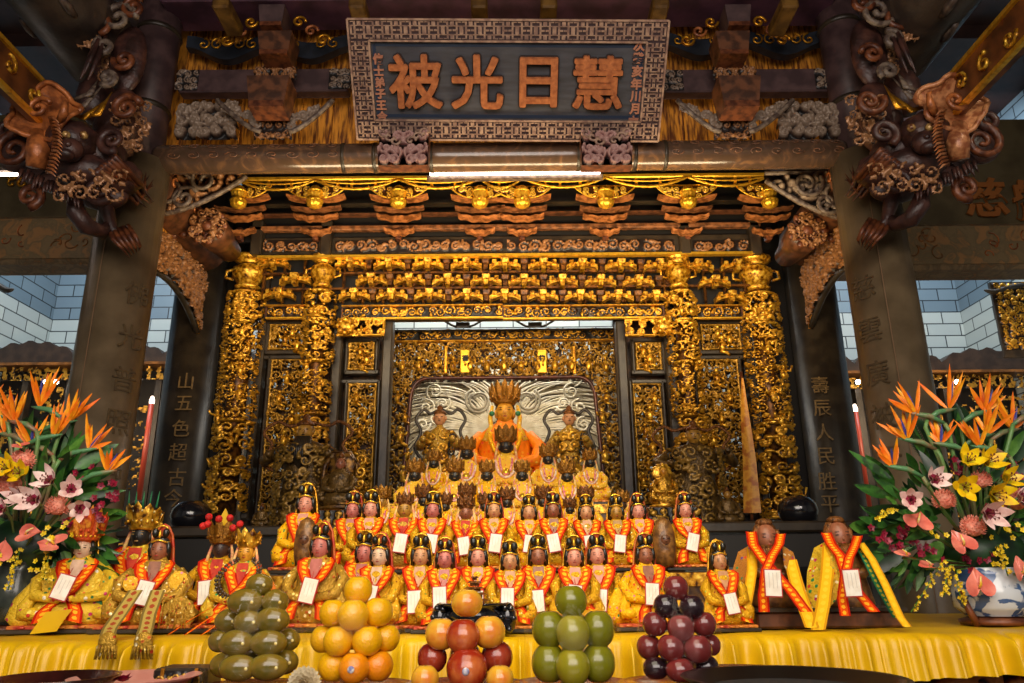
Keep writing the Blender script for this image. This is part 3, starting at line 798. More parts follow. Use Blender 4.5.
# bracket arms under the fringe
def boat(cx, z, Y, w, h, up, m, name='bracket_arm', th=.07):
    out = []; n = 14
    for i in range(n + 1): q = 2 * i / n - 1; out.append((cx + w / 2 * q, z + h / 2 * (.2 + .8 * 1) + up * abs(q) ** 2.5 * .0))
    for i in range(n, -1, -1): q = 2 * i / n - 1; out.append((cx + w / 2 * q, z - h / 2 + up * abs(q) ** 2.4))
    part(MB().prism(out, Y - th / 2, Y + th / 2), name, m)
def wing(cx, z, Y, w, h, m, name='cloud_arm', th=.06):
    for d in (-1, 1):
        out = []; n = 12
        for i in range(n + 1): q = i / n; out.append((cx + d * w / 2 * q, z + h * (.35 + .65 * q ** 2) + .12 * h * sin(q * 14)))
        for i in range(n, -1, -1): q = i / n; out.append((cx + d * w / 2 * q, z - h * (.55 * (1 - q) ** .7) + h * .5 * q ** 2 + .14 * h * sin(q * 11 + 1)))
        if d < 0: out.reverse()
        part(MB().prism(out, Y - th / 2, Y + th / 2), name, m)
for i, px in enumerate(pend):
    for (py, Y, w, h, m, kind) in ((200, 5.56, 52, 9, m_arm, 'b'), (210, 5.62, 50, 9, m_arm2, 'w'), (219, 5.66, 44, 12, m_arm, 'w'), (233, 5.72, 30, 12, m_arm, 'w')):
        c = P(px, py, Y); k = S(px, py, Y)
        if kind == 'b':
            for d in (-1, 1):
                if (i == 0 and d < 0) or (i == 7 and d > 0): continue
                out = []; n = 10
                for j in range(n + 1): q = j / n; out.append((c.x + d * k * (5 + 24 * q), c.z + 2.2 * k + 2.5 * k * q ** 3))
                for j in range(n, -1, -1): q = j / n; out.append((c.x + d * k * (5 + 24 * q), c.z - 1.2 * k + 4.2 * k * q ** 3))
                if d < 0: out.reverse()
                part(MB().prism(out, Y - .04, Y + .04), 'bracket_arm', m)
        else: wing(c.x, c.z, Y, w * k, h * k * .4, m)
    c = P(px, 236, 5.78); part(MB().box((c.x, 5.78, c.z + .01), (.05, .08, .11), bevel=.01), 'bracket_block', m_redbrown)
bar(245, 213, 765, 215, 5.72, .05, m_brown, 'tier_bar'); bar(250, 225, 760, 230, 5.78, .06, m_arm2, 'tier_bar', .01)
bar(262, 203, 748, 205, 5.7, .04, m_coldark, 'tier_bar')
bar(240, 180, 768, 240, 5.86, .03, m_dark, 'canopy_backing')
bar(240, 172, 768, 176, 5.66, .4, m_dark, 'canopy_top')
# carved lintel with panels
bar(256, 238, 757, 255, 5.86, .1, m_coldark, 'lintel', .01)
for (a_, b_) in ((262, 320), (333, 505), (505, 676), (691, 750)):
    relief(a_ + 2, 240, b_ - 2, 252, 5.8, .09, a_, m_woodc, 'lintel_carving', .022, solid=True, fat=1.15)
for px in (258, 327, 684, 754): vpost(px, 222, px, 256, 11, 5.8, m_coldark, 'lintel_post', .1)
bar(258, 254.5, 754, 257, 5.78, .05, m_goldb, 'gilt_moulding')
# bracket frieze: three courses of gilt blocks on curved arms
bar(258, 256, 754, 318, 6.0, .03, m_dark, 'frieze_backing')
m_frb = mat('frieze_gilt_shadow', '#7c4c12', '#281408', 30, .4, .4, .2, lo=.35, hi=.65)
def unit(px, py, small=False):
    Y = 5.93 if small else 5.86; c = P(px, py, Y); k = S(px, py, Y)
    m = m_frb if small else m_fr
    mb = MB().box(c + V((0, -.05, 0)), (7.5 * k, .08, 6 * k), taper=1.15, bevel=.008)
    mb.box(c + V((0, -.03, -5.5 * k)), (4.5 * k, .08, 5 * k))
    out = []; n = 14
    for i in range(n + 1): q = 2 * i / n - 1; out.append((c.x + 15.5 * k * q, c.z + (1.5 - 3.5 * q * q) * k))
    for i in range(n, -1, -1): q = 2 * i / n - 1; out.append((c.x + 15.5 * k * q, c.z - (2.6 + 4.8 * abs(q) ** 2.2) * k))
    for d in (-1, 1): mb.box(c + V((d * 10.5 * k, -.02, .3 * k)), (4.4 * k, .08, 4.4 * k), bevel=.004)
    mb.prism(out, c.y - .035, c.y + .03)
    part(mb, 'frieze_bracket', m)
for r, (py, off) in enumerate(((264, 0), (280, 19.2), (295, 0))):
    for i in range(7):
        for sgn in ((-1, 1) if i or off else (1,)):
            px = 505 + sgn * (i * 38.4 + off) * (1 - .012 * r)
            if 268 < px < 312 or 343 < px < 666 or 696 < px < 744: unit(px, py + (px - 505) * .006)
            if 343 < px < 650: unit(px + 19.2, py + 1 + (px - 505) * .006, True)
for i in range(25):
    px = 264 + i * 20
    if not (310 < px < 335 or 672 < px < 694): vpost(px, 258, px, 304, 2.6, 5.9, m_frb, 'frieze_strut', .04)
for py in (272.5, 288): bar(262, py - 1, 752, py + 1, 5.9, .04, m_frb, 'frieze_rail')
# gilt relief band
for (a_, b_) in ((266, 312), (342, 503), (503, 664), (692, 742)):
    bar(a_, 306, b_, 319, 5.9, .05, m_brown, 'band_board')
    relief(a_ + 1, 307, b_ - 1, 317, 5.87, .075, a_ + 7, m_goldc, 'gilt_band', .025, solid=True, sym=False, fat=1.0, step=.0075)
    bar(a_, 317.5, b_, 319, 5.84, .03, m_goldb, 'gilt_moulding'); bar(a_, 305, b_, 306.2, 5.84, .03, m_gold, 'gilt_moulding')
# posts of the frame
for l, r in ((261, 749), (336, 672), (387, 623)):
    top = 320 if l != 261 else 256
    for px, d in ((l, 1), (r, -1)):
        vpost(px, top if l != 387 else 322, px - d * 3.2 * (1.3 if l < 300 else 1), 520, 10 if l != 261 else 8, 6.0, m_coldark, 'frame_post', .12)
bar(340, 318, 668, 320.5, 6.0, .05, m_coldark, 'head_rail')
# carved side panels and their frames
SP = [((270, 325, 310, 351), 6.03, 0), ((266, 360, 309, 512), 6.03, 1), ((349, 343, 375, 371), 6.06, 0), ((346, 384, 375, 505), 6.06, 1)]
for k, ((x0_, y0_, x1_, y1_), Y, big) in enumerate(SP):
    for s in (-1, 1):
        if s < 0: q = (x0_, y0_, x1_, y1_)
        else: q = (1010 - x1_, y0_, 1010 - x0_, y1_)
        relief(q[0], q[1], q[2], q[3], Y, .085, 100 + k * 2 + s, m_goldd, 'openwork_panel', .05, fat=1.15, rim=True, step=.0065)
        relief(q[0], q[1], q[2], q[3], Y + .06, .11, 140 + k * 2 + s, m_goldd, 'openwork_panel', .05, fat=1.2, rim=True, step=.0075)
        figs(q[0] + 4, q[1] + 4, q[2] - 4, q[3] - 3, Y - .05, 7 if big else 3, k * 5 + s)
        for (a_, b_, c_, d_) in ((q[0] - 4, q[1] - 4, q[2] + 4, q[1]), (q[0] - 4, q[3], q[2] + 4, q[3] + 4)): bar(a_, b_, c_, d_, Y - .02, .06, m_coldark, 'panel_rail', .006)
        for xx in (q[0] - 2, q[2] + 2): vpost(xx, q[1] - 4, xx - (xx - 505) * -.0, q[3] + 4, 4, Y - .02, m_coldark, 'panel_stile', .06)
for s in (-1, 1):
    rects = []
    for (x0_, y0_, x1_, y1_), Y, big in SP:
        q = (x0_, y0_, x1_, y1_) if s < 0 else (1010 - x1_, y0_, 1010 - x0_, y1_)
        A_, B_ = P(q[0], (q[1] + q[3]) / 2, 6.15), P(q[2], (q[1] + q[3]) / 2, 6.15); rects.append((A_.x, B_.x, P(q[0], q[3], 6.15).z, P(q[0], q[1], 6.15).z))
    def hole_ok(x, z, rects=rects): return any(a_ - .02 < x < b_ + .02 and c_ - .02 < z < d_ + .02 for a_, b_, c_, d_ in rects)
    x0_, x1_ = (250, 392) if s < 0 else (618, 762)
    holed(x0_, 318, x1_, 530, 6.15, 500 + s, frame=hole_ok)
# corner brackets over the niche
for s in (-1, 1):
    q = (338, 320, 386, 338) if s < 0 else (624, 320, 672, 338)
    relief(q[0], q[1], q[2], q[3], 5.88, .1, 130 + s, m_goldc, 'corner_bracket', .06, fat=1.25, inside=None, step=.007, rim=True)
    c = P(346 if s < 0 else 664, 327, 5.82); mb = MB().ell(c, (.07, .06, .07), 12, 8)
    for j in range(8): mb.ell(c + V((.055 * cos(j * pi / 4), -.03, .055 * sin(j * pi / 4))), .025, 6, 5)
    part(mb, 'carved_lion', m_goldc if False else m_fr)
# full-length carved columns of the screen
def carved_column(pt, pb, w, Y, m, seed, label):
    a, b = P(pt[0], pt[1], Y), P(pb[0], pb[1], Y); k = S((pt[0] + pb[0]) / 2, 380, Y)
    r = w * k / 2; h = a.z - b.z; x = (a.x + b.x) / 2
    c = thing('carved_column', label, 'column', (x, Y, b.z))
    MB().lathe([(r * .55, 0), (r * .55, h)], 12).build('core', m_frb, c)
    rnd = random.Random(seed)
    secs = [(0, .16, .09, 1.35), (.16, .34, .11, 1.25), (.34, .55, .075, 1.1), (.55, .72, .075, 1.15), (.72, .84, .1, 1.3)]
    for i, (u0, u1, cell, fat) in enumerate(secs):
        cm = carving(pi * r * 1.15, h * (u1 - u0), cell, .0068, .05, seed * 10 + i, fat=fat, rim=False); wrap(cm, r * .8); cm.move((0, 0, h * u0))
        cm.build('carved_drum', m, c)
        MB().lathe([(r * .9, h * u1 - .012), (r * 1.02, h * u1), (r * .9, h * u1 + .012)], 16).build('ring', m_fr, c)
    # scroll handles, a lion mask and gilt vase at the head
    mb = MB()
    for d in (-1, 1):
        mb.tube(spiral((d * r * .55, -r * .6, h * .8), r * .5, 1.2, d, pi / 2), r * .11, 6)
        mb.tube(spiral((d * r * .5, -r * .65, h * .72), r * .42, 1.1, -d, 0), r * .1, 6)
    mb.build('scrollwork', m, c)
    mb = MB().ell((0, -r * .6, h * .755), (r * .5, r * .5, r * .45), 12, 8)
    for d in (-1, 1): mb.ell((d * r * .2, -r * 1.05, h * .765), r * .11, 8, 6); mb.ell((d * r * .4, -r * .75, h * .785), (r * .16, r * .1, r * .2), 8, 6)
    mb.ell((0, -r * 1.08, h * .748), (r * .16, r * .15, r * .13), 8, 6); mb.build('lion_mask', m_fr, c)
    v = h * .86; e_ = h - v
    MB().lathe([(r * .5, v), (r * .75, v + e_ * .08), (r * .55, v + e_ * .16), (r * .95, v + e_ * .45), (r * .9, v + e_ * .62), (r * .5, v + e_ * .75), (r * .8, v + e_ * .86), (r * .95, v + e_ * .92), (r * .9, h)], 18, mod=lambda q, u: 1 + .05 * cos(q * 10)).build('vase', m_fr, c)
    mb = MB()
    for d in (-1, 1): mb.tube([(d * r * .9, 0, v + e_ * .65), (d * r * 1.3, 0, v + e_ * .6), (d * r * 1.35, 0, v + e_ * .4), (d * r * .9, 0, v + e_ * .35)], r * .09, 6)
    mb.build('vase_handle', m_fr, c)
    mb = MB()   # small figures standing among the carving
    for i in range(7):
        q = R(rnd.uniform(-50, 50)); z = h * (.08 + .62 * i / 7); c0 = V((r * .95 * sin(q), -r * .95 * cos(q), z))
        mb.ell(c0, (r * .2, r * .16, r * .3), 8, 6); mb.ell(c0 + V((0, -.01, r * .38)), r * .13, 8, 6)
        for d in (-1, 1): mb.tube([c0 + V((d * r * .1, 0, r * .18)), c0 + V((d * r * .34, -.02, r * rnd.uniform(-.1, .3))), c0 + V((d * r * .4, -.04, r * .4))], r * .07, 5)
    mb.build('small_figures', m_fr, c)
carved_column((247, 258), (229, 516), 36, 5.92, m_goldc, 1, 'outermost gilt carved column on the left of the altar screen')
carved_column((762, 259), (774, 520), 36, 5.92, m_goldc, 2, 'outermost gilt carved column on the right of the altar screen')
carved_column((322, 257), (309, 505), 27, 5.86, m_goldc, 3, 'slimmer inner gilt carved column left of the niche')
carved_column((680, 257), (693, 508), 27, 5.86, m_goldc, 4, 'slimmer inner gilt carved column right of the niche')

# ------------------------------------------------------------------ niche
YN = 6.5
nic = thing('niche_surround', 'gilt pierced arch framing the white relief behind the enthroned buddha', 'arch', (P(503, 400, YN).x, YN, 0))
k = S(503, 400, YN); xl, xr = P(386, 400, YN).x, P(620, 400, YN).x; zb_, zt_ = Z_(512, YN), Z_(341, YN); xm = (xl + xr) / 2
zi = Z_(378, YN); kN = k
def inopen(x, z):   # x relative to xm, z absolute
    hw = (91 + (zi - z) / k * .06) * k; rad = 16 * k
    if z > zi or abs(x) > hw: return False
    dx = abs(x) - (hw - rad); dz = z - (zi - rad)
    return not (dx > 0 and dz > 0 and dx * dx + dz * dz > rad * rad)
for (cell_, dy_, sd_) in ((.085, 0, 200), (.11, .06, 203)):
    cm = carving(xr - xl, zt_ - zb_, cell_, .0075, .05, sd_, sym=True, inside=lambda x, z: not inopen(x, z + zb_), fat=1.15)
    place(cm, (xm, YN + dy_, zb_)); cm.build('pierced_arch', m_goldd, nic, world=True)
holed(384, 341, 622, 512, YN + .12, 31, .08, inside=lambda x, z: not inopen(x - xm, z), par=nic)
figs(392, 385, 412, 500, YN - .05, 6, 3, nic); figs(597, 385, 617, 500, YN - .05, 6, 4, nic)
pts = []
for q in [i / 6 for i in range(7)]: z = zb_ + (zi - 16 * k - zb_) * q; pts.append((xm - (91 + (zi - z) / k * .06) * k, YN - .02, z))
for i in range(1, 7): a = pi - i / 6 * pi / 2; pts.append((xm - 75 * k + 16 * k * cos(a), YN - .02, zi - 16 * k + 16 * k * sin(a)))
pts += [(2 * xm - x, y, z) for x, y, z in reversed(pts)]
MB().tube(pts, 2.0 * k, 8).build('arch_rim', mat('rim_red', '#5a2a14', '#3a180c', 20, .35, .2), nic, world=True)
def nbar(x0, y0, x1, y1, Y, th, m, name):
    a = P(x0, (y0 + y1) / 2, Y); b = P(x1, (y0 + y1) / 2, Y); h = P(505, y0, Y).z - P(505, y1, Y).z
    MB().box((a + b) / 2, (b.x - a.x, th, h), bevel=.005).build(name, m, nic, world=True)
nbar(388, 330, 618, 341, YN + .02, .06, m_brown, 'head_board'); nbar(388, 340, 618, 342, YN - .03, .05, m_gold, 'moulding'); nbar(388, 329.5, 618, 331, YN - .03, .05, m_coldark, 'moulding')
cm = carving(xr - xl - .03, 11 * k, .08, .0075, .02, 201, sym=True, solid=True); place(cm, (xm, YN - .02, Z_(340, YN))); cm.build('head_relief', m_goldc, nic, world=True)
for px in (465, 542):
    nbar(px - 4.5, 350, px + 4.5, 373, YN - .07, .03, m_goldb, 'gilt_tablet')
    a = text_mesh('福' if px < 500 else '德', .055, .003, .003); place(a, P(px, 358, YN - .09)); a.build('character', m_dark, nic, world=True)
for px in (446, 574): nbar(px - 1.6, 346, px + 1.6, 374, YN - .06, .03, m_gold, 'slender_post')
for px in (463, 535):
    c = P(px, 325, YN); mb = MB().box(c, (14 * k, .06, 4 * k)); 
    for d in (-1, 1): mb.tube([c + V((d * 6 * k, 0, -.02)), c + V((d * 12 * k, 0, 0)), c + V((d * 20 * k, 0, 5 * k))], 1.3 * k, 5)
    mb.build('strut', m_coldark, nic, world=True)
# little gilt figures across the head of the arch
rnd = random.Random(9)
for i in range(13):
    px = 402 + i * 17; p = P(px, 366, YN - .07); mb = MB()
    mb.ell(p, (3.4 * k, .03, 6 * k), 8, 6); mb.ell(p + V((0, -.01, 8 * k)), 2.3 * k, 8, 6)
    for d in (-1, 1): mb.tube([p + V((d * 2 * k, 0, 4 * k)), p + V((d * 5 * k, -.02, rnd.uniform(-1, 3) * k)), p + V((d * 5.5 * k, -.03, rnd.uniform(3, 8) * k))], 1 * k, 5)
    mb.build('carved_figure', m_fr, nic, world=True)

# white relief of streaming rays and clouds
YW = 7.1; kw = S(503, 420, YW)
m_white = mat('white_relief', '#b9b09a', '#9c927c', 9, .6, 0, .3, 60)
m_cream = mat('cream_strands', '#f2ecd8', '#dcd2b6', 12, .5)
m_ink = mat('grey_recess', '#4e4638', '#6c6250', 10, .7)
rel = thing('cloud_relief', 'white wall relief of streaming hair-like rays and curling clouds behind the buddha', 'relief', (P(503, 420, YW).x, YW, 0))
MB().box((0, .05, (Z_(362, YW) + Z_(520, YW)) / 2), (250 * kw, .04, Z_(362, YW) - Z_(520, YW))).build('panel', m_white, rel)
rx0 = rel.location.x
def rp(px, py, dy=0): p = P(px, py, YW); return V((p.x - rx0, dy, p.z))
rnd = random.Random(12)
nR = 0
for s in (-1, 1):
    mb = MB(); ink = MB()
    for i in range(52):
        a = R(-62 + i * 3); ln = 96 + rnd.uniform(-8, 14); pts = []
        for j in range(15):
            q = j / 14; r = 14 + ln * q; aa = a + .28 * sin(q * 3.2 + .3) - .18 * q + .035 * sin(q * 9 + i)
            pts.append(rp(503 + s * r * cos(aa) * 1.02, 432 - r * sin(aa) * .62 - 4, .02 - .012 * sin(q * pi)))
        pts = [p for p in pts if abs(p.x) < 112 * kw and p.z < Z_(366, YW)]
        if len(pts) < 4: continue
        mb.tube(pts, [.0115 * (1 - .35 * (j / len(pts))) + .001 for j in range(len(pts))], 5)
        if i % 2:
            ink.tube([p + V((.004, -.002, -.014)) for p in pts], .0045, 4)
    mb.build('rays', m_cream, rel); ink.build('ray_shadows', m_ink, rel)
    for (cx, cy, r) in ((-68, 392, 9), (-60, 404, 8), (-76, 408, 9), (-66, 418, 7), (-80, 425, 8), (-72, 380, 7)):
        for d in (1,):
            mb = MB().tube(spiral(rp(503 - s * cx, cy, -.02), r * kw, 1.6, s, rnd.uniform(0, 6), 22), .011, 6); mb.build('cloud_curl', m_cream, rel)
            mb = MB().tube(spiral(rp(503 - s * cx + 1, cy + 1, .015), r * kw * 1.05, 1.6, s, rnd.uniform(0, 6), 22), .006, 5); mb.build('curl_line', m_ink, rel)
    mb = MB()
    for rr in (14, 10): mb.tube(spiral(rp(503 + s * 24, 402, -.04), rr * kw, 1.1, -s, 1 if s > 0 else 2.1, 20, k=.5), .014, 6)
    mb.build('halo_curl', m_white, rel)
    mb = MB()
    for i in range(40):
        c = rp(503 + s * rnd.uniform(70, 92), rnd.uniform(430, 478), .01); mb.ell(c, (.012, .012, .008), 5, 4)
    tag(mb.build('pebbling', m_ink, rel), kind='stuff')

# ------------------------------------------------------------------ drum-shaped carved knobs and wing brackets at the canopy ends
for s in (-1, 1):
    wd = 'left' if s < 0 else 'right'
    px, py = (212, 231) if s < 0 else (803, 236); p = P(px, py, 5.35); kk = S(px, py, 5.35); r = 19 * kk
    t = thing('carved_boss', 'round carved floral boss beside the %s end of the gilt canopy' % wd, 'carving', p)
    MB().lathe([(0.01, -.08), (r * .7, -.06), (r * .92, 0), (r * .85, .1), (r * .6, .4)], 18, M=Matrix.Rotation(-pi / 2, 3, 'X')).build('drum', m_brown, t)
    cm = carving(r * 2.1, r * 2.1, .085, .007, .06, 77 + s, fat=1.35, inside=lambda x, z, r=r: x * x + (z - r * 1.05) ** 2 < r * r * 1.05); place(cm, (0, -.06, -r * 1.05)); cm.build('pierced_face', m_woodc, t)
    mb = MB()
    for i in range(9):
        a = i * 2 * pi / 9; c = V((r * .62 * cos(a), -.09, r * .62 * sin(a)))
        mb.tube(spiral(c, r * .33, 1.3, 1, a, 12), r * .07, 5); mb.ell(c + V((r * .25 * cos(a), 0, r * .25 * sin(a))), (r * .2, r * .12, r * .2), 8, 5)
    mb.ell((0, -.1, 0), (r * .3, r * .2, r * .3), 10, 7); mb.build('floral_face', m_redbrown, t)
    mb = MB()
    for i in range(5): mb.ell((s * -1 * -(r * (1.0 + .25 * i)), 0, r * (.3 + .08 * i) * (1 if i % 2 else -.4)), (r * .25, r * .2, r * .2), 8, 6)
    mb.build('side_scroll', m_redbrown, t)
    q = ((158, 172, 246, 216)) if s < 0 else ((766, 175, 852, 222))
    Y = 5.0; a, b = P(q[0], 195, Y), P(q[2], 195, Y); z1, z0 = P((q[0] + q[2]) / 2, q[1], Y).z, P((q[0] + q[2]) / 2, q[3], Y).z; W0, H0 = b.x - a.x, z1 - z0
    ins = (lambda x, z: z / H0 > .0 + .85 * max(0, (x / W0 + .5)) ** 1.8 and z / H0 < 1.0) if s < 0 else (lambda x, z: z / H0 > .85 * max(0, (.5 - x / W0)) ** 1.8)
    cm = carving(W0, H0, .16, .008, .07, 90, inside=ins, fat=1.3, solid=True, turns=1.2); place(cm, ((a.x + b.x) / 2, Y, z0))
    t = thing('wing_bracket', 'wing-shaped carved bracket under the round beam against the %s front column' % wd, 'bracket', ((a.x + b.x) / 2, Y, z0))
    cm.build('carving', m_woodc if s < 0 else m_greyc, t, world=True)
    pts = [((a.x + b.x) / 2 - s * -1 * W0 * (-(q_) + .5) * -1 if False else (a.x + W0 * q_ if s < 0 else b.x - W0 * q_), Y - .03, z0 + H0 * .85 * q_ ** 1.8) for q_ in [i / 14 for i in range(15)]]
    MB().tube(pts, .02, 6).build('edge', m_grey, t, world=True)
    pts = [(x, y, z1 - .0) for x, y, z in pts]; MB().tube([pts[0], pts[-1]], .018, 6).build('edge', m_grey, t, world=True)
    mb = MB()
    for (u, v, rr) in ((.18, .5, .17), (.55, .72, .12), (.35, .3, .1)):
        x = a.x + W0 * u if s < 0 else b.x - W0 * u; mb.tube(spiral((x, Y - .07, z0 + H0 * v), rr, 1.5, -s, .5, 22), .017, 6)
    mb.build('big_scroll', m_grey, t, world=True)

# fluorescent tubes
a, b = P(430, 173, 5.36), P(600, 173.5, 5.36)
t = thing('tube_lamp', 'white fluorescent tube lying on top of the gilt fringe', 'lamp', (a + b) / 2)
MB().tube([(-(b - a).x / 2, 0, 0), ((b - a).x / 2, 0, 0)], .014, 8).build('glass_tube', emis('tube', '#ffe9dc', 9), t)
MB().box((0, .04, -.02), ((b - a).x + .05, .05, .03)).build('batten', m_grey, t)
a, b = P(-40, 174, 5.2), P(17, 175, 5.2)
t = thing('tube_lamp', 'white fluorescent tube at the left edge below the dragon bracket', 'lamp', (a + b) / 2)
MB().tube([(-(b - a).x / 2, 0, 0), ((b - a).x / 2, 0, 0)], .014, 8).build('glass_tube', emis('tube', '#ffe9dc', 9), t)
MB().box((0, .0, .035), ((b - a).x + .05, .05, .03)).build('batten', m_grey, t)
# ------------------------------------------------------------------ upper corners: long beams running to the viewer and dragon brackets
m_maroon = mat('maroon_lacquer', '#54342a', '#24140f', 12, .42, .0, .7, 24, c3='#3c2420', lo=.35, hi=.7)
m_beamdk = mat('long_beam_paint', '#4a3d33', '#2e2622', 4, .4, 0, .3, 22, c3='#3a302b')
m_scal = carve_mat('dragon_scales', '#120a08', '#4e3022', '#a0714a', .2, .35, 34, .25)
m_lighttan = mat('ear_tan', '#c98a5a', '#8c5030', 22, .35, .1, .4, 40)
for s in (-1, 1):
    wd = 'left' if s < 0 else 'right'
    def T(px, py, Y, s=s):
        p = P(px, py, Y); return p if s < 0 else V((XFR + (XFL - p.x), p.y, p.z))
    # round long beam
    a = T(106, 56, 4.5)
    t = thing('long_beam', 'huge dark round beam running from the %s front column towards the viewer' % wd, 'beam', (a.x, 2.4, a.z))
    MB().tube([(0, 2.3, 0), (0, 2.1, 0), (0, -2.4, 0)], [.2, .27, .27], 28).build('log', m_beamdk, t)
    mb = MB()
    for k in range(14):
        an = R(rnd.uniform(200, 330)) if s < 0 else R(rnd.uniform(210, 340))
        c = V((.272 * cos(an), -1.5 + k * .24, .272 * sin(an))); mb.ell(c, (.03, .1, .03), 6, 5)
    mb.build('worn_patches', mat('worn_patch', '#5e4c40', '#382d28', 20, .4), t)
    # painted board under and outside it, gilt lines on its edges
    b = T(63, 108, 4.1)
    t = thing('painted_side_board', 'orange painted board with gilt edge lines slanting up at the top %s' % wd, 'panel', (b.x, 2.2, b.z))
    MB().box((s * .0, 0, -.12), (.05, 3.9, .26)).build('board', mat('orange_board', '#7e4a20', '#4a2a14', 6, .45, 0, .2, c3='#6a3c1a'), t)
    for dz in (-.24, .0): MB().box((-s * .03, 0, dz), (.03, 3.9, .025)).build('gilt_line', m_goldb, t)
    mb = MB()
    for k in range(16): mb.tube(spiral((-s * .03, 1.8 - .22 * k, -.12 + rnd.uniform(-.04, .04)), .06, 1.1, rnd.choice((-1, 1)), k, 12, 'yz'), .012, 5)
    tag(mb.build('painted_scrolls', m_fr, t), kind='stuff')
    # ---- the dragon bracket
    Y = 3.95; k = S(90, 150, Y)
    t = thing('dragon_bracket', 'dark carved dragon head bracket with a big curled ear on the %s front column' % wd, 'carving', T(100, 165, Y))
    def B(mb, name, m, par=None): return mb.build(name, m, par or t, world=True)
    mb = MB()
    for (px, py, dy, rx, ry, rz_) in ((72, 142, 0, 25, 22, 22), (100, 158, .15, 26, 24, 22), (82, 172, .05, 30, 20, 18), (122, 178, .2, 20, 20, 18), (60, 182, .1, 22, 14, 13), (118, 130, .3, 24, 24, 34), (96, 100, .35, 20, 20, 30), (112, 70, .4, 18, 18, 30)):
        mb.ell(T(px, py, Y + dy), (rx * k, ry * k, rz_ * k), 16, 11, fn=lambda p: p * (1 + .07 * sin(9 * p.x + 3) * cos(8 * p.z)))
    B(mb, 'head', m_maroon)
    # relief scales over the shoulder
    for (px, py, w, h, Yc) in ((128, 155, 46, 62, 4.12), (112, 100, 40, 70, 4.2), (90, 205, 70, 34, 3.86), (82, 52, 50, 50, 4.1)):
        cm = carving(w * k, h * k, .1, .008, .05, 300 + px, fat=1.2, turns=1.1, rim=False); c = T(px, py, Yc); place(cm, c, sx=-s); B(cm, 'scale_carving', m_scal)
    # muzzle with teeth, eye
    mb = MB(); c = T(70, 150, Y - .12); mb.ell(c, (13 * k, 11 * k, 12 * k), 12, 9); mb.ell(c + V((0, -.03, -.05)), (9 * k, 8 * k, 6 * k), 10, 7)
    for d in (-1, 1): mb.ell(c + V((d * 4 * k, -.06, .0)), (3 * k, 3 * k, 3 * k), 8, 6)
    B(mb, 'muzzle', m_copper if False else m_maroon)
    for d in (-1, 1):
        c = T(66 + d * 9 + 9, 135, Y - .14); mb = MB().ell(c, 4.2 * k, 10, 8); B(mb, 'eye', mat('dragon_eye', '#c8a060', '#5a3020', 30, .2, .2))
    # the big curled ear: saucer with a rolled spiral
    ce_ = T(45, 114, Y - .1); mb = MB()
    n = 40; ring = []; vs = [ce_ + V((0, .03, 0))]
    for i in range(n):
        q = 2 * pi * i / n; r = (1 + .1 * sin(q * 5 + 1) + .04 * sin(q * 9)) * 31 * k
        vs.append(ce_ + V((r * cos(q) * 1.05, -.02 + .03 * sin(3 * q), r * sin(q) * .9)))
    for i in range(n): q = 2 * pi * i / n; vs.append(ce_ + V((16 * k * cos(q), .03, 15 * k * sin(q))))
    fs = [(1 + i, 1 + (i + 1) % n, n + 1 + (i + 1) % n, n + 1 + i) for i in range(n)] + [(0, n + 1 + i, n + 1 + (i + 1) % n) for i in range(n)]
    if s < 0: pass
    mb.add(vs, fs); mb.tube([vs[1 + i] for i in range(n)] + [vs[1]], .016, 6)
    B(mb, 'ear', m_copper if s < 0 else m_lighttan)
    mb = MB().tube(spiral(ce_ + V((-.02 * s * 0, -.06, 0)), 12 * k, 1.4, -s, .5, 22), [2.6 * k] * 23, 7); B(mb, 'ear_curl', m_copper)
    mb = MB().tube([T(60, 122, Y - .15), T(64, 112, Y - .2), T(66, 102, Y - .2), T(62, 98, Y - .18)], [4 * k, 4 * k, 2.4 * k, .5 * k], 8); B(mb, 'horn', m_copper)
    # neck ruff with bristling spines
    mb = MB().tube([T(38, 135, Y - .05), T(38, 150, Y - .08), T(36, 168, Y - .05)], [9 * k, 11 * k, 9 * k], 10); B(mb, 'cheek_frill', m_copper if s < 0 else m_lighttan)
    for i in range(16):
        q = i / 15; py = 118 + 54 * q; px = 50 + 4 * sin(q * 4)
        mb = MB().tube([T(px, py, Y - .16), T(px + 5, py + 1, Y - .2), T(px + 9, py + 5, Y - .2)], [2 * k, 1.3 * k, .2 * k], 5); B(mb, 'spine', m_copper if i % 3 else m_lighttan)
    for i in range(18):
        q = i / 17; px = 22 + 58 * q; py = 170 + 26 * q + 3 * sin(i * 2)
        mb = MB().tube([T(px, py, Y - .08), T(px - 2, py + 5, Y - .1), T(px - 5 + 4 * q, py + 11, Y - .1)], [2.4 * k, 1.6 * k, .3 * k], 5); B(mb, 'spine', m_maroon)
    for (px, py, r, dd) in ((14, 150, 20, 1), (8, 128, 13, -1), (30, 196, 13, 1), (100, 190, 15, -1), (126, 108, 15, 1), (112, 140, 14, -1)):
        mb = MB().tube(spiral(T(px, py, Y - .02), r * k, 1.6, dd * -s, px, 24), [4.4 * k * (1 - .02 * j) for j in range(25)], 8); B(mb, 'cloud_scroll', m_redbrown if px % 4 else m_maroon)
    mb = MB()
    for (px, py, rx, rz_) in ((20, 152, 24, 24), (44, 172, 24, 16), (118, 120, 24, 40), (104, 196, 26, 16), (128, 60, 20, 44)): mb.ell(T(px, py, Y + .22), (rx * k, 10 * k, rz_ * k), 14, 10)
    B(mb, 'carved_mass', m_maroon)
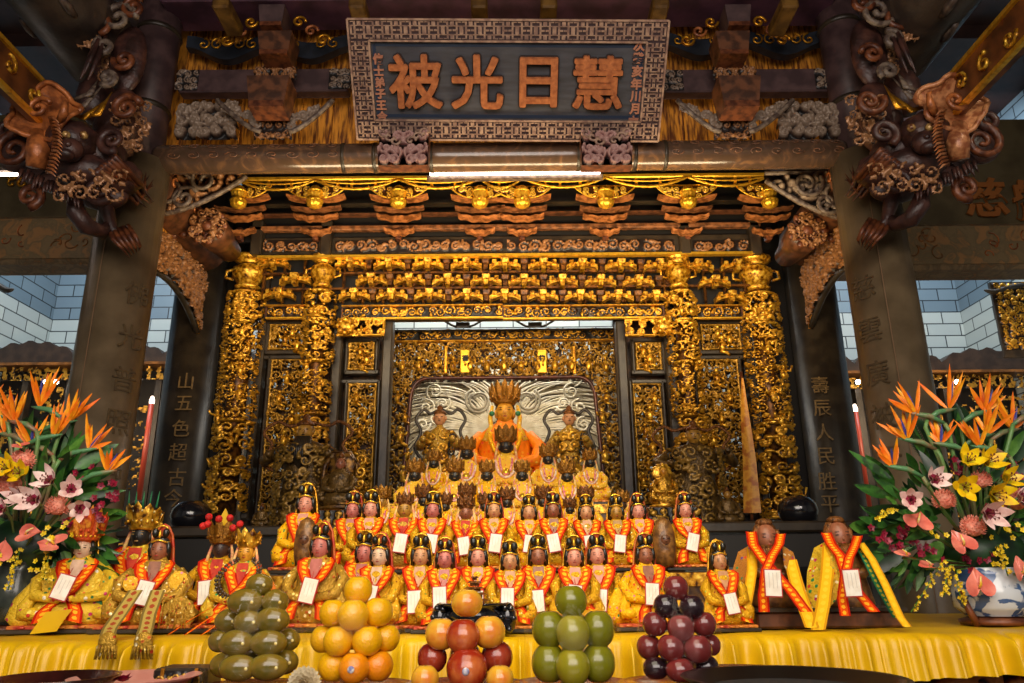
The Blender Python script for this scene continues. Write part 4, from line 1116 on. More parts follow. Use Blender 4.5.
    # curling whiskers and mane over the column
    for i in range(12):
        q = i / 11; p0 = T(96 + 18 * q, 172 - 16 * q, Y - .05); p1 = T(118 + 22 * q, 186 - 6 * q + 4 * sin(i * 3), Y + .2); p2 = T(136 + 8 * q, 200 + 6 * sin(i * 2) - 14 * q, Y + .33); p3 = T(150 + 4 * sin(i), 196 + 16 * sin(i * 5) - 8 * q, Y + .38)
        mb = MB().tube([p0, p1, p2, p3], [3.2 * k, 3 * k, 2 * k, .4 * k], 6); B(mb, 'mane_lock', m_redbrown if i % 2 else m_maroon)
    # lower belly roll and claw
    mb = MB()
    pts = [T(74, 196, Y + .05), T(76, 212, Y + .02), T(86, 226, Y + .08), T(102, 232, Y + .18), T(112, 222, Y + .25)]
    mb.tube(pts, [6 * k, 9 * k, 9 * k, 7 * k, 5 * k], 10); B(mb, 'belly_roll', m_maroon)
    mb = MB().tube([T(104, 200, Y + .2), T(108, 214, Y + .22), T(112, 228, Y + .22), T(120, 238, Y + .25)], [8 * k, 7 * k, 5 * k, 7 * k], 10); B(mb, 'foreleg', m_scal if False else m_maroon)
    for i in range(5):
        q = i / 4; p0 = T(110 + 18 * q, 232 - 6 * q, Y + .22)
        mb = MB().tube([p0, T(114 + 21 * q, 240 - 4 * q, Y + .18), T(122 + 18 * q, 248 - 2 * q, Y + .2), T(130 + 9 * q, 258 - 7 * q, Y + .27)], [3 * k, 2.6 * k, 1.8 * k, .3 * k], 6); B(mb, 'claw', m_redbrown)
    # gilt fish-tail leaves at the throat and clouds above
    for i, (x0_, y0_, x1_, y1_, x2_, y2_) in enumerate(((70, 108, 84, 106, 104, 84), (66, 112, 84, 118, 106, 100), (72, 100, 90, 94, 98, 80), (80, 118, 98, 114, 112, 92))):
        mb = MB().tube([T(x0_, y0_, Y + .05), T(x1_, y1_, Y), T(x2_, y2_, Y + .1)], [2 * k, 4.5 * k, .6 * k], 7, flat=.5); B(mb, 'leaf', m_gold if i % 2 else m_grey)
    for i, (px, py, r) in enumerate(((118, 18, 20), (134, 8, 14), (104, 46, 12), (124, 60, 12), (108, 78, 10), (98, 24, 14))):
        mb = MB().tube(spiral(T(px, py, 4.05), r * k, 1.5, -s, i, 20), [3.4 * k] * 21, 7); B(mb, 'cloud_scroll', m_redbrown if i % 2 else m_grey)
    mb = MB().ell(T(76, 22, 4.0), (13 * k, 10 * k, 16 * k), 12, 9); B(mb, 'pearl', m_maroon)
    for i, (px, py) in enumerate(((80, 64), (84, 70), (76, 70))):
        mb = MB().tube([T(px + 24, py - 40, 4.1), T(px + 14, py - 12, 4.0), T(px + 4, py + 10, 3.95)], [1.5 * k, 3 * k, .8 * k], 6); B(mb, 'tendril', m_maroon)
# ------------------------------------------------------------------ tables and tiers
m_cloth = mat('yellow_satin', '#e2b400', '#c89a00', 5, .4, .0, .08, 12, lo=.3, hi=.7)
ZT = P(505, 638, 2.55).z
tbl = thing('altar_table', 'long altar table under a yellow satin cloth, the statues standing on it', 'table', (XC, 3.2, 0))
txl, txr = -2.45, 2.45
def pleats(x):
    a = 1 - abs(sin(x * 33 + 2.2 * sin(x * 3.1) + 1.1 * sin(x * 7.7))) ** .75; b = 1 - abs(sin(x * 61 + 3 * sin(x * 5)))
    return .05 * a * (1 + .4 * sin(x * 4.3)) + .014 * b + .01 * sin(x * 9)
MB().box((0, .04, ZT - .05), (4.8, 1.1, .08)).build('table_board', m_redbrown, tbl)
for sx_ in (-1, 1):
    for yy in (-.5, .5): MB().lathe([(.09, 0), (.05, .1), (.045, ZT - .1)], 10, (sx_ * 2.2, yy, 0)).build('leg', m_redbrown, tbl)
cm = carving(4.6, .34, .13, .016, .04, 401, fat=1.2, solid=True); place(cm, (0, -.49, ZT - .46)); cm.build('carved_apron', carve_mat('carved_red', '#160704', '#6e2a16', '#b8702c', .2, .4, 24, .3), tbl)
# cloth: top and pleated drop as one sheet
mb = MB(); nx = 1100; prof = [(.66, 0), (.3, .0), (0, 0), (-.3, 0), (-.52, .0), (-.57, .0), (-.59, -.003), (-.6, -.012), (-.602, -.025), (-.604, -.05), (-.608, -.08), (-.614, -.115), (-.62, -.15)]
vs = []; uv = []
for j, (y, dz) in enumerate(prof):
    for i in range(nx + 1):
        x = txl + (txr - txl) * i / nx; drop = max(0, -dz)
        a = min(1, drop / .03); yy = y - a * (.012 + abs(pleats(x))) ; 
        zz = ZT + dz * (1 + (.12 * sin(x * 3.1) + .18 * sin(x * 1.7 + 1)) * a) + (.0025 * sin(x * 9 + y * 14) + .0015 * sin(x * 23 + 2) if drop == 0 else 0)
        vs.append((x, yy, zz))
fs = [(j * (nx + 1) + i, (j + 1) * (nx + 1) + i, (j + 1) * (nx + 1) + i + 1, j * (nx + 1) + i + 1) for j in range(len(prof) - 1) for i in range(nx)]
mb.add(vs, fs); clo = mb.build('satin_tablecloth', m_cloth); clo.location = (XC, 3.2, 0); tag(clo, 'yellow satin cloth with a pleated frill covering the altar table', 'tablecloth')
tiers = [(3.12, 3.48, 1.62), (3.48, 3.98, 1.73), (3.98, 4.38, 1.86), (4.38, 5.0, 2.0), (5.0, 6.02, 2.07)]
stand = thing('tiered_stand', 'dark wooden stepped stand behind the table carrying the upper rows of statues', 'stand', (XC, 4.4, 0))
for i, (ya, yb, z) in enumerate(tiers):
    w = (2.05, 1.6, 1.5, 1.5, 1.6)[i]; zb0 = ZT + .012 if ya < 3.83 else 0
    MB().box((0, (ya + yb) / 2 - 4.4, (z + zb0) / 2), (w, yb - ya, z - zb0), bevel=.01).build('step', m_brown if False else mat('tier_wood', '#5a3818', '#2e1a0c', 14, .4), stand)
    MB().box((0, ya - .008 - 4.4, z - .03), (w, .012, .05)).build('step_edge', m_goldd if False else m_fr, stand)
side_t = []
for s in (-1, 1):   # dark side tables behind
    t = thing('side_table', 'dark wooden side table behind the statues on the %s' % ('left' if s < 0 else 'right'), 'table', (XC + s * 1.56, 4.92, 0))
    ztb = 1.9
    MB().box((0, 0, ztb - .03), (1.34, .9, .06), bevel=.01).build('table_top', m_coldark, t)
    for sx_ in (-1, 1):
        for yy in (-.38, .38): MB().box((sx_ * .58, yy, (ztb - .06) / 2), (.08, .08, ztb - .06)).build('leg', m_coldark, t)
    MB().box((0, -.4, ztb - .16), (1.2, .03, .18)).build('apron', m_dark, t)
    px, py = (190, 524) if s < 0 else (800, 528); p = P(px, py, 4.75); k = S(px, py, 4.75); r = 20 * k
    b = thing('bowl_bell', 'shiny black round bell bowl resting on the %s side table' % ('left' if s < 0 else 'right'), 'bell', (p.x, p.y, ztb))
    MB().lathe([(r * .5, 0), (r * .85, r * .2), (r, r * .6), (r * .95, r * .95), (r * .7, r * 1.25), (r * .3, r * 1.4), (.01, r * 1.42)], 24).build('bowl', mat('black_shine', '#16161a', rough=.12, coat=.6), b)
    MB().lathe([(r * .6, 0), (r * .7, r * .12), (r * .5, r * .2)], 20).build('cushion_ring', m_redbrown, b)

# ------------------------------------------------------------------ statue kit (unit height, facing -Y, scaled at build)
SK = {k: mat('face_' + k, c, c2, 30, .42, 0, .0, sub=0) for k, (c, c2) in dict(pink=('#d4907a', '#c27c64'), pale=('#d8b496', '#c49c7c'), rose=('#be6f66', '#ac5f54'), tan=('#cc9468', '#b47c50'), brown=('#9a6044', '#7e482e'), dark=('#4a3226', '#32201a'), black=('#24201c', '#181614'), gold=('#e0a030', '#b87818'), ochre=('#b48434', '#94681f')).items()}
m_hair = mat('black_hair', '#14130f', '#24201a', 60, .3, 0, .3)
m_eye = mat('eye_line', '#1c0c08', rough=.4); m_lip = mat('lips', '#a02c24', rough=.4)
m_eyegold = mat('eye_gilt', '#b08a50', rough=.4)
m_crown = mat('crown_gilt', '#a87220', '#5a340e', 90, .35, .55, .6, 140, lo=.4, hi=.75)
m_crowndk = mat('crown_bronze', '#8a5420', '#3a200c', 80, .4, .45, .6, 140, lo=.4, hi=.7)
m_sash = ribbon_mat('sash_red_orange', '#b01606', '#e05208', '#ffb428', .019)
m_sashY = ribbon_mat('band_yellow', '#c88a10', '#eab41c', '#f0c030', .03)
m_sashG = ribbon_mat('band_olive', '#7a6430', '#b49a4c', '#a04828', .03)
m_sashGr = ribbon_mat('band_green', '#1e5a3a', '#2f7a4c', '#c8b030', .02)
m_paper = mat('paper_card', '#f2ece0', '#e6dccb', 30, .6); m_cardred = mat('card_red', '#b02818', rough=.5)
m_tagtxt = mat('card_writing', '#cfc6ba', rough=.6)
m_robe = {
 'gold': robe_mat('robe_gold', '#d8a01c', ['#ffe060', '#a8701c', '#ffcc30', '#8a3c10', '#fff0a0', '#8a9a3c', '#ffdc50', '#c87818'], 100, .4, .35, .9),
 'yellow': robe_mat('robe_yellow', '#eeb010', ['#e87a80', '#ffe070', '#d8501c', '#ffd830', '#3c8a4a', '#ffc820', '#a85010'], 85, .1, .35, .9),
 'floral': robe_mat('robe_floral', '#f0b832', ['#e890a0', '#f8e0b0', '#e8602a', '#ffd040', '#d85070', '#ffe080'], 70, .0, .4, .8),
 'orange': robe_mat('robe_orange', '#ee8010', ['#f6a830', '#e86010', '#f8c040', '#e0503c'], 34, .0),
 'green': robe_mat('robe_green', '#caa028', ['#2c8a4a', '#f8dc50', '#b83020', '#f0e4b0', '#3c9a58'], 60, .15, .4, 1.0),
 'mixed': robe_mat('robe_mixed', '#d8b02c', ['#2f8a50', '#d84030', '#f8e060', '#1f6a3a', '#f0e8d0', '#b83060', '#f0c020'], 50, .1, .4, 1.0),
 'olive': robe_mat('robe_olive', '#b48a30', ['#f0d478', '#7a4a1c', '#fff0c0', '#a83018', '#e0b040', '#c06028'], 62, .35, .35, 1.0),
 'wood': mat('robe_wood', '#5a3a1e', '#8a5e2c', 40, .35, .1, .4),
 'bronze': mat('robe_bronze', '#4e3a1a', '#1e140a', 34, .42, .4, .7, 50, c3='#6a4e20', lo=.3, hi=.7),
 'gilt': mat('robe_gilt', '#d8a030', '#5a3010', 40, .3, .7, .8, 60, lo=.42, hi=.72),
 'blue': robe_mat('robe_blue', '#b87830', ['#30508a', '#d84a30', '#3a8a5a', '#d8d0b0', '#6a4a8a'], 60, .1),
}
BODY = [(0.0, .25, .21), (.05, .275, .24), (.12, .28, .25), (.18, .25, .225), (.26, .195, .165), (.36, .17, .135), (.46, .175, .125), (.54, .16, .11), (.60, .105, .085), (.635, .06, .06), (.67, .048, .048)]
def bprof(z, wd=1.0):
    z = z / 1.0
    for (a, b) in zip(BODY, BODY[1:]):
        if a[0] <= z <= b[0]: q = (z - a[0]) / (b[0] - a[0]); return (a[1] + (b[1] - a[1]) * q) * wd, (a[2] + (b[2] - a[2]) * q)
    return (BODY[-1][1], BODY[-1][2]) if z > .5 else (BODY[0][1] * wd, BODY[0][2])
def on_body(x, z, wd=1.0, off=.012):
    hw, hd = bprof(min(max(z, 0), .66), wd); u = min(.97, abs(x) / hw); return V((x, -hd * sqrt(1 - u * u) - off, z))
def statue_body(H, wd, m, t, seed, z0=.07, name='robe'):
    r_ = random.Random(seed); n = 28; mb = MB(); vs = []; fs = []; ph = r_.uniform(0, 6); zs = [q[0] for q in BODY]
    lev = []
    for a, b in zip(BODY, BODY[1:]):
        for u in (0, .5): lev.append(a[0] + (b[0] - a[0]) * u)
    lev.append(BODY[-1][0])
    for i, z in enumerate(lev):
        hw, hd = bprof(z, wd)
        for j in range(n):
            q = 2 * pi * j / n; f = 1 + (.05 * sin(q * 9 + ph + z * 9) + .035 * sin(q * 17 + z * 22)) * (1 if z < .5 else .2)
            vs.append(V((hw * cos(q) * f, hd * sin(q) * f, z0 + z * (1 - z0)))*H)
    for i in range(len(lev) - 1):
        for j in range(n): l = (j + 1) % n; fs.append((i * n + j, i * n + l, (i + 1) * n + l, (i + 1) * n + j))
    fs.append(tuple(range(n - 1, -1, -1))); mb.add(vs, fs)
    for d in (-1, 1):  # sleeves meeting in the lap
        mb.tube([V(p) * H for p in ((d * .15 * wd, -.02, .56), (d * .22 * wd, -.07, .45), (d * .19 * wd, -.17, .33), (d * .06, -.235, .29))], [.045 * H, .058 * H, .056 * H, .035 * H], 10)
        mb.tube([V(p) * H for p in ((d * .20 * wd, -.15, .34), (d * .24 * wd, -.18, .22), (d * .25 * wd, -.18, .12))], [.05 * H, .06 * H, .03 * H], 8, flat=.45)
        mb.ell(V((d * .2 * wd, -.16, .17)) * H, (.08 * H * wd, .085 * H, .06 * H), 10, 7)
        mb.ell(V((d * .045, -.25, .3)) * H, (.035 * H, .03 * H, .03 * H), 8, 6)
    return mb.build(name, m, t)
def statue_head(H, skin, t, s=1.0, line=None):
    m = SK[skin]; ln = line or (m_eyegold if skin == 'black' else m_eye); mb = MB(); c = V((0, -.02, .745)) * H; a, b, h = .078 * H * s, .078 * H * s, .108 * H * s
    def fn(p):
        if p.y < 0:
            p = p.copy(); p.x *= 1 - .16 * max(0, -p.z); 
            if abs(p.x) < .22 and -.25 < p.z < .25: p.y -= .16 * (1 - abs(p.x) / .22) * (.6 - p.z)
        return p
    mb.ell(c, (a, b, h), 18, 14, fn=fn)
    mb.tube([c + V((0, .01 * H, -h * .8)), c + V((0, .005 * H, -h * 1.35))], [.042 * H, .05 * H], 10)
    for d in (-1, 1):
        mb.ell(c + V((d * a * 1.0, .01 * H, -h * .1)), (.014 * H, .02 * H, .038 * H), 6, 6)
        mb.ell(c + V((d * a * .42, -b * .86, h * .1)), (a * .24, b * .09, h * .035), 8, 5, 1)
        mb.ell(c + V((d * a * .42, -b * .85, h * .3)), (a * .28, b * .07, h * .025), 8, 5, 1)
    mb.ell(c + V((0, -b * .92, -h * .42)), (a * .25, b * .09, h * .05), 8, 5, 2)
    mb.ell(c + V((0, -b * .99, -h * .14)), (a * .15, b * .15, h * .13), 8, 6, 0)
    return mb.build('head', [m, ln, m_lip if skin not in ('black', 'dark') else ln], t)
def hair_guanyin(H, t, r_):
    mb = MB(); c = V((0, .015, .775)) * H
    mb.ell(c, (.098 * H, .09 * H, .115 * H), 16, 10, fn=lambda p: V((p.x, p.y if p.y > -.3 or p.z > .45 else -.3, p.z)))
    for d in (-1, 1): mb.tube([V(p) * H for p in ((d * .075, -.03, .83), (d * .09, -.02, .75), (d * .085, .02, .66))], [.018 * H, .022 * H, .02 * H], 8)
    hb = r_.uniform(.9, 1.1)
    for d in (-1, 1): mb.ell(V((d * .05, -.035, .915)) * H, (.037 * H * hb, .034 * H, .05 * H * hb), 10, 8)
    o = mb.build('hair', m_hair, t)
    mb = MB()
    mb.tube([V((.088 * sin(q) * 1.0, -.075 * cos(q) * 1.05, .835 + .01 * cos(q * 3))) * H for q in [R(-85 + i * 170 / 12) for i in range(13)]], .009 * H, 6)
    mb.ell(V((0, -.055, .9)) * H, (.014 * H, .014 * H, .04 * H), 8, 7); mb.tube([V((.06 * sin(q), -.02, .95 + .035 * cos(q))) * H for q in [R(-80 + i * 16) for i in range(11)]], .008 * H, 6)
    mb.build('tiara', m_goldb, o)
    return o
def mantle(H, t, m, s=1.0):
    """gilt hood edge arching behind the head down on to the shoulders"""
    pts = [V(p) * H for p in ((-.15, .04, .56), (-.12, .05, .66), (-.108 * s, .05, .78), (-.085 * s, .05, .9), (-.04, .05, .98 * s), (0, .05, 1.0 * s), (.04, .05, .98 * s), (.085 * s, .05, .9), (.108 * s, .05, .78), (.12, .05, .66), (.15, .04, .56))]
    vs = []; 
    mb = MB().tube(pts, .014 * H, 6); n = len(pts)
    mb.add(pts + [V((0, .09, .7)) * H], [(i, i + 1, n) for i in range(n - 1)]); return mb.build('hood', m, t)
def sash(H, t, r_, m, wd=1.0, cross=.36, w=.14, both=True, skin=None):
    mb = MB(); mb.add([V((-.055, -.085, .645)) * H, V((.055, -.085, .645)) * H, on_body(.06, .58, wd, .02) * H, on_body(.03, .5, wd, .024) * H, on_body(0, .42, wd, .03) * H, on_body(-.03, .5, wd, .024) * H, on_body(-.06, .58, wd, .02) * H], [(0, 6, 5, 4, 3, 2, 1)], 0, False); mb.build('neckline', SK[skin] if skin else m_red_inner, t)
    for d in (-1, 1):
        x1 = -d * r_.uniform(.1, .17); zc = cross + r_.uniform(-.04, .04)
        path = [V((d * .06, .06, .66)), V((d * .1, 0, .655)), V((d * .122, -.085, .605)), on_body(d * .105, .53, wd, .03), on_body(d * .062, .45, wd, .035 + .006 * d), on_body(0, zc, wd, .045 + .008 * d)]
        if both: path += [on_body(x1 * .5, (zc + .22) / 2, wd, .05 + .008 * d), on_body(x1, .2, wd, .05), on_body(x1 * 1.1, .1, wd, .04)]
        pts = [p * H for p in path]
        mb = MB().strip(pts, [V((1, 0, .25 * d)) if i > 1 else V((.2, -1, 0)) if False else V((0.6, -.8 , .0)) if d > 0 else V((.6, .8, 0)) for i in range(len(pts))], w * H, cup=.004 * H)
        mb.build('sash', m, t)
def card(H, t, r_, z=.33, x=0, tilt=None, sz=1.0, wd=1.0):
    a = r_.uniform(-.22, .22) if tilt is None else tilt; M = Matrix.Rotation(a, 3, 'Y') @ Matrix.Rotation(-.12, 3, 'X')
    p = on_body(x, z, wd, .165) * H; w, h = .135 * H * sz, .21 * H * sz
    mb = MB(); mb.box(p, (w + .02 * H, .004 * H, h + .02 * H), mat=M); o = mb.build('name_card', m_cardred, t)
    mb = MB(); mb.box(p + M @ V((0, -.005 * H, 0)), (w, .004 * H, h), mat=M); o2 = mb.build('card_paper', m_paper, o)
    mb = MB()
    for i, (dx, l) in enumerate(((-.25, .6), (0, .75), (.25, .5))):
        mb.box(p + M @ V((dx * w, -.0085 * H, (.4 - l / 2) * h)), (w * .035, .002 * H, h * l * .8), mat=M)
    mb.build('card_writing', m_tagtxt, o2)
    MB().tube([p + M @ V((0, 0, h / 2)), on_body(x * .5, z + .17, wd, .06) * H], .004 * H, 4).build('card_string', m_cardred, o)
def base(H, t, wd, m1, m2):
    MB().box((0, -.01 * H, .02 * H), (.66 * H * wd, .5 * H, .04 * H), bevel=.008 * H).build('pedestal', m1, t)
    mb = MB().box((0, -.01 * H, .055 * H), (.6 * H * wd, .46 * H, .035 * H), bevel=.006 * H)
    for i in range(5): mb.ell(V((-.22 * wd + .11 * wd * i, -.245, .055)) * H, (.04 * H, .012 * H, .014 * H), 8, 5)
    mb.build('pedestal_carving', m2, t)
def crown_fan(H, t, m, s=1.0, pts=7, hgt=.17, flare=1.35, z0=.815):
    mb = MB(); r0 = .088 * H * s; c = V((0, 0, z0)) * H
    mb.lathe([(r0, -.02 * H), (r0 * 1.06, 0), (r0, .03 * H)], 18, c); mb.ell(c + V((0, .01 * H, .03 * H)), (r0 * .95, r0 * .95, .1 * H * s), 12, 8)
    mb.lathe([(r0 * 1.02, 0), (r0 * (1 + (flare - 1) * .5), hgt * H * s * .4), (r0 * (1 + (flare - 1) * .85), hgt * H * s * .68)], 20, c + V((0, .004 * H, 0)), cap=False)
    for i in range(pts):
        a = R(-110 + 220 * i / (pts - 1)); hh = hgt * H * s * (1 - .35 * abs(2 * i / (pts - 1) - 1) ** 1.5)
        n = V((sin(a), -cos(a), 0)); tt = V((cos(a), sin(a), 0)); w = r0 * 4.1 / pts
        vs = []; 
        for (u, v, e) in ((-.5, 0, 0), (.5, 0, 0), (.54, .5, .45), (.42, .8, .8), (0, 1.0, 1.0), (-.42, .8, .8), (-.54, .5, .45)):
            vs.append(c + n * (r0 * (1 + (flare - 1) * e)) + tt * (u * w * (1 + .3 * e)) + V((0, 0, hh * v)))
        k0 = len(vs); vs += [p + n * .006 * H for p in vs]; vs.append(c + n * (r0 * (1 + (flare - 1) * .5) + .022 * H) + V((0, 0, hh * .45)))
        fs = [tuple(range(k0 - 1, -1, -1))] + [(k0 + j, k0 + (j + 1) % k0, 2 * k0) for j in range(k0)] + [(j, (j + 1) % k0, k0 + (j + 1) % k0, k0 + j) for j in range(k0)]
        mb.add(vs, fs, 0, False)
        mb.ell(c + n * (r0 * (1 + (flare - 1) * .3) + .016 * H) + V((0, 0, hh * .22)), .014 * H * s, 6, 5)
    return mb.build('crown', m, t)
def collar(H, t, wd, m1=None, m2=None):
    pts = [on_body(x, z, wd, .02) * H for x, z in ((-.12, .57), (-.115, .5), (-.085, .42), (-.04, .375), (0, .365), (.04, .375), (.085, .42), (.115, .5), (.12, .57))]
    MB().tube(pts, .018 * H, 8).build('collar', m1 or mat('collar_cream', '#f0e0c0', '#e0a0a0', 60, .5), t)
    pts = [on_body(p.x / H * .62, p.z / H + .03, wd, .025) * H for p in pts]
    MB().tube(pts, .013 * H, 8).build('collar', m2 or mat('collar_pink', '#d8607c', '#f0b0a0', 60, .5), t)
    MB().lathe([(.001, -.014 * H), (.045 * H, -.012 * H), (.05 * H, 0), (.001, .004 * H)], 16, on_body(0, .42, wd, .035) * H, M=Matrix.Rotation(pi / 2, 3, 'X')).build('breast_disc', m_goldb, t)

def guanyin(name, px, py, Y, zb0, skin, robe, label, H=None, rz=0, tagz=.33, tilt=None, wd=1.0, hascard=True, hassash=True, seed=0, group=None):
    pf = P(px, py, Y); Hh = H or (pf.z - zb0) / .745
    r_ = random.Random(seed + px); t = thing(name, label, 'statue', (pf.x, Y, zb0), R(rz), group)
    statue_body(Hh, wd, m_robe[robe], t, px); statue_head(Hh, skin, t); hair_guanyin(Hh, t, r_); mantle(Hh, t, m_sash_plain if r_.random() < .5 else m_gold)
    if hassash: sash(Hh, t, r_, m_sash, wd, skin=skin)
    if hascard: card(Hh, t, r_, tagz, r_.uniform(-.03, .03), tilt, wd=wd)
    base(Hh, t, wd, m_coldark, m_redgold); return t
m_red_inner = mat('red_lining', '#a81a0c', '#c43814', 30, .7)
m_sash_plain = mat('red_silk', '#b02c10', '#c87020', 20, .5)
m_redgold = mat('pedestal_red', '#b8402a', '#d88a30', 30, .4, .2, .3)
def blackbuddha(px, py, Y, zb0, robe, label, H=None, skin='black', crown=None, cs=1.0, wd=1.0, name='black_faced_buddha', cardz=None, hassash=False, rz=0, group=None):
    pf = P(px, py, Y); Hh = H or (pf.z - zb0) / .745
    t = thing(name, label, 'statue', (pf.x, Y, zb0), R(rz), group); r_ = random.Random(px)
    statue_body(Hh, wd, m_robe[robe], t, px); statue_head(Hh, skin, t); crown_fan(Hh, t, crown or m_crown, cs)
    mb = MB().ell(V((0, .03, .76)) * Hh, (.08 * Hh, .07 * Hh, .1 * Hh), 12, 8)
    for d in (-1, 1): mb.tube([V(p) * Hh for p in ((d * .09, -.01, .8), (d * .115, -.02, .7), (d * .13, -.05, .58))], [.012 * Hh, .016 * Hh, .02 * Hh], 6)
    mb.build('headdress', MAT['collar_pinkish'] if 'collar_pinkish' in MAT else mat('collar_pinkish', '#e8c070', '#d88060', 40, .5), t)
    if hassash: sash(Hh, t, r_, m_sash, wd)
    else: collar(Hh, t, wd)
    if cardz: card(Hh, t, r_, cardz, 0, wd=wd)
    base(Hh, t, wd, m_coldark, m_redgold); return t

# ------------------------------------------------------------------ front row of lady statues (standing on the yellow cloth)
ZF = ZT + .003
F_X = 1
F_ = [
 (321, 548, 2.95, 'rose', 'olive', 'lady statue with dusky face and crossed sashes, behind the oranges\' left side', .2),
 (365, 554, 3.0, 'rose', 'gold', 'rosy-faced lady statue half hidden behind the pale-faced one above the oranges', None),
 (380, 557, 2.83, 'pale', 'gold', 'pale-faced lady statue right behind the pile of oranges', None),
 (421, 557, 2.86, 'tan', 'gold', 'tan-faced lady statue between the oranges and the yellow apples', -.05),
 (445, 560, 2.8, 'rose', 'gold', 'rosy-faced lady statue directly left of the top yellow apple', None),
 (478, 558, 2.88, 'pink', 'gold', 'pink-faced lady statue directly behind the small metal censer tower', None),
 (510, 562, 2.8, 'tan', 'gold', 'golden-tan lady statue midway between yellow apples and green fruit', .02),
 (538, 557, 2.86, 'brown', 'gold', 'brown-faced lady statue just left of the top green fruit', None),
 (574, 558, 2.82, 'pink', 'gold', 'rosy lady statue looking over the topmost green fruit', None),
 (597, 556, 2.9, 'pink', 'gold', 'lady statue with a salmon face just right of the topmost green fruit', .1),
 (645, 556, 2.84, 'brown', 'yellow', 'ruddy brown-faced statue in a flaring yellow cape left of the dark plums', None),
 (719, 562, 2.75, 'tan', 'gold', 'tan-faced gold-robed lady statue seated alone right of the dark plums', -.15),
]
for i, (px, py, Y, sk, rb, lab, tl_) in enumerate(F_):
    wd = 1.25 if px in (645, 321) else 1.0
    pf = P(px, py, Y); guanyin('lady_statue', px, py, Y, ZF, sk, rb, lab, tagz=.3 if i % 2 else .36, tilt=tl_, seed=i, wd=wd, hascard=px not in (365,), rz=(-8 if px < 400 else 6 if px > 640 else 0))
    if px == 645:
        g_ = [o for o in bpy.data.objects if o.get('label') == lab][0]; Hq = (pf.z - ZF) / .745
        for d in (-1, 1): MB().tube([V(p) * Hq for p in ((d * .13, 0, .57), (d * .24, -.03, .42), (d * .31, -.06, .26), (d * .36, -.08, .13), (d * .37, -.08, .06))], [.05 * Hq, .1 * Hq, .13 * Hq, .12 * Hq, .05 * Hq], 14, flat=.5).build('flaring_cape', m_robe['yellow'], g_)
# second row
S_ = [
 (306, 505, 3.3, 'pink', 'yellow', 'leftmost pink-faced lady statue of the raised row, behind the brown wooden dome figure', False),
 (353, 511, 3.32, 'rose', 'gold', 'rose-faced lady statue of the raised row, left one of the close pair above the oranges', False),
 (371, 510, 3.22, 'pink', 'gold', 'pink-faced lady statue of the raised row, right one of the close pair above the oranges', True),
 (433, 511, 3.24, 'rose', 'gold', 'rose-faced lady statue of the raised row beside the crowned ochre-faced one', True),
 (494, 511, 3.24, 'tan', 'gold', 'tan-faced lady statue of the raised row right of the tall bronze-crowned figure', True),
 (529, 513, 3.3, 'tan', 'yellow', 'smaller tan-faced lady statue of the raised row near the middle', True),
 (553, 511, 3.2, 'brown', 'gold', 'ruddy-faced lady statue of the raised row above the green fruit', True),
 (586, 513, 3.34, 'tan', 'olive', 'dim tan-faced lady statue of the raised row wearing an olive robe', True),
 (616, 513, 3.24, 'ochre', 'gold', 'ochre-faced lady statue of the raised row with a large card', True),
 (638, 512, 3.32, 'pink', 'yellow', 'bright pink-faced lady statue of the raised row next to the ochre-faced one', True),
 (685, 511, 3.2, 'pink', 'gold', 'rightmost pink-faced lady statue of the raised row with a slanted card', True),
]
for i, (px, py, Y, sk, rb, lab, cd) in enumerate(S_):
    guanyin('lady_statue', px, py, Y, 1.623, sk, rb, lab, seed=40 + i, hascard=cd, tagz=.34, tilt=.25 if px == 685 else None)
blackbuddha(405, 510, 3.28, 1.623, 'olive', 'ochre-faced statue in a tall bronze crown at the left of the raised row', skin='ochre', crown=m_crowndk, cs=.9, name='crowned_statue', hassash=True, cardz=.34)
t = blackbuddha(466, 513, 3.26, 1.623, 'gold', 'dark-pink-faced statue in a tall bronze crown in the middle of the raised row', skin='brown', crown=m_crowndk, cs=1.0, name='crowned_statue', hassash=True, cardz=.32)

# third row: black faces under bronze crowns
T_ = [(424, 501, 3.7, 'black-faced statue under a bronze crown, leftmost of the shadowed row', 'yellow'),
      (445, 507, 3.62, 'small black-faced statue under a bronze crown behind the gap right of the leftmost pair', 'yellow'),
      (467, 500, 3.72, 'black-faced statue whose bronze crown rises above the tall-crowned middle figure', 'floral'),
      (485, 507, 3.62, 'little black-faced statue with a bronze crown half hidden in the middle', 'yellow'),
      (507, 503, 3.7, 'black-faced statue with a broad bronze crown below the central gold disc', 'floral'),
      (543, 502, 3.7, 'black-faced statue with a bronze crown just left above the ruddy lady', 'yellow'),
      (570, 510, 3.6, 'tiny black-faced statue in yellow between two lady statues', 'yellow'),
      (586, 502, 3.72, 'black-faced statue with a bronze crown at the right of the shadowed row', 'floral')]
for (px, py, Y, lab, rb) in T_: blackbuddha(px, py, Y, 1.733, rb, lab, crown=m_crowndk, cs=1.25)
blackbuddha(382, 502, 3.75, 1.733, 'yellow', 'yellow-robed statue with an orange crown behind the close pair on the left', skin='ochre', crown=m_crown, cs=1.2)
blackbuddha(622, 505, 3.75, 1.733, 'yellow', 'orange-crowned statue behind the ochre-faced lady on the right', skin='dark', crown=m_crown, cs=1.2)
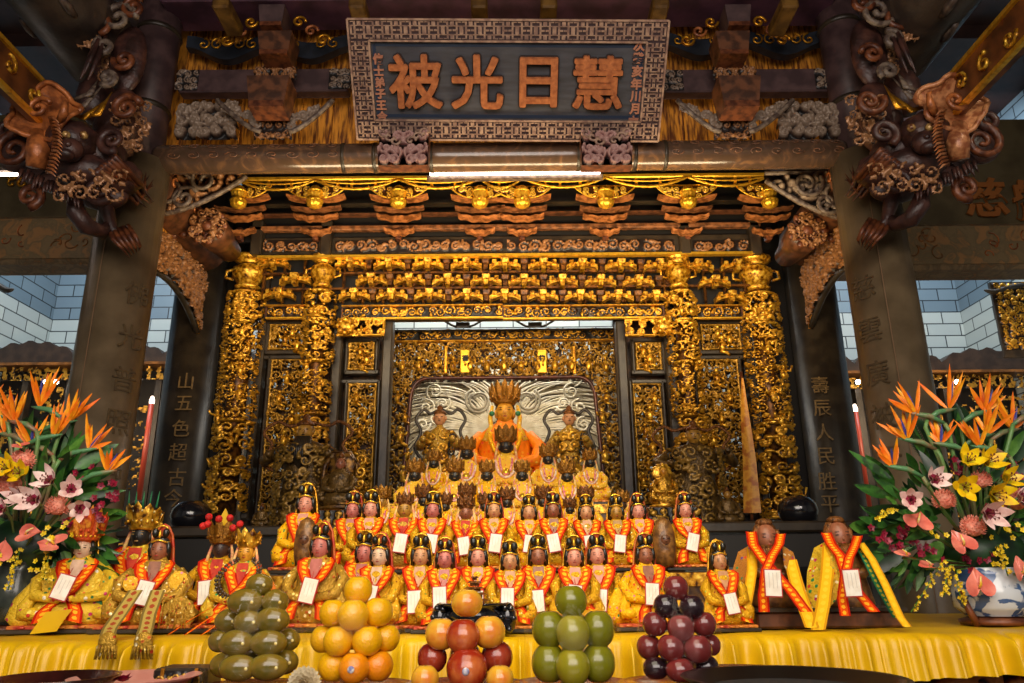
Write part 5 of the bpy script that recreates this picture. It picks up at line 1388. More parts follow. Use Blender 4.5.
# upper black-faced buddhas around the great one
U_ = [(415, 476, 4.15, 1.863, 'floral', 'leftmost upper black-faced buddha in floral yellow', 1.0),
      (434, 464, 4.5, 2.003, 'yellow', 'black-faced buddha standing highest on the left, yellow satin robe', 1.0),
      (455, 476, 4.15, 1.863, 'floral', 'black-faced buddha with a pale floral cape, second of the lower left four', 1.05),
      (467, 454, 4.7, 2.003, 'floral', 'small black-faced buddha close under the great buddha\'s right sleeve', .9),
      (487, 476, 4.15, 1.863, 'yellow', 'small black-faced buddha with a green-centred collar left of the middle', .9),
      (506, 447, 4.8, 2.003, 'floral', 'black-faced buddha with a gold disc directly below the great buddha\'s face', 1.0),
      (522, 476, 4.15, 1.863, 'floral', 'small black-faced buddha with a green-centred collar right of the middle', .9),
      (548, 460, 4.5, 2.003, 'floral', 'largest black-faced buddha, at the great buddha\'s left knee', 1.1),
      (567, 477, 4.15, 1.863, 'yellow', 'black-faced buddha in a plain yellow satin robe at the lower right', 1.05),
      (590, 463, 4.55, 2.003, 'floral', 'rightmost upper black-faced buddha by the pierced arch', 1.0)]
for (px, py, Y, z, rb, lab, cs) in U_:
    blackbuddha(px, py, Y, z, rb, lab, cs=cs * 1.15, H=None, wd=1.15)

# the great enthroned buddha
pf = P(505, 413, 5.35); Hb = (pf.z - 2.073) / .745
t = thing('great_buddha', 'great gold-faced seated buddha with a lotus crown and orange robe in the niche', 'statue', (pf.x, 5.35, 2.073))
statue_body(Hb, 1.25, m_robe['orange'], t, 5); statue_head(Hb, 'gold', t, .92); crown_fan(Hb, t, m_crown, .98, 9, .175, 1.5, .83)
mb = MB().ell(V((0, .03, .76)) * Hb, (.085 * Hb, .07 * Hb, .11 * Hb), 14, 9); mb.build('hair', m_hair, t)
for d in (-1, 1):
    mb = MB().tube([V(p) * Hb for p in ((d * .1, -.02, .8), (d * .12, -.03, .7), (d * .11, -.06, .62), (d * .16, -.08, .5))], [.012 * Hb, .02 * Hb, .02 * Hb, .03 * Hb], 8); mb.build('crown_tassel', m_robe['floral'], t)
    mb = MB().ell(V((d * .105, -.05, .73)) * Hb, .022 * Hb, 8, 6); mb.build('ear_jewel', mat('green_jewel', '#2c7a50', rough=.3), t)
collar(Hb, t, 1.25, m_robe['yellow'], mat('collar_orange', '#e8701c', '#f0a030', 40, .5))
MB().lathe([(.45 * Hb, 0), (.5 * Hb, .03 * Hb), (.4 * Hb, .07 * Hb)], 24, sy=.75).build('lotus_throne', m_fr, t)

# ------------------------------------------------------------------ attendants, guardians and small deities at the sides
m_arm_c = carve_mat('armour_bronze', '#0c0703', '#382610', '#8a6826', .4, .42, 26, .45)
def guardian(px, py, Y, zb0, robe, label, name, skin='ochre', H=None, loops=1.0, arms=((-1, .3), (1, .3)), head_s=1.0, halo=None, cat='statue', wd=1.0, hat=None):
    pf = P(px, py, Y); H = H or (pf.z - zb0) / .88; m = m_robe[robe]
    t = thing(name, label, cat, (pf.x, Y, zb0))
    prof = [(0, .17, .13), (.06, .19, .14), (.25, .16, .12), (.42, .13, .1), (.5, .12, .09), (.58, .14, .1), (.7, .17, .1), (.77, .13, .08), (.81, .05, .05), (.84, .04, .04)]
    n = 24; mb = MB(); vs = []; fs = []
    for i, (z, a, b) in enumerate(prof):
        for j in range(n): q = 2 * pi * j / n; f = 1 + .09 * sin(q * 6 + z * 14) * (z < .7); vs.append(V((a * wd * cos(q) * f, b * sin(q) * f, z)) * H)
    for i in range(len(prof) - 1):
        for j in range(n): l = (j + 1) % n; fs.append((i * n + j, i * n + l, (i + 1) * n + l, (i + 1) * n + j))
    fs.append(tuple(range(n - 1, -1, -1))); mb.add(vs, fs)
    for d, up in arms:
        mb.tube([V(p) * H for p in ((d * .13 * wd, 0, .74), (d * .26 * wd, -.04, .62), (d * .2 * wd, -.18, .55 + up * .3))], [.055 * H, .05 * H, .035 * H], 9)
        mb.ell(V((d * .19 * wd, -.2, .57 + up * .3)) * H, .035 * H, 8, 6)
    mb.build('body', m, t)
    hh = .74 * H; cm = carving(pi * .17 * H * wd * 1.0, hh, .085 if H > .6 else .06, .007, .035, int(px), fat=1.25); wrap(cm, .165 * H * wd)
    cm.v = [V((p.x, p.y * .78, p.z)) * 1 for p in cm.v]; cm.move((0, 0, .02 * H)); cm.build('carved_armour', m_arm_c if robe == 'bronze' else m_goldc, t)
    for d in (-1, 1): 
        mb = MB(); [mb.tube(spiral((d * .17 * wd * H, -.06 * H, (.7 - .07 * i) * H), .04 * H, 1.2, d, i, 12), .009 * H, 5) for i in range(3)]; mb.build('shoulder_scrolls', m_arm_c, t)
    mb = MB(); c = V((0, -.02, .89)) * H; a = .055 * H * head_s
    mb.ell(c, (a, a, a * 1.3), 14, 10); mb.ell(c + V((0, -a, -a * .15)), (a * .2, a * .25, a * .25), 6, 5)
    for d in (-1, 1): mb.ell(c + V((d * a * .4, -a * .88, a * .15)), (a * .2, a * .08, a * .08), 6, 4, 1); mb.ell(c + V((d * a, 0, 0)), (a * .2, a * .25, a * .4), 6, 5)
    mb.ell(c + V((0, -a * .93, -a * .55)), (a * .25, a * .1, a * .07), 6, 4, 1)
    mb.build('head', [SK[skin], m_eye], t)
    mb = MB()
    mb.lathe([(a * .95, 0), (a * 1.02, a * .2), (a * .8, a * .5), (a * .45, a * .8), (a * .5, a * 1.2), (a * .1, a * 1.6)], 12, c + V((0, 0, a * .7)), mod=lambda q, u: 1 + .12 * cos(q * 5)); mb.ell(c + V((0, a * .4, a * .2)), (a * 1.05, a * .9, a * 1.1), 10, 7)
    mb.build('headdress', m_crowndk, t)
    if loops:
        mb = MB(); L = loops
        pts = [V(p) * H for p in ((-.16, .05, .5), (-.24 * L, .06, .62), (-.19 * L, .07, .78), (-.24 * L, .07, .9), (-.17 * L, .08, 1.0), (-.1 * L, .08, .96), (0, .08, 1.0), (.1 * L, .08, .96), (.17 * L, .08, 1.0), (.24 * L, .07, .9), (.19 * L, .07, .78), (.24 * L, .06, .62), (.16, .05, .5))]
        mb.tube(smooth_path(pts, 5), .016 * H, 7, flat=.6); mb.build('floating_scarf', m_crowndk if loops > 1.2 else m_coldark, t)
    if halo:
        MB().lathe([(.001, 0), (.16 * H, 0), (.17 * H, .01 * H), (.15 * H, .015 * H), (.001, .015 * H)], 22, V((0, .1, .85)) * H, M=Matrix.Rotation(-pi / 2, 3, 'X'), mod=lambda q, u: 1 + .05 * cos(q * 11)).build('halo', halo, t)
    MB().lathe([(.2 * H, -.0), (.22 * H, .02 * H), (.18 * H, .05 * H)], 16).build('pedestal', m_crowndk, t); return t
guardian(440, 420, 5.9, 2.073, 'olive', 'gilt attendant with a looping scarf left of the great buddha', 'attendant_statue', 'tan', loops=1.0, wd=.72, head_s=1.05)
guardian(569, 420, 5.9, 2.073, 'olive', 'gilt attendant with a looping scarf right of the great buddha', 'attendant_statue', 'tan', loops=1.0, wd=.72, head_s=1.05)
g = guardian(306, 433, 5.2, 1.903, 'bronze', 'large dark bearded guardian with antler-like scarf on the left side table', 'guardian_statue', 'ochre', loops=1.7, head_s=1.3, wd=1.35)
Hg = (P(306, 433, 5.2).z - 1.903) / .88
mb = MB()
for i in range(9):
    d = (i - 4) / 4; mb.tube([V((d * .05, -.08, .83)) * Hg, V((d * .08, -.13, .72)) * Hg, V((d * .05, -.12, .58 - .05 * (1 - abs(d)))) * Hg], [.02 * Hg, .016 * Hg, .004 * Hg], 6)
mb.build('beard', m_coldark, g)
g = guardian(693, 437, 5.2, 1.903, 'bronze', 'large dark bronze guardian with a broad chest on the right side table', 'guardian_statue', 'ochre', loops=1.6, head_s=1.25, wd=1.45, arms=((-1, .1), (1, .5)))
m_arch = mat('dull_gilt', '#8a6020', '#3c240e', 30, .4, .5, .5)
def small_deity(px, py, Y, zb0, robe, skin, label, halo=True, name='small_deity', st='statue'):
    pf = P(px, py, Y); H = (pf.z - zb0) / .745; t = thing(name, label, st, (pf.x, Y, zb0))
    statue_body(H, 1.1, m_robe[robe], t, px); statue_head(H, skin, t, .95)
    mb = MB().ell(V((0, .01, .79)) * H, (.085 * H, .08 * H, .09 * H), 12, 8); mb.lathe([(.06 * H, .84 * H), (.04 * H, .9 * H), (.01, .93 * H)], 10); mb.build('topknot', m_crowndk if robe != 'gilt' else m_fr, t)
    if halo:
        MB().lathe([(.001, 0), (.2 * H, 0), (.22 * H, .02 * H), (.19 * H, .03 * H), (.001, .02 * H)], 24, V((0, .1, .74)) * H, M=Matrix.Rotation(-pi / 2, 3, 'X'), mod=lambda q, u: 1 + .06 * cos(q * 12)).build('halo', m_arch if robe != 'gilt' else m_fr, t)
    MB().lathe([(.3 * H, 0), (.33 * H, .04 * H), (.24 * H, .07 * H), (.3 * H, .1 * H)], 18, sy=.8, mod=lambda q, u: 1 + .04 * cos(q * 12)).build('lotus_base', m_fr if robe == 'gilt' else m_arch, t); return t
small_deity(341, 464, 4.95, 1.903 + .12, 'bronze', 'brown', 'small seated dark wooden buddha in an arched niche beside the left guardian')
small_deity(663, 472, 4.95, 1.903 + .12, 'gilt', 'gold', 'small shining gilt bodhisattva with a halo left of the right guardian')
small_deity(727, 495, 5.0, 1.903, 'bronze', 'ochre', 'small dark enthroned deity right of the right guardian', False)
small_deity(262, 508, 4.75, 1.903, 'bronze', 'dark', 'small dark enthroned deity on the left side table near the gilt column', False)
for s, px, py in ((-1, 341, 452), (1, 663, 460)):
    p = P(px, py, 5.1); t = thing('deity_plinth', 'square carved plinth under the small %s on the %s' % (('dark buddha', 'left') if s < 0 else ('gilt bodhisattva', 'right')), 'plinth', (p.x, 4.97, 1.903))
    MB().box((0, 0, .06), (.34, .26, .115), bevel=.01).build('block', m_crowndk, t); cm = carving(.32, .1, .06, .007, .02, 9, solid=True, sym=True); place(cm, (0, -.14, .01)); cm.build('carving', m_goldd, t)
# arched canopy over the left small buddha
p = P(341, 464, 5.08); t = thing('deity_arch', 'small ochre arched canopy over the dark wooden buddha on the left', 'arch', (p.x, 5.08, 1.903))
k = S(341, 464, 5.08)
MB().tube([(-17 * k, 0, 0), (-17 * k, 0, .3), (-16 * k, 0, .42), (-8 * k, 0, .5), (8 * k, 0, .5), (16 * k, 0, .42), (17 * k, 0, .3), (17 * k, 0, 0)], .022, 8).build('arch_frame', m_arch, t)
mb = MB()
for i in range(6): mb.tube(spiral((20 * k, -.02, .06 + .08 * i), .04, 1.3, 1, i, 12), .01, 5)
mb.build('scroll_trim', m_fr, t)
# two brown dome-shaped wooden figures among the rows
for (px, py, Y, z, lab) in ((306, 540, 3.1, 1.623, 'brown wooden hooded figure in front of the leftmost raised lady statue'), (664, 538, 3.12, 1.623, 'brown wooden hooded figure left of the rightmost raised lady statue')):
    a = P(px, py, Y); k = S(px, py, Y); z = P(px, 566, Y).z; z = max(z, 1.623); Hd = P(px, 517, Y).z - z
    t = thing('hooded_figure', lab, 'statue', (a.x, Y, z)); r = 11 * k
    MB().lathe([(r * .8, 0), (r, Hd * .2), (r * 1.05, Hd * .45), (r * .95, Hd * .7), (r * .6, Hd * .92), (.002, Hd)], 20, sy=.8, mod=lambda q, u: 1 + .02 * cos(q * 8)).build('cloak', m_robe['wood'], t)
    mb = MB().ell((0, -r * .55, Hd * .52), (r * .5, r * .4, r * .6), 12, 9)
    for d in (-1, 1): mb.ell((d * r * .22, -r * .93, Hd * .55), (r * .13, r * .05, r * .04), 6, 4, 1)
    mb.ell((0, -r * .95, Hd * .43), (r * .15, r * .05, r * .04), 6, 4, 1); mb.ell((0, -r * .98, Hd * .5), (r * .08, r * .1, r * .12), 6, 5)
    mb.build('face', [m_brown, m_eye], t)
# ------------------------------------------------------------------ the large dressed statues at both ends of the table
def bandstrip(t, pts, w, m, name='band', side_=(1, 0, 0), cup=0):
    """ribbon through (px,py,Y) points"""
    q = [P(*p) for p in pts]; return MB().strip(q, side_, w, cup=cup).build(name, m, t, world=True)
def finial_beads(H, t, m, n=9, r=.1, z=.86, rb=.014, ht=.0):
    mb = MB()
    for i in range(n): a = R(-100 + 200 * i / (n - 1)); mb.ell(V((r * sin(a), -r * cos(a), z + ht * cos(a))) * H, rb * H, 6, 5)
    return mb.build('crown_beads', m, t)
m_orangefrill = mat('orange_frill', '#e86a20', '#f0a030', 26, .5, .1, .4, c3='#c8401c')
m_jewel = mat('clear_jewels', '#f0e8c0', '#c8b060', 60, .15, .3)
# A
t = guanyin('robed_statue', 84, 549, 2.98, ZF, 'pale', 'mixed', 'leftmost table statue, pale face under a pleated orange crown, wide patterned cape', wd=1.55, tilt=.28, tagz=.4, rz=8)
H = (P(84, 549, 2.98).z - ZF) / .745
crown_fan(H, t, m_orangefrill, 1.25, 9, .26, 1.55, .84); finial_beads(H, t, m_goldb, 11, .12, .86)
mb = MB()
for i in range(7): a = R(-70 + 23 * i); mb.ell(V((.17 * sin(a), -.1 * cos(a), 1.0 + .04 * cos(a))) * H, (.03 * H, .02 * H, .035 * H), 8, 6)
mb.build('crown_rosettes', mat('red_rosette', '#c83018', rough=.5), t)
mb = MB().strip([on_body(-.02, .2, 1.55, .08) * H, on_body(-.06, .1, 1.55, .1) * H, V((-.08, -.4, .02)) * H], (1, 0, .1), .22 * H); mb.build('yellow_apron', m_cloth, t)
for (x, z) in ((-.3, .28), (.22, .26)):
    MB().ell(on_body(x, z, 1.55, .02) * H, (.08 * H, .02 * H, .05 * H), 10, 6).build('green_patch', mat('green_patch', '#1f7a46', rough=.5), t)
for d in (-1, 1):
    mb = MB(); pts = [V((d * .15, 0, .56)) * H, V((d * .27, -.04, .42)) * H, V((d * .38, -.08, .24)) * H, V((d * .42, -.12, .1)) * H, V((d * .42, -.13, .05)) * H]; mb.tube(pts, [.06 * H, .12 * H, .14 * H, .12 * H, .04 * H], 14, flat=.5); mb.build('cape_wing', m_robe['green' if d > 0 else 'mixed'], t)
# B
t = blackbuddha(142, 536, 3.2, ZF, 'green', 'tall black-faced statue with a jewelled spiked crown left of the orange trees of ribbon', crown=m_fr, cs=1.25, wd=1.1, hassash=True, name='robed_statue')
t['label'] = 'tall black-faced statue with a jewelled, green-tipped crown at the left of the table'
H = (P(142, 536, 3.2).z - ZF) / .745
finial_beads(H, t, m_jewel, 15, .12, .87, .013); finial_beads(H, t, m_jewel, 15, .135, .93, .013, .02)
for i in range(5):
    x = -.12 + .06 * i; MB().tube([V((x, -.06, .98)) * H, V((x * 1.1, -.06, 1.12)) * H], [.012 * H, .002 * H], 6).build('green_spike', mat('green_jewel', '#2c7a50', rough=.3), t)
mb = MB().strip([V((-.1, -.1, .62)) * H, V((-.2, -.16, .5)) * H, V((-.24, -.2, .36)) * H], (1, 0, .6), .08 * H); mb.build('magenta_band', mat('magenta', '#c83080', '#e05898', 30, .4), t)
# C
t = guanyin('robed_statue', 160, 551, 2.95, ZF, 'brown', 'olive', 'brown-faced statue with black hair and olive lion-embroidered robe in front of the black-faced one', wd=1.45, tilt=.22, tagz=.36, rz=5)
H = (P(160, 551, 2.95).z - ZF) / .745
for (x, z, r, m) in ((.24, .46, .09, 'floral'), (.3, .16, .16, 'olive'), (-.18, .44, .07, 'floral')):
    c = on_body(x, z, 1.45, .05) * H
    MB().lathe([(.001, 0), (r * H, 0), (r * 1.05 * H, .01 * H), (r * .92 * H, .03 * H), (r * .6 * H, .015 * H), (.001, .04 * H)], 24, c, M=Matrix.Rotation(pi / 2, 3, 'X'), mod=lambda q, u: 1 + .04 * cos(q * 9)).build('embroidered_roundel', m_robe[m], t)
mb = MB()
for i in range(26): a = i * .9; mb.tube([V((.3 + .14 * sin(a), -.42, .3)) * H, V((.3 + .16 * sin(a), -.45, .05)) * H], .006 * H, 4)
mb.build('gold_fringe', m_robe['olive'], t)
for (xa, xb) in ((136, 108), (158, 144)):
    bandstrip(t, [(xa, 590, 2.72), ((xa + xb) / 2 - 2, 614, 2.64), (xb + 2, 628, 2.57), (xb, 634, 2.52), (xb - 1, 640, 2.5)], .05, m_sashG, 'trailing_band')
    p = P(xb - 1, 646, 2.49); mb = MB()
    for i in range(16): a = i * pi / 8; mb.tube([p + V((0, 0, .03)), p + V((.028 * cos(a), .008 * sin(a), -.005)), p + V((.034 * cos(a), .01 * sin(a), -.038))], [.006, .005, .002], 4)
    mb.ell(p + V((0, 0, .012)), (.03, .012, .03), 10, 7); mb.build('tassel', m_robe['olive'], t, world=True)
# D
t = blackbuddha(222, 549, 3.1, ZF, 'gold', 'dark-faced statue with scarlet pompoms on its crown, beside the bead-collared one', skin='dark', crown=m_crown, cs=1.3, wd=1.25, hassash=True, name='robed_statue', cardz=.34)
H = (P(222, 549, 3.1).z - ZF) / .745
for i, (px, py) in enumerate(((203, 526), (209, 517), (208, 524), (219, 519), (230, 518), (233, 528), (240, 524))):
    p = P(px, py, 2.98); o = MB().ell(p, .014, 10, 7, fn=lambda q: q * (1 + .06 * sin(q.x * 40) * sin(q.z * 37))).build('red_pompom', mat('scarlet', '#d41c14', '#a01010', 80, .7, 0, .6), t, world=True)
mb = MB().prism([(-.05 * H, .92 * H), (0, .88 * H), (.06 * H, .92 * H), (.05 * H, 1.04 * H), (0, 1.14 * H), (-.05 * H, 1.04 * H)], -.02 * H, 0); mb.build('yellow_leaf', m_cloth, t)
# E
t = blackbuddha(247, 553, 2.95, ZF, 'green', 'small gold-faced statue wearing a thick collar of dark beads', skin='gold', crown=m_fr, cs=1.05, wd=1.2, hassash=True, name='robed_statue')
H = (P(247, 553, 2.95).z - ZF) / .745
mb = MB()
for rr in (1, 1.18):
    for i in range(34):
        a = 2 * pi * i / 34; mb.ell(V((.18 * rr * sin(a), -.2 - .05 * cos(a) * 0, .5 - .17 * rr * cos(a))) * H + V((0, -.05 * H * cos(a) if cos(a) > 0 else .2 * H * -cos(a), 0)), .019 * H, 6, 5)
mb.build('bead_collar', mat('dark_beads', '#3a2c1e', '#5a4630', 60, .35), t)
mb = MB().strip([V((.16, -.15, .5)) * H, V((.3, -.22, .38)) * H, V((.4, -.24, .2)) * H], (.6, 0, .8), .2 * H); mb.build('orange_cloak', mat('orange_cloth', '#e88018', '#c85a10', 14, .45), t)
mb = MB()
for i in range(3): mb.strip([V((.1 - .14 * i, -.3, .24)) * H, V((-.05 - .16 * i, -.36, .12)) * H, V((-.2 - .16 * i, -.42, .0)) * H], (1, 0, .5), .11 * H)
mb.build('orange_ribbons', m_sash, t)

def card_at(t, p, a, w=.052, h=.082):
    M = Matrix.Rotation(a, 3, 'Y'); o = MB().box(p, (w + .008, .002, h + .008), mat=M).build('name_card', m_cardred, t, world=True)
    mb = MB().box(p + V((0, -.002, 0)), (w, .002, h), mat=M); mb.v = [root_matrix(o).inverted() @ v for v in mb.v]; mb.build('card_paper', m_paper, o)
    mb = MB(); [mb.box(p + M @ V((dx * w, -.0035, .1 * h)), (w * .04, .001, h * .6), mat=M) for dx in (-.25, 0, .25)]; mb.v = [root_matrix(o).inverted() @ v for v in mb.v]; mb.build('card_writing', m_tagtxt, o)
# F, G bearded carved figures on dark box bases
def elder(px, py, Y, skin, label, strips, bx, panel):
    pf = P(px, py, Y); zb = ZF; t = thing('bearded_statue', label, 'statue', (pf.x, Y, zb))
    x0, x1, yb, yt = bx; a, b = P(x0, yb, Y - .12), P(x1, yb, Y - .12); w = (b - a).x; hz = .055
    MB().box((a.x / 2 + b.x / 2, Y, zb + hz / 2), (w, .26, hz), bevel=.008).build('box_base', m_brown, t, world=True)
    MB().box((a.x / 2 + b.x / 2, Y, zb + hz + .006), (w * 1.04, .28, .012)).build('base_rim', m_coldark, t, world=True)
    H = (pf.z - zb - hz) / .745; o = thing_body = None
    r_ = random.Random(px); mb = MB(); vs = []; fs = []; n = 28
    lev = [(0, .3, .2), (.1, .29, .2), (.3, .24, .17), (.5, .2, .13), (.58, .16, .11), (.63, .07, .06), (.68, .05, .05)]
    for (z, hw, hd) in lev:
        for j in range(n): q = 2 * pi * j / n; f = 1 + .05 * sin(q * 8 + z * 5); vs.append(V((hw * cos(q) * f, hd * sin(q) * f, z)) * H + V((0, 0, hz)))
    for i in range(len(lev) - 1):
        for j in range(n): l = (j + 1) % n; fs.append((i * n + j, i * n + l, (i + 1) * n + l, (i + 1) * n + j))
    fs.append(tuple(range(n - 1, -1, -1))); mb.add(vs, fs)
    for d in (-1, 1): mb.tube([V(p) * H + V((0, 0, hz)) for p in ((d * .16, 0, .57), (d * .24, -.08, .42), (d * .12, -.2, .36), (d * .02, -.2, .38))], [.05 * H, .06 * H, .05 * H, .03 * H], 9)
    mb.build('robe', m_robe['wood'], t)
    hd = statue_head(H, skin, t, 1.5); hd.location.z += hz
    mb = MB().ell(V((0, .03, .79)) * H, (.14 * H, .12 * H, .16 * H), 14, 9, fn=lambda p: V((p.x, max(p.y, -.45), p.z))); mb.ell(V((0, .02, .92)) * H, (.1 * H, .09 * H, .05 * H), 10, 6)
    for d in (-1, 1): mb.ell(V((d * .125, -.01, .76)) * H, (.035 * H, .05 * H, .09 * H), 8, 6)
    h2 = mb.build('hair', m_goldd if False else m_crowndk, t); h2.location.z += hz
    mb = MB()
    for i in range(7): d = (i - 3) / 3; mb.tube([V((d * .08, -.12, .67)) * H, V((d * .08, -.16, .6)) * H, V((d * .035, -.16, .48 + .05 * abs(d))) * H], [.022 * H, .022 * H, .004 * H], 6)
    b2 = mb.build('beard', m_crowndk, t); b2.location.z += hz
    for nm, pts, wpx, m in strips:
        bandstrip(t, [(x, y, Y - dy) for x, y, dy in pts], wpx * S(px, 570, Y), m, nm, cup=.003)
    for (pts, m) in panel:
        q = [P(x, y, Y - dy) for x, y, dy in pts]; MB().add(q, [tuple(range(len(q)))], 0, False) if False else None
        mb = MB(); mb.add(q, [tuple(range(len(q)))], 0, False); mb.build('embroidered_panel', m, t, world=True)
    return t
Yg = 2.95
t = elder(766, 539, Yg, 'brown', 'bearded brown wooden statue with crossed orange sash, nearer the plums', [
    ('sash', [(751, 532, .03), (753, 545, .1), (762, 558, .17), (772, 570, .2), (790, 590, .24), (806, 612, .26)], 11, m_sash),
    ('sash', [(781, 534, .03), (779, 545, .1), (772, 556, .18), (766, 570, .21), (763, 595, .24), (764, 612, .24)], 10, m_sash),
    ('yellow_band', [(752, 548, .06), (752, 570, .14), (749, 590, .2), (745, 610, .22)], 10, m_sashY),
    ('yellow_band', [(790, 560, .1), (798, 590, .2), (806, 612, .26), (812, 628, .3)], 13, m_sashY)], (757, 815, 629, 617),
    [([(782, 545, .05), (793, 552, .06), (806, 590, .12), (808, 606, .14), (797, 592, .16), (784, 566, .14)], m_robe['blue']), ([(750, 545, .06), (738, 552, .04), (731, 575, .06), (738, 592, .12), (750, 572, .14)], m_robe['blue'])])
t.pop('x', None)
card_at(t, P(773, 583, Yg - .29), .04)
t = elder(838, 537, Yg, 'brown', 'bearded dark wooden statue on a box base beside the right flower arrangement', [
    ('sash', [(826, 533, .03), (831, 545, .1), (840, 556, .17), (846, 575, .2), (857, 592, .24), (874, 612, .26)], 11, m_sash),
    ('sash', [(858, 536, .03), (855, 546, .1), (849, 558, .18), (845, 575, .21), (842, 598, .24), (845, 616, .25)], 10, m_sash),
    ('yellow_band', [(829, 545, .08), (827, 575, .18), (823, 605, .26), (818, 630, .3)], 13, m_sashY),
    ('yellow_band', [(860, 543, .05), (872, 560, .1), (885, 585, .18), (900, 618, .28), (907, 627, .3)], 8, m_sashY),
    ('green_band', [(858, 545, .04), (868, 565, .09), (880, 590, .14), (896, 618, .22)], 7, m_sashGr)], (822, 906, 629, 617),
    [([(828, 540, .05), (814, 548, .03), (807, 572, .05), (806, 600, .1), (816, 616, .14), (822, 590, .14), (827, 562, .12)], m_robe['mixed']), ([(831, 552, .12), (842, 566, .17), (839, 596, .2), (826, 612, .2), (828, 580, .18)], m_robe['green'])])
card_at(t, P(852, 583, Yg - .29), -.03)

# yellow cloth banner leaning by the right gilt column
a, b = P(742, 378, 5.7), P(757, 512, 5.7)
t = thing('hanging_banner', 'narrow ochre cloth banner hanging beside the right gilt column', 'banner', (b.x, 5.7, 1.903))
mb = MB().strip([P(742, 378, 5.7), P(745, 420, 5.69), P(749, 460, 5.7), P(752, 513, 5.68)], (1, 0, 0), [.015, .07, .1, .13], cup=.01); mb.build('cloth', mat('banner_cloth', '#c87f18', '#a85c10', 10, .5, 0, .2, c3='#d8982a'), t, world=True)
MB().tube([P(741, 372, 5.72), P(752, 520, 5.72)], .012, 8).build('pole', m_redbrown, t, world=True)
# ------------------------------------------------------------------ flower arrangements
m_leaf = mat('leaf_green', '#2c5a22', '#17361a', 18, .4, 0, .1, c3='#3a6e28', coat=.1)
m_leafd = mat('leaf_dark', '#173a1c', '#0e2412', 18, .4)
m_leafl = mat('leaf_light', '#5a8a34', '#33601f', 18, .4)
m_stem = mat('stem_green', '#5f8a4a', '#8a6a50', 12, .45, lo=.45, hi=.7)
m_bop = mat('strelitzia_orange', '#f08a10', '#e85e08', 26, .45, lo=.35, hi=.7)
m_bopy = mat('strelitzia_yellow', '#f6a818', '#ee7c10', 26, .45)
m_bract = mat('bract', '#4f7f52', '#a8584a', 9, .4, lo=.5, hi=.7)
m_blue = mat('strelitzia_blue', '#3a3f8a', rough=.4)
m_pom = mat('salmon_bloom', '#f8a890', '#e88068', 60, .6, 0, .6, 150)
m_anth = mat('anthurium_salmon', '#ec8a76', '#d86858', 14, .25, 0, .1, coat=.4)
m_spadix = mat('spadix', '#f0c030', '#e8e0a0', 60, .5)
m_lilyw = mat('lily_white', '#f6dcd4', '#e0b4ac', 22, .45); m_lilyc = mat('lily_crimson', '#a82c50', '#7c1836', 30, .45)
m_lilyy = mat('lily_yellow', '#f8d818', '#e8b808', 20, .4); m_lilyg = mat('lily_yellow_throat', '#d8c010', '#a8a020', 20, .4)
m_anther = mat('anther', '#6a2c14', rough=.6)
m_orch = mat('crimson_orchid', '#9a1838', '#5e0c22', 40, .45, lo=.35, hi=.65)
m_sprig = mat('yellow_sprig', '#f0d020', '#c8a818', 30, .45)

def frame(d):
    d = V(d).normalized(); a = d.cross(V((0, -1, 0)));
    if a.length < .1: a = V((1, 0, 0))
    a.normalize(); return Matrix((a, a.cross(d) * -1 if False else d.cross(a), d)).transposed()   # columns: side, normal, along
def blade(mb, o, M, L, w, bend=.2, m=0, n=6, twist=0, cup=.25, tipw=0):
    """petal or leaf: along M's z, bending towards M's y"""
    vs = []; fs = []
    for i in range(n + 1):
        q = i / n; ww = w * (sin(pi * min(1, q ** .8 * .97 + .03)) ** .8 + tipw * q) / 2; c = V((0, bend * L * q * q, L * q * (1 - .2 * abs(bend) * q)))
        for u in (-1, 0, 1): vs.append(V(o) + M @ (c + V((u * ww, (abs(u) - 1) * cup * -ww * .8, 0))))
    for i in range(n):
        for u in range(2): fs.append((i * 3 + u, i * 3 + u + 1, i * 3 + u + 4, i * 3 + u + 3))
    mb.add(vs, fs, m)
def Mrot(ax, ang): return Matrix.Rotation(ang, 3, ax)
def stem_path(a, b, sag=.15):
    a, b = V(a), V(b); m = (a + b) / 2; m = m + V(((a.x - b.x) * .1, .03, (a - b).length * sag * .5)); return [a, a * .75 + m * .5 - b * .25 + V((0, .005, 0)), m, m * .3 + b * .7, b]

def bop(t, o, d, mouth, L=.15, seed=0):
    r_ = random.Random(seed); o = V(o); M = frame(d); mb = MB()
    for i in range(r_.choice((7, 8, 9))):
        a = r_.uniform(-.75, .75); b = r_.uniform(-.5, .35)
        blade(mb, o, M @ Mrot('Y', a) @ Mrot('X', b), L * r_.uniform(.7, 1.15), .018, r_.uniform(-.1, .1), i % 2, 5, cup=.5)
    fl = mb.build('bird_of_paradise', [m_bop, m_bopy], t, world=True)
    mb = MB(); blade(mb, o, M @ Mrot('Y', .15), L * .7, .012, .05, 0, 4, cup=.6); sub(mb, 'tongue', m_blue, fl)
    sgn = -1 if d[0] < 0 else 1
    bd = (V((-sgn * .9, -.1, -.18))).normalized() if abs(d[2]) > .3 else V((-.3, 0, -1))
    mb = MB().tube([o + V(bd) * -.035, o, o + V(bd) * .05, o + V(bd) * .1 + V((0, 0, -.02))], [.002, .009, .011, .007], 8)
    mb.v = [(fl_inv(fl, p)) for p in mb.v]; mb.build('bract', m_bract, fl)
    s0 = o + V(bd) * .1 + V((0, 0, -.02)); pts = [s0, s0 + V((-sgn * .012, 0, -.03)), s0 * .6 + V(mouth) * .4 + V((0, .02, 0)), V(mouth)]
    mb = MB().tube(pts, [.008, .008, .007, .006], 7); mb.v = [fl_inv(fl, p) for p in mb.v]; mb.build('stem', m_stem, fl)
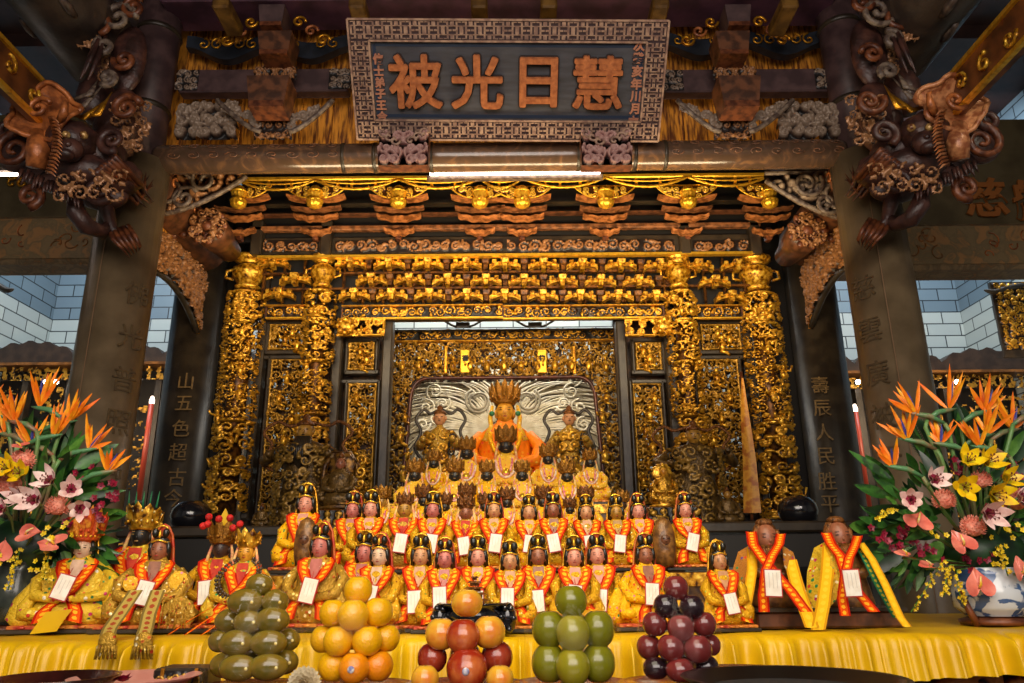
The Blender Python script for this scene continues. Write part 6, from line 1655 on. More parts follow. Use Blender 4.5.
def fl_inv(o, p): return root_matrix(o).inverted() @ V(p)
def sub(mb, name, m, fl): mb.v = [fl_inv(fl, p) for p in mb.v]; return mb.build(name, m, fl)

def lily(t, o, n, mouth, R_=.06, yellow=False, seed=0):
    r_ = random.Random(seed); o = V(o); M = frame(n); mb = MB(); mc = MB()
    a0 = r_.uniform(0, 1)
    for i in range(6):
        Q = M @ Mrot('Z', a0 + i * pi / 3) @ Mrot('X', -R(52 + 8 * (i % 2)))
        blade(mb, o, Q, R_ * r_.uniform(1.1, 1.3), R_ * .56, -.32, 0, 7, cup=-.25)
        blade(mc, o + n_(n) * .002, Q, R_ * 1.0, R_ * .42, -.2, 0, 6, cup=-.25)
    fl = mb.build('lily', m_lilyy if yellow else m_lilyw, t, world=True); sub(mc, 'petal_stripe', m_lilyg if yellow else m_lilyc, fl)
    mb = MB()
    for i in range(6):
        Q = M @ Mrot('Z', i * pi / 3 + .3) @ Mrot('X', -R(18)); e = o + Q @ V((0, 0, R_ * .7)); mb.tube([o, e], .0012, 4); mb.ell(e, (.003, .003, .005), 5, 4)
    sub(mb, 'stamens', m_anther, fl); mb = MB().tube([o, o - n_(n) * .03 + V((0, .01, -.02)), V(mouth)], [.006, .004, .004], 6); sub(mb, 'stem', m_stem, fl)
def n_(v): return V(v).normalized()
def pom(t, o, r, mouth, seed=0):
    r_ = random.Random(seed); o = V(o); mb = MB(); mb.ell(o, (r * .86, r * .86, r * .8), 14, 9)
    ga = pi * (3 - sqrt(5)); N = 110
    for i in range(N):
        z = 1 - 1.75 * i / N; q = sqrt(max(0, 1 - z * z)); v = V((q * cos(ga * i), q * sin(ga * i), z)); v = V((v.x, -v.z * .5 + v.y * .85, v.z * .85 + v.y * .5)) if False else v
        blade(mb, o + v * r * .72, frame(v + V((0, 0, .25))), r * .42, r * .16, -.25, 0, 2, cup=.4)
    fl = mb.build('pompom_bloom', m_pom, t, world=True); mb = MB().tube([o, o + V((0, .02, -.04)), V(mouth)], [.005] * 3, 5); sub(mb, 'stem', m_stem, fl)
def anth(t, o, n, up, r, mouth, seed=0):
    o = V(o); n = n_(n); up = V(up); up = (up - n * up.dot(n)).normalized(); sd = up.cross(n); vs = [o]; N = 26
    for i in range(N):
        a = 2 * pi * i / N; x = 16 * sin(a) ** 3 / 16; y = -(13 * cos(a) - 5 * cos(2 * a) - 2 * cos(3 * a) - cos(4 * a)) / 16
        vs.append(o + sd * x * r + up * (y * r * 1.0 + r * .1) + n * (.18 * r * (x * x) + .1 * r * sin(a * 3)))
    mb = MB().add(vs, [(0, 1 + i, 1 + (i + 1) % N) for i in range(N)]) or None
    mb = MB(); 
    inner = [o + (v - o) * .55 - n * r * .06 for v in vs[1:]]
    mb.add([o - n * r * .02] + inner + vs[1:], [(0, 1 + i, 1 + (i + 1) % N) for i in range(N)] + [(1 + i, 1 + N + i, 1 + N + (i + 1) % N, 1 + (i + 1) % N) for i in range(N)])
    fl = mb.build('anthurium', m_anth, t, world=True)
    b = o - up * r * .35 if False else o + up * r * -.1
    mb = MB().tube([b, b + n * r * .25 + up * r * .15, b + n * r * .45 + up * r * .6], [r * .08, r * .08, r * .04], 7); sub(mb, 'spadix', m_spadix, fl)
    mb = MB().tube([o, o + V((0, .03, -.01)), V(mouth)], [.004] * 3, 5); sub(mb, 'stem', m_stem, fl)
def orchids(t, c, sx, sz, n, m, seed, nm, mouth, r=.011):
    r_ = random.Random(seed)
    for i in range(n):
        o = V(c) + V((r_.uniform(-sx, sx), r_.uniform(-.03, .03), r_.uniform(-sz, sz))); mb = MB(); M = frame((r_.uniform(-.4, .4), -1, r_.uniform(-.3, .4)))
        for k in range(5): blade(mb, o, M @ Mrot('Z', k * 2 * pi / 5) @ Mrot('X', -R(70)), r * 1.2, r * .9, .1, 0, 3)
        mb.ell(o + M @ V((0, 0, .003)), r * .25, 5, 4); fl = mb.build(nm, m, t, world=True)
def hanging_spray(t, pts, n, seed, mouth):
    r_ = random.Random(seed); P_ = [V(p) for p in pts]; mb = MB().tube([V(mouth)] + P_, .0022, 5); st = mb.build('hanging_spray', m_leafl, t, world=True); mb = MB()
    for i in range(n):
        q = i / n * (len(P_) - 1); k = int(q); o = P_[k].lerp(P_[k + 1], q - k) + V((r_.uniform(-.012, .012), r_.uniform(-.01, .0), r_.uniform(-.008, .008))); M = frame((r_.uniform(-.6, .6), -1, r_.uniform(-.6, .2)))
        for j in range(4): blade(mb, o, M @ Mrot('Z', j * pi / 2) @ Mrot('X', -R(55)), .0085, .006, .2, 0, 2)
    tag(sub(mb, 'spray_blossoms', m_sprig, st), kind='stuff')
def leaf(t, o, d, L, w, m, seed=0, bend=None):
    r_ = random.Random(seed); mb = MB(); M = frame(d) @ Mrot('Z', r_.uniform(-.5, .5)); blade(mb, o, M, L, w, r_.uniform(-.25, .25) if bend is None else bend, 0, 8, cup=.3); mb.build('leaf', m, t, world=True)
def frond(t, o, d, L, m, seed=0):
    mb = MB(); M = frame(d); o = V(o)
    for i in range(22):
        q = i / 22
        for s_ in (-1, 1):
            b = o + M @ V((0, .12 * L * q * q, L * q)); blade(mb, b, M @ Mrot('Y', s_ * R(42)), L * .42 * sin(pi * (.12 + .85 * q)) + .01, .011, .08, 0, 3, cup=.2)
    mb.tube([o, o + M @ V((0, .03 * L, L * .5)), o + M @ V((0, .12 * L, L))], [.003, .0025, .001], 5); mb.build('palm_frond', m, t, world=True)

def arrangement(side_, F, mouth_px, Yc, label, vase):
    zt = ZT
    mo = P(*mouth_px, Yc); t = thing('flower_arrangement', label, 'flowers', (mo.x, Yc, vase[2]))
    k = S(mouth_px[0], mouth_px[1], Yc); seed = 0
    for (px, py, dx, dz, L) in F['bop']: seed += 1; o = P(px, py + 10, Yc - .05 - .02 * (seed % 3)); bop(t, o, (dx, -.25, dz), mo, L, seed + (0 if side_ < 0 else 50))
    for (px, py, nx, nz, R_) in F['lily']: seed += 1; lily(t, P(px, py, Yc - .16 - .01 * (seed % 3)), (nx, -1, nz), mo, R_, False, seed)
    for (px, py, nx, nz, R_) in F['ylily']: seed += 1; lily(t, P(px, py, Yc - .15), (nx, -1, nz), mo, R_, True, seed)
    for (px, py, r) in F['pom']: seed += 1; pom(t, P(px, py, Yc - .1), r, mo, seed)
    for (px, py, n, up, r) in F['anth']: seed += 1; anth(t, P(px, py, Yc - .15), n, up, r, mo, seed)
    for (px, py, sx, sz, n) in F['orch']: seed += 1; orchids(t, P(px, py, Yc - .07), sx, sz, n, m_orch, seed, 'crimson_orchid', mo, .014)
    for (px, py, sx, sz, n) in F['yorch']: seed += 1; orchids(t, P(px, py, Yc - .13), sx, sz, n, m_sprig, seed, 'small_yellow_bloom', mo, .01)
    for pts in F['spray']: seed += 1; hanging_spray(t, [P(x, y, Yc - .14) for x, y in pts], 26, seed, mo)
    r_ = random.Random(3 + side_)
    for i in range(92):
        a = r_.uniform(-2.4, 2.4); rad = r_.uniform(.2, 1); px = F['c'][0] + F['c'][2] * rad * sin(a); py = F['c'][1] - F['c'][3] * rad * cos(a)
        o = P(px, py, Yc + r_.uniform(-.06, .1)); d = (sin(a) + r_.uniform(-.3, .3), r_.uniform(-.5, .3), cos(a) * .8 + r_.uniform(-.3, .3))
        leaf(t, o, d, r_.uniform(.1, .19), r_.uniform(.03, .06), r_.choice((m_leaf, m_leaf, m_leafd, m_leafl)), i)
    for (px, py, dx, dz, L, w) in F['blade']: leaf(t, P(px, py, Yc), (dx, -.1, dz), L, w, m_leaf, int(px), .05)
    for (px, py, dx, dz, L) in F['frond']: frond(t, P(px, py, Yc + .02), (dx, -.1, dz), L, m_leafd)
    mb = MB()
    for i in range(230):
        a = r_.uniform(-2.7, 2.7); rad = r_.uniform(.1, 1) ** .6; px = F['c'][0] + F['c'][2] * rad * sin(a) * .95; py = F['c'][1] + 8 - F['c'][3] * rad * cos(a) * .7
        o = P(px, py, Yc + r_.uniform(-.02, .12)); d = (sin(a) + r_.uniform(-.5, .5), r_.uniform(-.7, .1), cos(a) * .8 + r_.uniform(-.4, .4)); blade(mb, o, frame(d) @ Mrot('Z', r_.uniform(-1, 1)), r_.uniform(.06, .12), r_.uniform(.012, .035), r_.uniform(-.3, .3), r_.choice((0, 0, 1, 2)), 5, cup=.3)
    tag(mb.build('filler_foliage', [m_leaf, m_leafd, m_leafl], t, world=True), kind='stuff')
    mb = MB().ell(mo + V((0, 0, .05)), (.15, .1, .11), 16, 10, fn=lambda p: p * (1 + .06 * sin(p.x * 12) * cos(p.z * 11))); mb.build('moss_core', m_leafd, t, world=True)
    # vase
    vx, vr, vz, mv, vm2 = vase; H = mo.z - vz
    v = thing('flower_vase', 'blue and white porcelain vase on a small wooden stand at the right' if side_ > 0 else 'dark glazed vase at the far left of the table', 'vase', (vx, Yc, vz))
    MB().lathe([(vr * .75, .03), (vr * .9, .05), (vr, H * .3), (vr * 1.0, H * .6), (vr * .85, H * .85), (vr * .9, H * .97), (vr * .86, H * .97), (vr * .7, H * .8)], 28, cap=False).build('vase_body', mv, v)
    MB().lathe([(vr * .9, 0), (vr * .95, .015), (vr * .6, .03)], 24).build('stand', m_redbrown, v)
    for s_ in (-1, 1): MB().tube([(s_ * vr * .75, -vr * .4, 0), (s_ * vr * .98, -vr * .5, .05), (s_ * vr * 1.02, -vr * .3, .12)], [.014, .012, .008], 6).build('stand_arm', m_redbrown, v)
    return t
m_porc = mat('blue_white_porcelain', '#c8d0d8', '#3c5a88', 16, .15, 0, .02, coat=.6, lo=.5, hi=.56, dist=1.2)
m_dkvase = mat('dark_vase_glaze', '#3a4038', '#1e2420', 10, .2, coat=.4)
FR = dict(
 bop=[(949, 400, .05, 1, .17), (916, 404, -.5, 1, .14), (908, 430, -.45, 1, .13), (894, 457, -.25, 1, .11), (941, 434, -.05, 1, .11), (985, 402, .25, 1, .14), (987, 425, .3, 1, .15), (980, 437, -.2, 1, .12), (1013, 420, .1, 1, .14), (1034, 405, .5, 1, .14)],
 lily=[(933, 480, .1, .1, .062), (911, 500, -.4, 0, .06), (986, 513, .1, -.2, .075), (1018, 498, .4, 0, .06)],
 ylily=[(967, 462, -.1, .35, .065), (986, 463, .2, .3, .07), (964, 487, -.3, -.1, .065), (992, 494, .2, -.2, .075), (1004, 480, .4, .2, .06)],
 pom=[(944, 500, .04), (981, 480, .036), (973, 527, .042), (1016, 500, .045)],
 anth=[(918, 522, (-.1, -1, .8), (.4, 0, 1), .052), (963, 544, (0, -1, .5), (-.3, 0, 1), .052), (906, 555, (.3, -.5, 1), (-1, .2, -.3), .04), (930, 566, (.2, -.4, 1), (-1, .0, -.6), .045), (979, 586, (0, -1, .15), (0, 0, 1), .056), (1022, 572, (.3, -1, .2), (0, 0, 1), .05)],
 orch=[(894, 536, .08, .035, 14), (927, 552, .04, .03, 8), (980, 554, .07, .06, 16), (957, 466, .04, .03, 7), (1010, 471, .05, .03, 8), (905, 540, .05, .03, 6)],
 yorch=[(938, 537, .02, .02, 3), (999, 550, .03, .05, 8), (1015, 530, .04, .04, 6)],
 spray=[[(945, 560), (934, 575), (924, 592), (911, 612)], [(950, 565), (946, 580), (944, 596)], [(957, 570), (958, 588), (963, 604)], [(998, 545), (1003, 560), (1008, 576)], [(895, 510), (884, 512), (876, 520)]],
 c=(962, 525, 90, 85), blade=[(905, 500, -.5, .4, .16, .04), (885, 560, -1, .3, .12, .06), (895, 545, -1, -.1, .12, .05), (960, 470, -.3, 1, .2, .02), (935, 470, -.35, 1, .22, .018), (1000, 470, .4, 1, .2, .02)],
 frond=[(935, 470, -.25, 1, .2), (965, 450, .0, 1, .17), (1008, 470, .2, 1, .2), (1016, 545, .9, .1, .15)])
FL = dict(
 bop=[(39, 398, -.1, 1, .18), (15, 412, -.3, 1, .15), (4, 424, -.3, 1, .15), (31, 436, -.1, 1, .12), (53, 426, .2, 1, .13), (68, 412, .45, 1, .14), (88, 440, .6, 1, .13), (107, 462, .35, 1, .12), (-14, 400, -.3, 1, .15)],
 lily=[(52, 482, -.2, .3, .065), (36, 500, -.1, 0, .072), (71, 490, .5, .1, .062), (4, 510, -.2, .1, .07), (80, 508, .5, -.3, .055), (20, 498, -.4, .1, .055)],
 ylily=[(9, 470, -.1, .2, .072), (20, 474, .2, .2, .06), (-8, 462, -.3, .2, .06)],
 pom=[(23, 460, .043), (11, 485, .045), (58, 506, .042)],
 anth=[(27, 534, (0, -.8, 1), (.9, 0, .4), .05), (53, 544, (0, -.8, .9), (-1, 0, .2), .055), (0, 553, (0, -1, .3), (0, 0, 1), .05), (20, 446, (0, -.6, 1), (-1, 0, .5), .035)],
 orch=[(107, 491, .04, .03, 9), (94, 513, .04, .03, 9), (85, 475, .03, .03, 4), (70, 530, .03, .03, 4)],
 yorch=[(55, 530, .05, .03, 8), (46, 567, .04, .04, 5), (10, 560, .03, .03, 5), (40, 575, .03, .03, 5)],
 spray=[[(48, 545), (48, 560), (43, 580)], [(20, 550), (14, 570), (8, 590)]],
 c=(32, 520, 75, 80), blade=[(55, 470, .25, 1, .22, .05), (62, 470, .1, 1, .2, .04), (75, 480, .6, .8, .2, .02), (70, 490, .7, .8, .17, .03), (40, 465, .05, 1, .16, .05), (5, 545, -.3, -1, .13, .05), (12, 560, .1, -1, .12, .05), (30, 556, .2, -1, .12, .05)],
 frond=[(30, 460, -.2, 1, .17), (80, 500, .9, .2, .14)])
pv = P(992, 600, 2.98); arrangement(1, FR, (985, 566), 2.98, 'large flower arrangement at the right with yellow lilies and orange bird of paradise blooms', (pv.x, .13, ZT + .003, m_porc, None))
pv = P(14, 600, 3.0); arrangement(-1, FL, (18, 560), 3.0, 'large flower arrangement at the left with pink lilies, salmon blooms and bird of paradise', (pv.x, .1, ZT + .003, m_dkvase, None))
# ------------------------------------------------------------------ lower offering table and the fruit in front
YP = 1.9
kf = S(505, 640, YP)
ZL = P(505, 668, YP).z - 15.5 * kf - .012
ft = thing('offering_table', 'low dark red offering table in the foreground under the piles of fruit', 'table', (XC, 1.75, 0))
tx0, tx1 = P(-20, 680, 1.9).x - XC, P(880, 680, 1.9).x - XC; txm = (tx0 + tx1) / 2
MB().box((txm, 0, ZL - .025), (tx1 - tx0, .72, .05), bevel=.01).build('table_top', m_redgoldd if False else mat('table_red', '#4a1c12', '#2a100a', 10, .3, coat=.3), ft)
for a_ in (tx0 + .1, tx1 - .1):
    for b_ in (-.3, .3): MB().box((a_, b_, (ZL - .05) / 2), (.08, .08, ZL - .05), bevel=.01).build('leg', MAT['table_red'], ft)
cmf = carving(tx1 - tx0 - .1, .14, .1, .014, .03, 601, fat=1.2, solid=True); place(cmf, (txm, -.345, ZL - .2)); cmf.build('carved_apron', m_goldd, ft)

m_or = mat('orange_peel', '#efbc00', '#e8a800', 14, .28, 0, .25, 170, coat=.3)
m_or2 = mat('orange_peel_deep', '#ee9c02', '#e68602', 14, .28, 0, .25, 170, coat=.3)
m_apy = mat('apple_yellow', '#e8b030', '#d87c28', 11, .18, 0, .03, 60, coat=.5, lo=.5, hi=.66)
m_apr = mat('apple_red', '#9c2a14', '#d8803c', 11, .18, 0, .03, 60, coat=.5, lo=.52, hi=.75)
m_apd = mat('apple_dark', '#7a1c14', '#b04828', 11, .18, 0, .03, 60, coat=.5, lo=.5, hi=.75)
m_gr = mat('green_fruit', '#868214', '#6a6c10', 9, .2, 0, .05, 80, coat=.4, lo=.4, hi=.7)
m_gry = mat('green_fruit_yellow', '#a0941e', '#868014', 9, .2, 0, .05, 80, coat=.4)
m_mg = mat('olive_mango', '#6e6a1c', '#4a4a16', 10, .16, 0, .04, 60, coat=.5, c3='#80661e', lo=.35, hi=.7)
m_pl = mat('plum_red', '#8c3430', '#5a1e1e', 12, .15, 0, .05, 80, coat=.6, lo=.4, hi=.7); m_pld = mat('plum_dark', '#3c1c22', '#22141a', 12, .15, 0, .05, 80, coat=.6)
m_stick = mat('sticker', '#e8e4e0', '#7070a0', 90, .4)
m_tip = mat('fruit_stalk', '#5a4020', rough=.6)
cnt = {}
def fruit(kind, px, py, dy, r, m, label, group=None, sq=1.0, el=1.0, rz=0, sticker=False):
    p = P(px, py, YP + dy); R_ = r * kf; t = thing(kind, label, 'fruit', p, rz, group)
    def fn(v):
        q = sqrt(v.x ** 2 + v.y ** 2)
        z = v.z * (1 - .16 * max(0, 1 - q * 2.2)) if kind in ('apple', 'orange', 'plum', 'green_pear') else v.z
        return V((v.x * (1 + .02 * sin(5 * atan2(v.y, v.x))), v.y, z))
    MB().ell((0, 0, 0), (R_ * el, R_ * (1 if el == 1 else .9), R_ * sq), 22, 15, fn=fn).build('flesh', m, t)
    if kind == 'mango':
        MB().ell((R_ * el * .55, -R_ * .75, 0), (.004, .003, .004), 8, 5).build('scar', m_spadix, t)
    else: MB().tube([(0, 0, R_ * sq * .8), (.001, 0, R_ * sq * .9)], [.003, .002], 6).build('stalk', m_tip, t)
    if sticker:
        mb = MB(); mb.lathe([(.001, .0), (.008, 0), (.008, .0008), (.001, .0008)], 16, (0, -R_ * 1.01, R_ * .0), M=Matrix.Rotation(pi / 2, 3, 'X')); mb.build('sticker', m_stick, t)
    return t
pos = lambda i, n: ['left', 'second from left', 'middle', 'second from right', 'right'][{1: [2], 2: [0, 4], 3: [0, 2, 4], 4: [0, 1, 3, 4], 5: [0, 1, 2, 3, 4]}[n][i]]
tier = ['lowest', 'second', 'third', 'fourth', 'topmost']
def pile(kind, desc, rows, extras=None):
    for ri, row in enumerate(rows):
        n = len(row)
        for i, (px, py, dy, r, m, kw) in enumerate(row):
            nm = tier[ri] if ri < len(rows) - 1 else 'topmost'
            lab = '%s in the %s tier of the %s pile, %s one' % (kw.pop('d', desc), nm, desc.split(' ')[-1], pos(i, n)) if n > 1 else '%s crowning the %s pile' % (kw.pop('d', desc), desc.split(' ')[-1])
            fruit(kind, px, py, dy, r, m, lab, None, **kw)
D = dict
pile('orange', 'orange', [
 [(333, 666, .0, 15, m_or, D()), (354, 668, -.035, 15, m_or2, D(sticker=True, d='orange with a round sticker')), (378, 666, .0, 15, m_or2, D())],
 [(324, 639, .03, 14, m_or, D()), (338, 641, -.02, 15, m_or, D()), (367, 641, -.02, 15, m_or, D()), (386, 638, .03, 14, m_or, D())],
 [(333, 613, .01, 14, m_or, D()), (353, 615, -.03, 15.5, m_or, D()), (378, 612, .01, 15, m_or, D())],
 [(358, 590, .01, 14.5, m_or, D())]])
pile('orange', 'orange', []) 
for (px, py, dy) in ((338, 667, .085), (372, 667, .09), (354, 641, .085), (358, 614, .055)): fruit('orange', px, py - dy * 60, dy, 14.5, m_or, 'orange tucked at the rear of the wrapped orange pile', 'oranges hidden at the rear of the pile')
pile('apple', 'apple', [
 [(432, 658, .02, 15, m_apd, D(d='dark red apple')), (467, 669, -.05, 20, m_apr, D(d='big red stickered apple', sticker=True)), (497, 657, .02, 16, m_apd, D(d='dark red apple'))],
 [(441, 634, .0, 16, m_apy, D(d='yellow blushed apple')), (463, 636, -.03, 17, m_apr, D(d='russet red apple')), (489, 632, .0, 16.5, m_apy, D(d='yellow blushed apple'))],
 [(467, 603, -.01, 16, m_apy, D(sq=.88, d='glossy yellow apple'))]])
fruit('apple', 425, 679, -.09, 13, m_apy, 'small orange-yellow apple at the left foot of the apple pile'); fruit('apple', 500, 679, -.09, 13, m_apy, 'small orange-yellow apple at the right foot of the apple pile')
fruit('apple', 465, 656, .06, 16, m_apd, 'dark apple tucked at the rear of the apple pile')
pile('green_pear', 'green guava', [
 [(549, 663, .01, 17.5, m_gr, D(sq=1.1)), (573, 667, -.03, 17, m_gry, D(sq=1.1)), (598, 663, .01, 17.5, m_gr, D(sq=1.1))],
 [(549, 629, .01, 17.5, m_gr, D(sq=1.08)), (573, 633, -.03, 17, m_gry, D(sq=1.08)), (598, 629, .01, 17, m_gr, D(sq=1.12))],
 [(571, 601, -.01, 16.5, m_gr, D(sq=.98))]])
for (px, py, dy) in ((573, 660, .08), (573, 627, .06)): fruit('green_pear', px, py, dy, 16, m_gr, 'green guava tucked at the rear of the green pile', 'guavas hidden at the rear of the pile')
pile('mango', 'olive mango', [
 [(225, 665, .02, 12, m_mg, D(el=1.3)), (238, 668, -.04, 12.5, m_mg, D(el=1.55, d='gold-flecked olive mango')), (268, 667, -.04, 12.5, m_mg, D(el=1.55)), (284, 662, .02, 12, m_mg, D(el=1.2))],
 [(220, 641, .03, 11, m_mg, D(el=1.1)), (236, 643, -.03, 12.5, m_mg, D(el=1.4)), (268, 643, -.03, 12.5, m_mg, D(el=1.5)), (288, 640, .03, 11, m_mg, D(el=1.1))],
 [(228, 621, .03, 11.5, m_mg, D(el=1.2)), (248, 622, -.02, 11.5, m_mg, D(el=1.3, d='shadowed olive mango')), (272, 620, -.02, 12.5, m_mg, D(el=1.4))],
 [(245, 602, -.01, 13, m_mg, D(el=1.4)), (275, 602, .0, 12.5, m_mg, D(el=1.1))],
 [(259, 585, .01, 11.5, m_mg, D(el=1.2))]])
for (px, py, dy) in ((254, 655, .09), (254, 634, .08), (256, 612, .06)): fruit('mango', px, py, dy, 12, m_mg, 'olive mango tucked at the rear of the mango pile', 'mangoes hidden at the rear of the pile', el=1.4)
pile('plum', 'red plum', [
 [(656, 668, .0, 13, m_pld, D(d='dark plum', sq=.85)), (680, 670, -.035, 14, m_pl, D(sq=.85)), (706, 667, .0, 13, m_pld, D(d='dark plum', sq=.9))],
 [(649, 647, .02, 12.5, m_pl, D()), (671, 648, -.03, 13.5, m_pl, D()), (698, 649, -.03, 14, m_pl, D(d='crimson plum')), (710, 645, .03, 11, m_pl, D())],
 [(655, 624, .0, 12.5, m_pl, D()), (681, 628, -.03, 13.5, m_pl, D(d='bright red plum')), (704, 624, .0, 12.5, m_pl, D())],
 [(666, 606, -.015, 12.5, m_pld, D(d='near-black plum')), (692, 607, -.01, 12.5, m_pld, D(d='near-black plum'))],
 [(676, 588, .0, 13, m_pl, D(d='brownish red plum'))]])
for (px, py, dy) in ((682, 660, .07), (682, 639, .07), (680, 618, .045)): fruit('plum', px, py, dy, 12.5, m_pld, 'dark plum tucked at the rear of the plum pile', 'plums hidden at the rear of the pile')

# clear film round each pile and the dish below it
film = bpy.data.materials.new('clear_film'); film.use_nodes = True; N = film.node_tree.nodes; L = film.node_tree.links
N.remove(N['Principled BSDF']); tr = N.new('ShaderNodeBsdfTransparent'); gl = N.new('ShaderNodeBsdfGlossy'); gl.inputs['Roughness'].default_value = .06; mx = N.new('ShaderNodeMixShader')
lw = N.new('ShaderNodeLayerWeight'); lw.inputs[0].default_value = .25; mm = N.new('ShaderNodeMath'); mm.operation = 'MULTIPLY_ADD'; mm.inputs[1].default_value = .14; mm.inputs[2].default_value = .004
tc = N.new('ShaderNodeTexCoord'); nz = N.new('ShaderNodeTexNoise'); nz.inputs['Scale'].default_value = 22; nz.inputs['Distortion'].default_value = 2; L.new(tc.outputs['Object'], nz.inputs['Vector'])
bp = N.new('ShaderNodeBump'); bp.inputs['Strength'].default_value = .6; bp.inputs['Distance'].default_value = .012; L.new(nz.outputs['Fac'], bp.inputs['Height']); L.new(bp.outputs[0], gl.inputs['Normal'])
L.new(lw.outputs['Facing'], mm.inputs[0]); L.new(mm.outputs[0], mx.inputs[0]); L.new(tr.outputs[0], mx.inputs[1]); L.new(gl.outputs[0], mx.inputs[2]); L.new(mx.outputs[0], N['Material Output'].inputs[0])
for (nm, cx, rows) in (('oranges', 354, ((683, 47), (664, 44), (640, 50), (612, 42), (590, 22), (573, 6))), ('green guavas', 573, ((683, 46), (664, 48), (630, 46), (604, 26), (583, 8))), ('olive mangoes', 254, ((683, 46), (664, 48), (642, 47), (620, 40), (602, 36), (585, 20), (571, 6))), ('plums', 681, ((683, 42), (668, 44), (648, 44), (625, 38), (606, 30), (588, 18), (573, 6)))):
    c = P(cx, 668, YP + .02); t = thing('film_wrap', 'clear plastic film wrapped round the pile of %s' % nm, 'wrap', (c.x, c.y, ZL + .004))
    prof = [(r * kf * 1.04, P(cx, py, YP).z - ZL - .004) for py, r in rows]; prof[0] = (prof[0][0], .001)
    MB().lathe(prof, 40, sy=1.15, cap=False, mod=lambda q, u: 1 + .012 * sin(q * 17 + u * 9) + .01 * sin(q * 29)).build('film', film, t)
for (nm, cx) in (('oranges', 354), ('apples', 466), ('green guavas', 573), ('olive mangoes', 254), ('plums', 681)):
    c = P(cx, 668, YP + .02)
    t = MB().lathe([(.09, 0), (.135, .004), (.15, .012), (.145, .013), (.13, .008), (.001, .006)], 32).build('offering_dish', mat('dish_glaze', '#8a3020', '#4a2018', 8, .2, coat=.4)); t.location = (c.x, c.y, ZL); tag(t, 'round lacquered dish under the pile of %s' % nm, 'dish')

# bits along the bottom edge
p = P(55, 690, 1.75); t = thing('wooden_bowl', 'rim of a dark maroon bowl at the bottom left corner', 'bowl', (p.x, 1.75, ZL + .0))
H0 = P(55, 676, 1.75).z - ZL
MB().lathe([(.06, 0), (.1, H0 * .4), (.125, H0), (.117, H0), (.09, H0 * .5), (.001, H0 * .3)], 32).build('bowl', mat('maroon_bowl', '#3c1410', '#240c0a', 10, .25, coat=.3), t)
MB().lathe([(.05, -.0), (.06, .01), (.05, .02)], 20).build('foot', m_coldark, t)
p = P(135, 683, 1.85); t = thing('pink_dish', 'pale pink dish with a magenta flower in it at the bottom left', 'dish', (p.x, 1.85, ZL)); H0 = max(.02, P(135, 676, 1.85).z - ZL)
MB().lathe([(.07, 0), (.12, H0 * .8), (.14, H0), (.135, H0), (.1, H0 * .6), (.001, H0 * .4)], 32).build('dish', mat('pink_glaze', '#e8a898', '#d08878', 12, .3), t)
mb = MB(); 
for i in range(14): blade(mb, (0, -.06, H0 * .9), Mrot('Z', i * .9) @ Mrot('X', R(-70 + 3 * i)), .024, .016, .2)
mb.build('flower', mat('magenta_bloom', '#c01c4c', '#8a1034', 30, .5), t)
p = P(304, 684, 1.85); t = thing('cream_bloom', 'cream white flower head between the mangoes and the oranges', 'flower', (p.x, 1.85, p.z)); mb = MB()
for i in range(90):
    z = 1 - 1.5 * i / 90; q = sqrt(1 - z * z); a = i * 2.4; v = V((q * cos(a), q * sin(a), z)); blade(mb, v * .018, frame(v + V((0, 0, .3))), .022, .012, -.3, 0, 3)
mb.build('petals', mat('cream_petals', '#f2e8cc', '#d8c8a0', 30, .5), t); MB().tube([(0, 0, 0), (0, 0, -(p.z - ZL))], .005, 6).build('stem', m_stem, t)
p = P(188, 676, 2.0); t = thing('carved_box', 'small dark carved box with gilt stripes left of the mango pile', 'box', (p.x, 2.0, ZL)); H0 = P(188, 666, 2.0).z - ZL
MB().box((0, 0, H0 / 2), (.13, .1, H0), bevel=.006).build('box_body', m_coldark, t); cmf = carving(.12, H0 * .8, .035, .004, .01, 7, solid=True); place(cmf, (0, -.051, H0 * .1)); cmf.build('carving', m_goldd, t)
for s_ in (-.5, .5): MB().box((s_ * .08, -.052, H0 / 2), (.008, .006, H0)).build('gilt_strip', m_gold, t)
p = P(795, 704, 1.62); t = thing('incense_basin', 'wide black rim of an incense basin at the bottom right', 'basin', (p.x, 1.62, ZL)); H0 = P(790, 677, 1.62).z - ZL
MB().lathe([(.1, 0), (.17, H0 * .4), (.2, H0 * .85), (.215, H0), (.2, H0), (.17, H0 * .6), (.001, H0 * .5)], 44).build('basin', mat('black_iron', '#15120f', '#0c0a09', 12, .35), t)
mb = MB().lathe([(.165, H0 * .62), (.001, H0 * .7)], 30, cap=False); mb.build('ash', mat('ash', '#2a2420', '#1c1816', 30, .9), t)
p = P(742, 680, 1.98); t = thing('shallow_dish', 'shallow brown lacquer dish right of the plums', 'dish', (p.x, 1.98, ZL)); H0 = max(.02, P(742, 671, 1.98).z - ZL)
MB().lathe([(.06, 0), (.13, H0 * .7), (.16, H0), (.155, H0), (.12, H0 * .6), (.001, H0 * .4)], 32).build('dish', mat('brown_lacquer', '#6a3a2a', '#40201a', 12, .2, coat=.4), t)
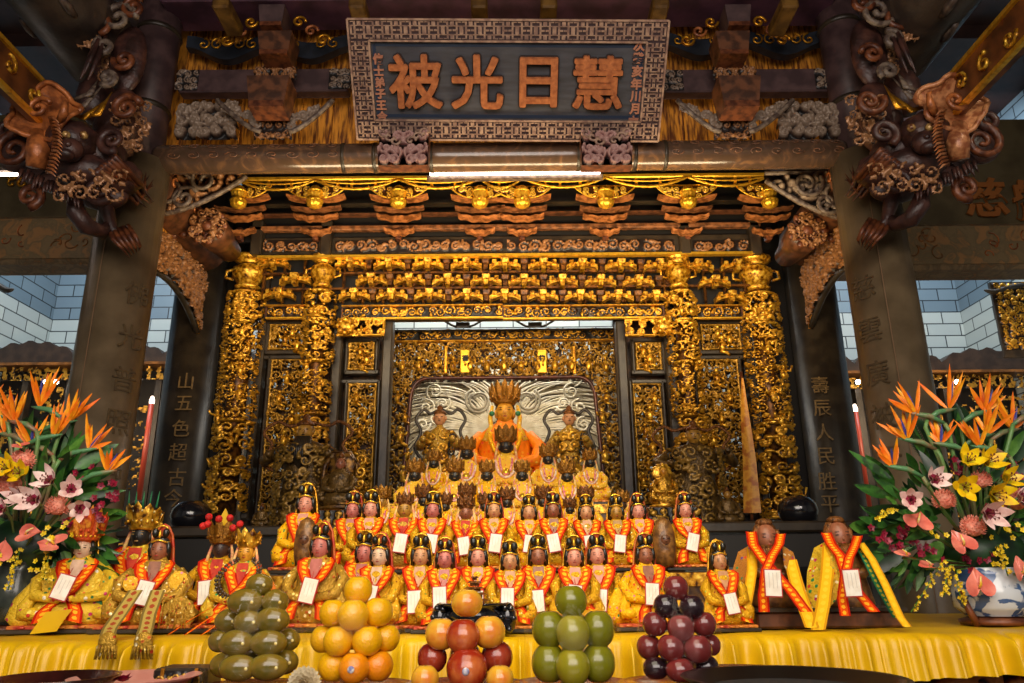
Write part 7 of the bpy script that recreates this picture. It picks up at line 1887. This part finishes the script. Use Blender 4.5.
# black censer with a pagoda lid on the yellow cloth
p = P(474, 606, 2.64); t = thing('incense_burner', 'black footed incense burner with a bronze pagoda lid behind the yellow apples', 'burner', (p.x, 2.66, ZT + .004)); zc2 = p.z - ZT; kk = S(474, 606, 2.64)
MB().lathe([(.05, zc2 * .3), (.09, zc2 * .45), (.1, zc2 * .7), (.085, zc2 * .85), (.115, zc2 * .97), (.122, zc2 + .004), (.112, zc2 + .006), (.001, zc2 - .01)], 32).build('burner_body', mat('black_shine', '#16161a', rough=.12, coat=.6), t)
for i in range(3):
    a = R(-90 + 120 * i); MB().tube([(.07 * cos(a), .07 * sin(a), zc2 * .5), (.1 * cos(a), .1 * sin(a), zc2 * .3), (.085 * cos(a), .085 * sin(a), 0)], [.022, .016, .012], 8).build('leg', MAT['black_shine'], t)
for s_ in (-1, 1):
    mb = MB().ell((s_ * .11, -.02, zc2 * .55), (.03, .035, .05), 12, 8); [mb.ell((s_ * .11 + .02 * cos(a), -.05, zc2 * .55 + .035 * sin(a)), .011, 6, 5) for a in range(6)]; mb.build('lion_handle', MAT['black_shine'], t)
mb = MB(); z = zc2
for i, (r, h) in enumerate(((.045, .02), (.038, .02), (.03, .018), (.022, .018), (.012, .015))):
    mb.lathe([(r * .7, z), (r * .7, z + h * .5), (r * 1.2, z + h * .55), (r * .8, z + h * .9)], 8, (.0, 0, 0), smooth=False); z += h
mb.build('pagoda_lid', m_crowndk, t)
# ------------------------------------------------------------------ camera, world, lamps
cam_d = bpy.data.cameras.new('camera'); cam_o = bpy.data.objects.new('camera', cam_d); COL.objects.link(cam_o)
cam_d.sensor_width = 36; cam_d.lens = F / 1024 * 36; cam_d.clip_start = .05
cam_o.matrix_world = Matrix.Translation(CAM) @ Matrix((RT, UP, -FW)).transposed().to_4x4()
bpy.context.scene.camera = cam_o
w = bpy.data.worlds.new('world'); bpy.context.scene.world = w; w.use_nodes = True
w.node_tree.nodes['Background'].inputs[0].default_value = (.9, .8, .75, 1); w.node_tree.nodes['Background'].inputs[1].default_value = .2
def area(name, loc, tgt, size, e, c, sy=None):
    d = bpy.data.lights.new(name, 'AREA'); d.energy = e; d.color = c; d.size = size
    if sy: d.shape = 'RECTANGLE'; d.size_y = sy
    o = bpy.data.objects.new(name, d); COL.objects.link(o); o.location = loc
    o.rotation_euler = (V(tgt) - V(loc)).to_track_quat('-Z', 'Y').to_euler(); return o
def spot(name, loc, tgt, e, c, ang=60, blend=.6, r=.08):
    d = bpy.data.lights.new(name, 'SPOT'); d.energy = e; d.color = c; d.spot_size = R(ang); d.spot_blend = blend; d.shadow_soft_size = r
    o = bpy.data.objects.new(name, d); COL.objects.link(o); o.location = loc
    o.rotation_euler = (V(tgt) - V(loc)).to_track_quat('-Z', 'Y').to_euler(); return o
warm = (1, .72, .42); warm2 = (1, .82, .6); day = (.85, .87, 1)
area('entrance_light', (0, -1.8, 3.6), (0, 5, 2.8), 4.5, 200, (1, .88, .8), 2.5)
area('front_table_light', (-.2, .9, 3.3), (0, 2.4, 1.4), 1.6, 26, (1, .9, .68))
for x in (-1.0, 0, 1.0): spot('statue_spot', (x, 1.7, 3.7), (x * .6, 3.3, 1.7), 70, (1, .86, .56), 70, .8)
for x in (-.6, .5): spot('niche_spot', (x, 4.9, 3.9), (x * .2 - .05, 5.2, 2.3), 46, (1, .82, .48), 75, .8)
for x in (-1.9, 0, 1.8): spot('screen_spot', (x, 4.3, 2.9), (x, 6.0, 3.9), 30 if x else 50, (1, .72, .36), 95, .9)
area('canopy_fill', (0, 4.6, 3.5), (0, 5.6, 4.6), 3.6, 62, (1, .78, .46), .3)  # fill light added to brighten the dark canopy from below, no fixture there
area('niche_wall_wash', (-.05, 6.9, 4.3), (-.05, 7.4, 2.6), 1.6, 38, (1, .92, .78), .3)
for s in (-1, 1):
    area('side_wall_wash', (s * 4.6, 7.2, 6.4), (s * 4.9, 9.6, 4.2), 2.2, 95, (.86, .93, 1), 1)
    area('shrine_glow', (s * 4.3, 6.9, 3.4), (s * 4.3, 8.6, 2.9), 1.6, 26, (1, .72, .45), .5)
    spot('flower_spot', (s * 1.6, .9, 3.1), (s * 2.05, 2.7, 1.75), 42, (1, .88, .74), 60, .8)
area('back_wall_fill', (0, 8.9, 5.8), (0, 9.6, 3.9), 3.5, 90, (1, .97, .9), .4)
spot('ear_spot', (3.2, 1.8, 5.2), (2.5, 3.8, 4.5), 60, (1, .9, .7), 50, .8)
sc = bpy.context.scene
sc.view_settings.view_transform = 'Standard'; sc.view_settings.look = 'None'; sc.view_settings.exposure = 0.0
sc.cycles.use_denoising = True
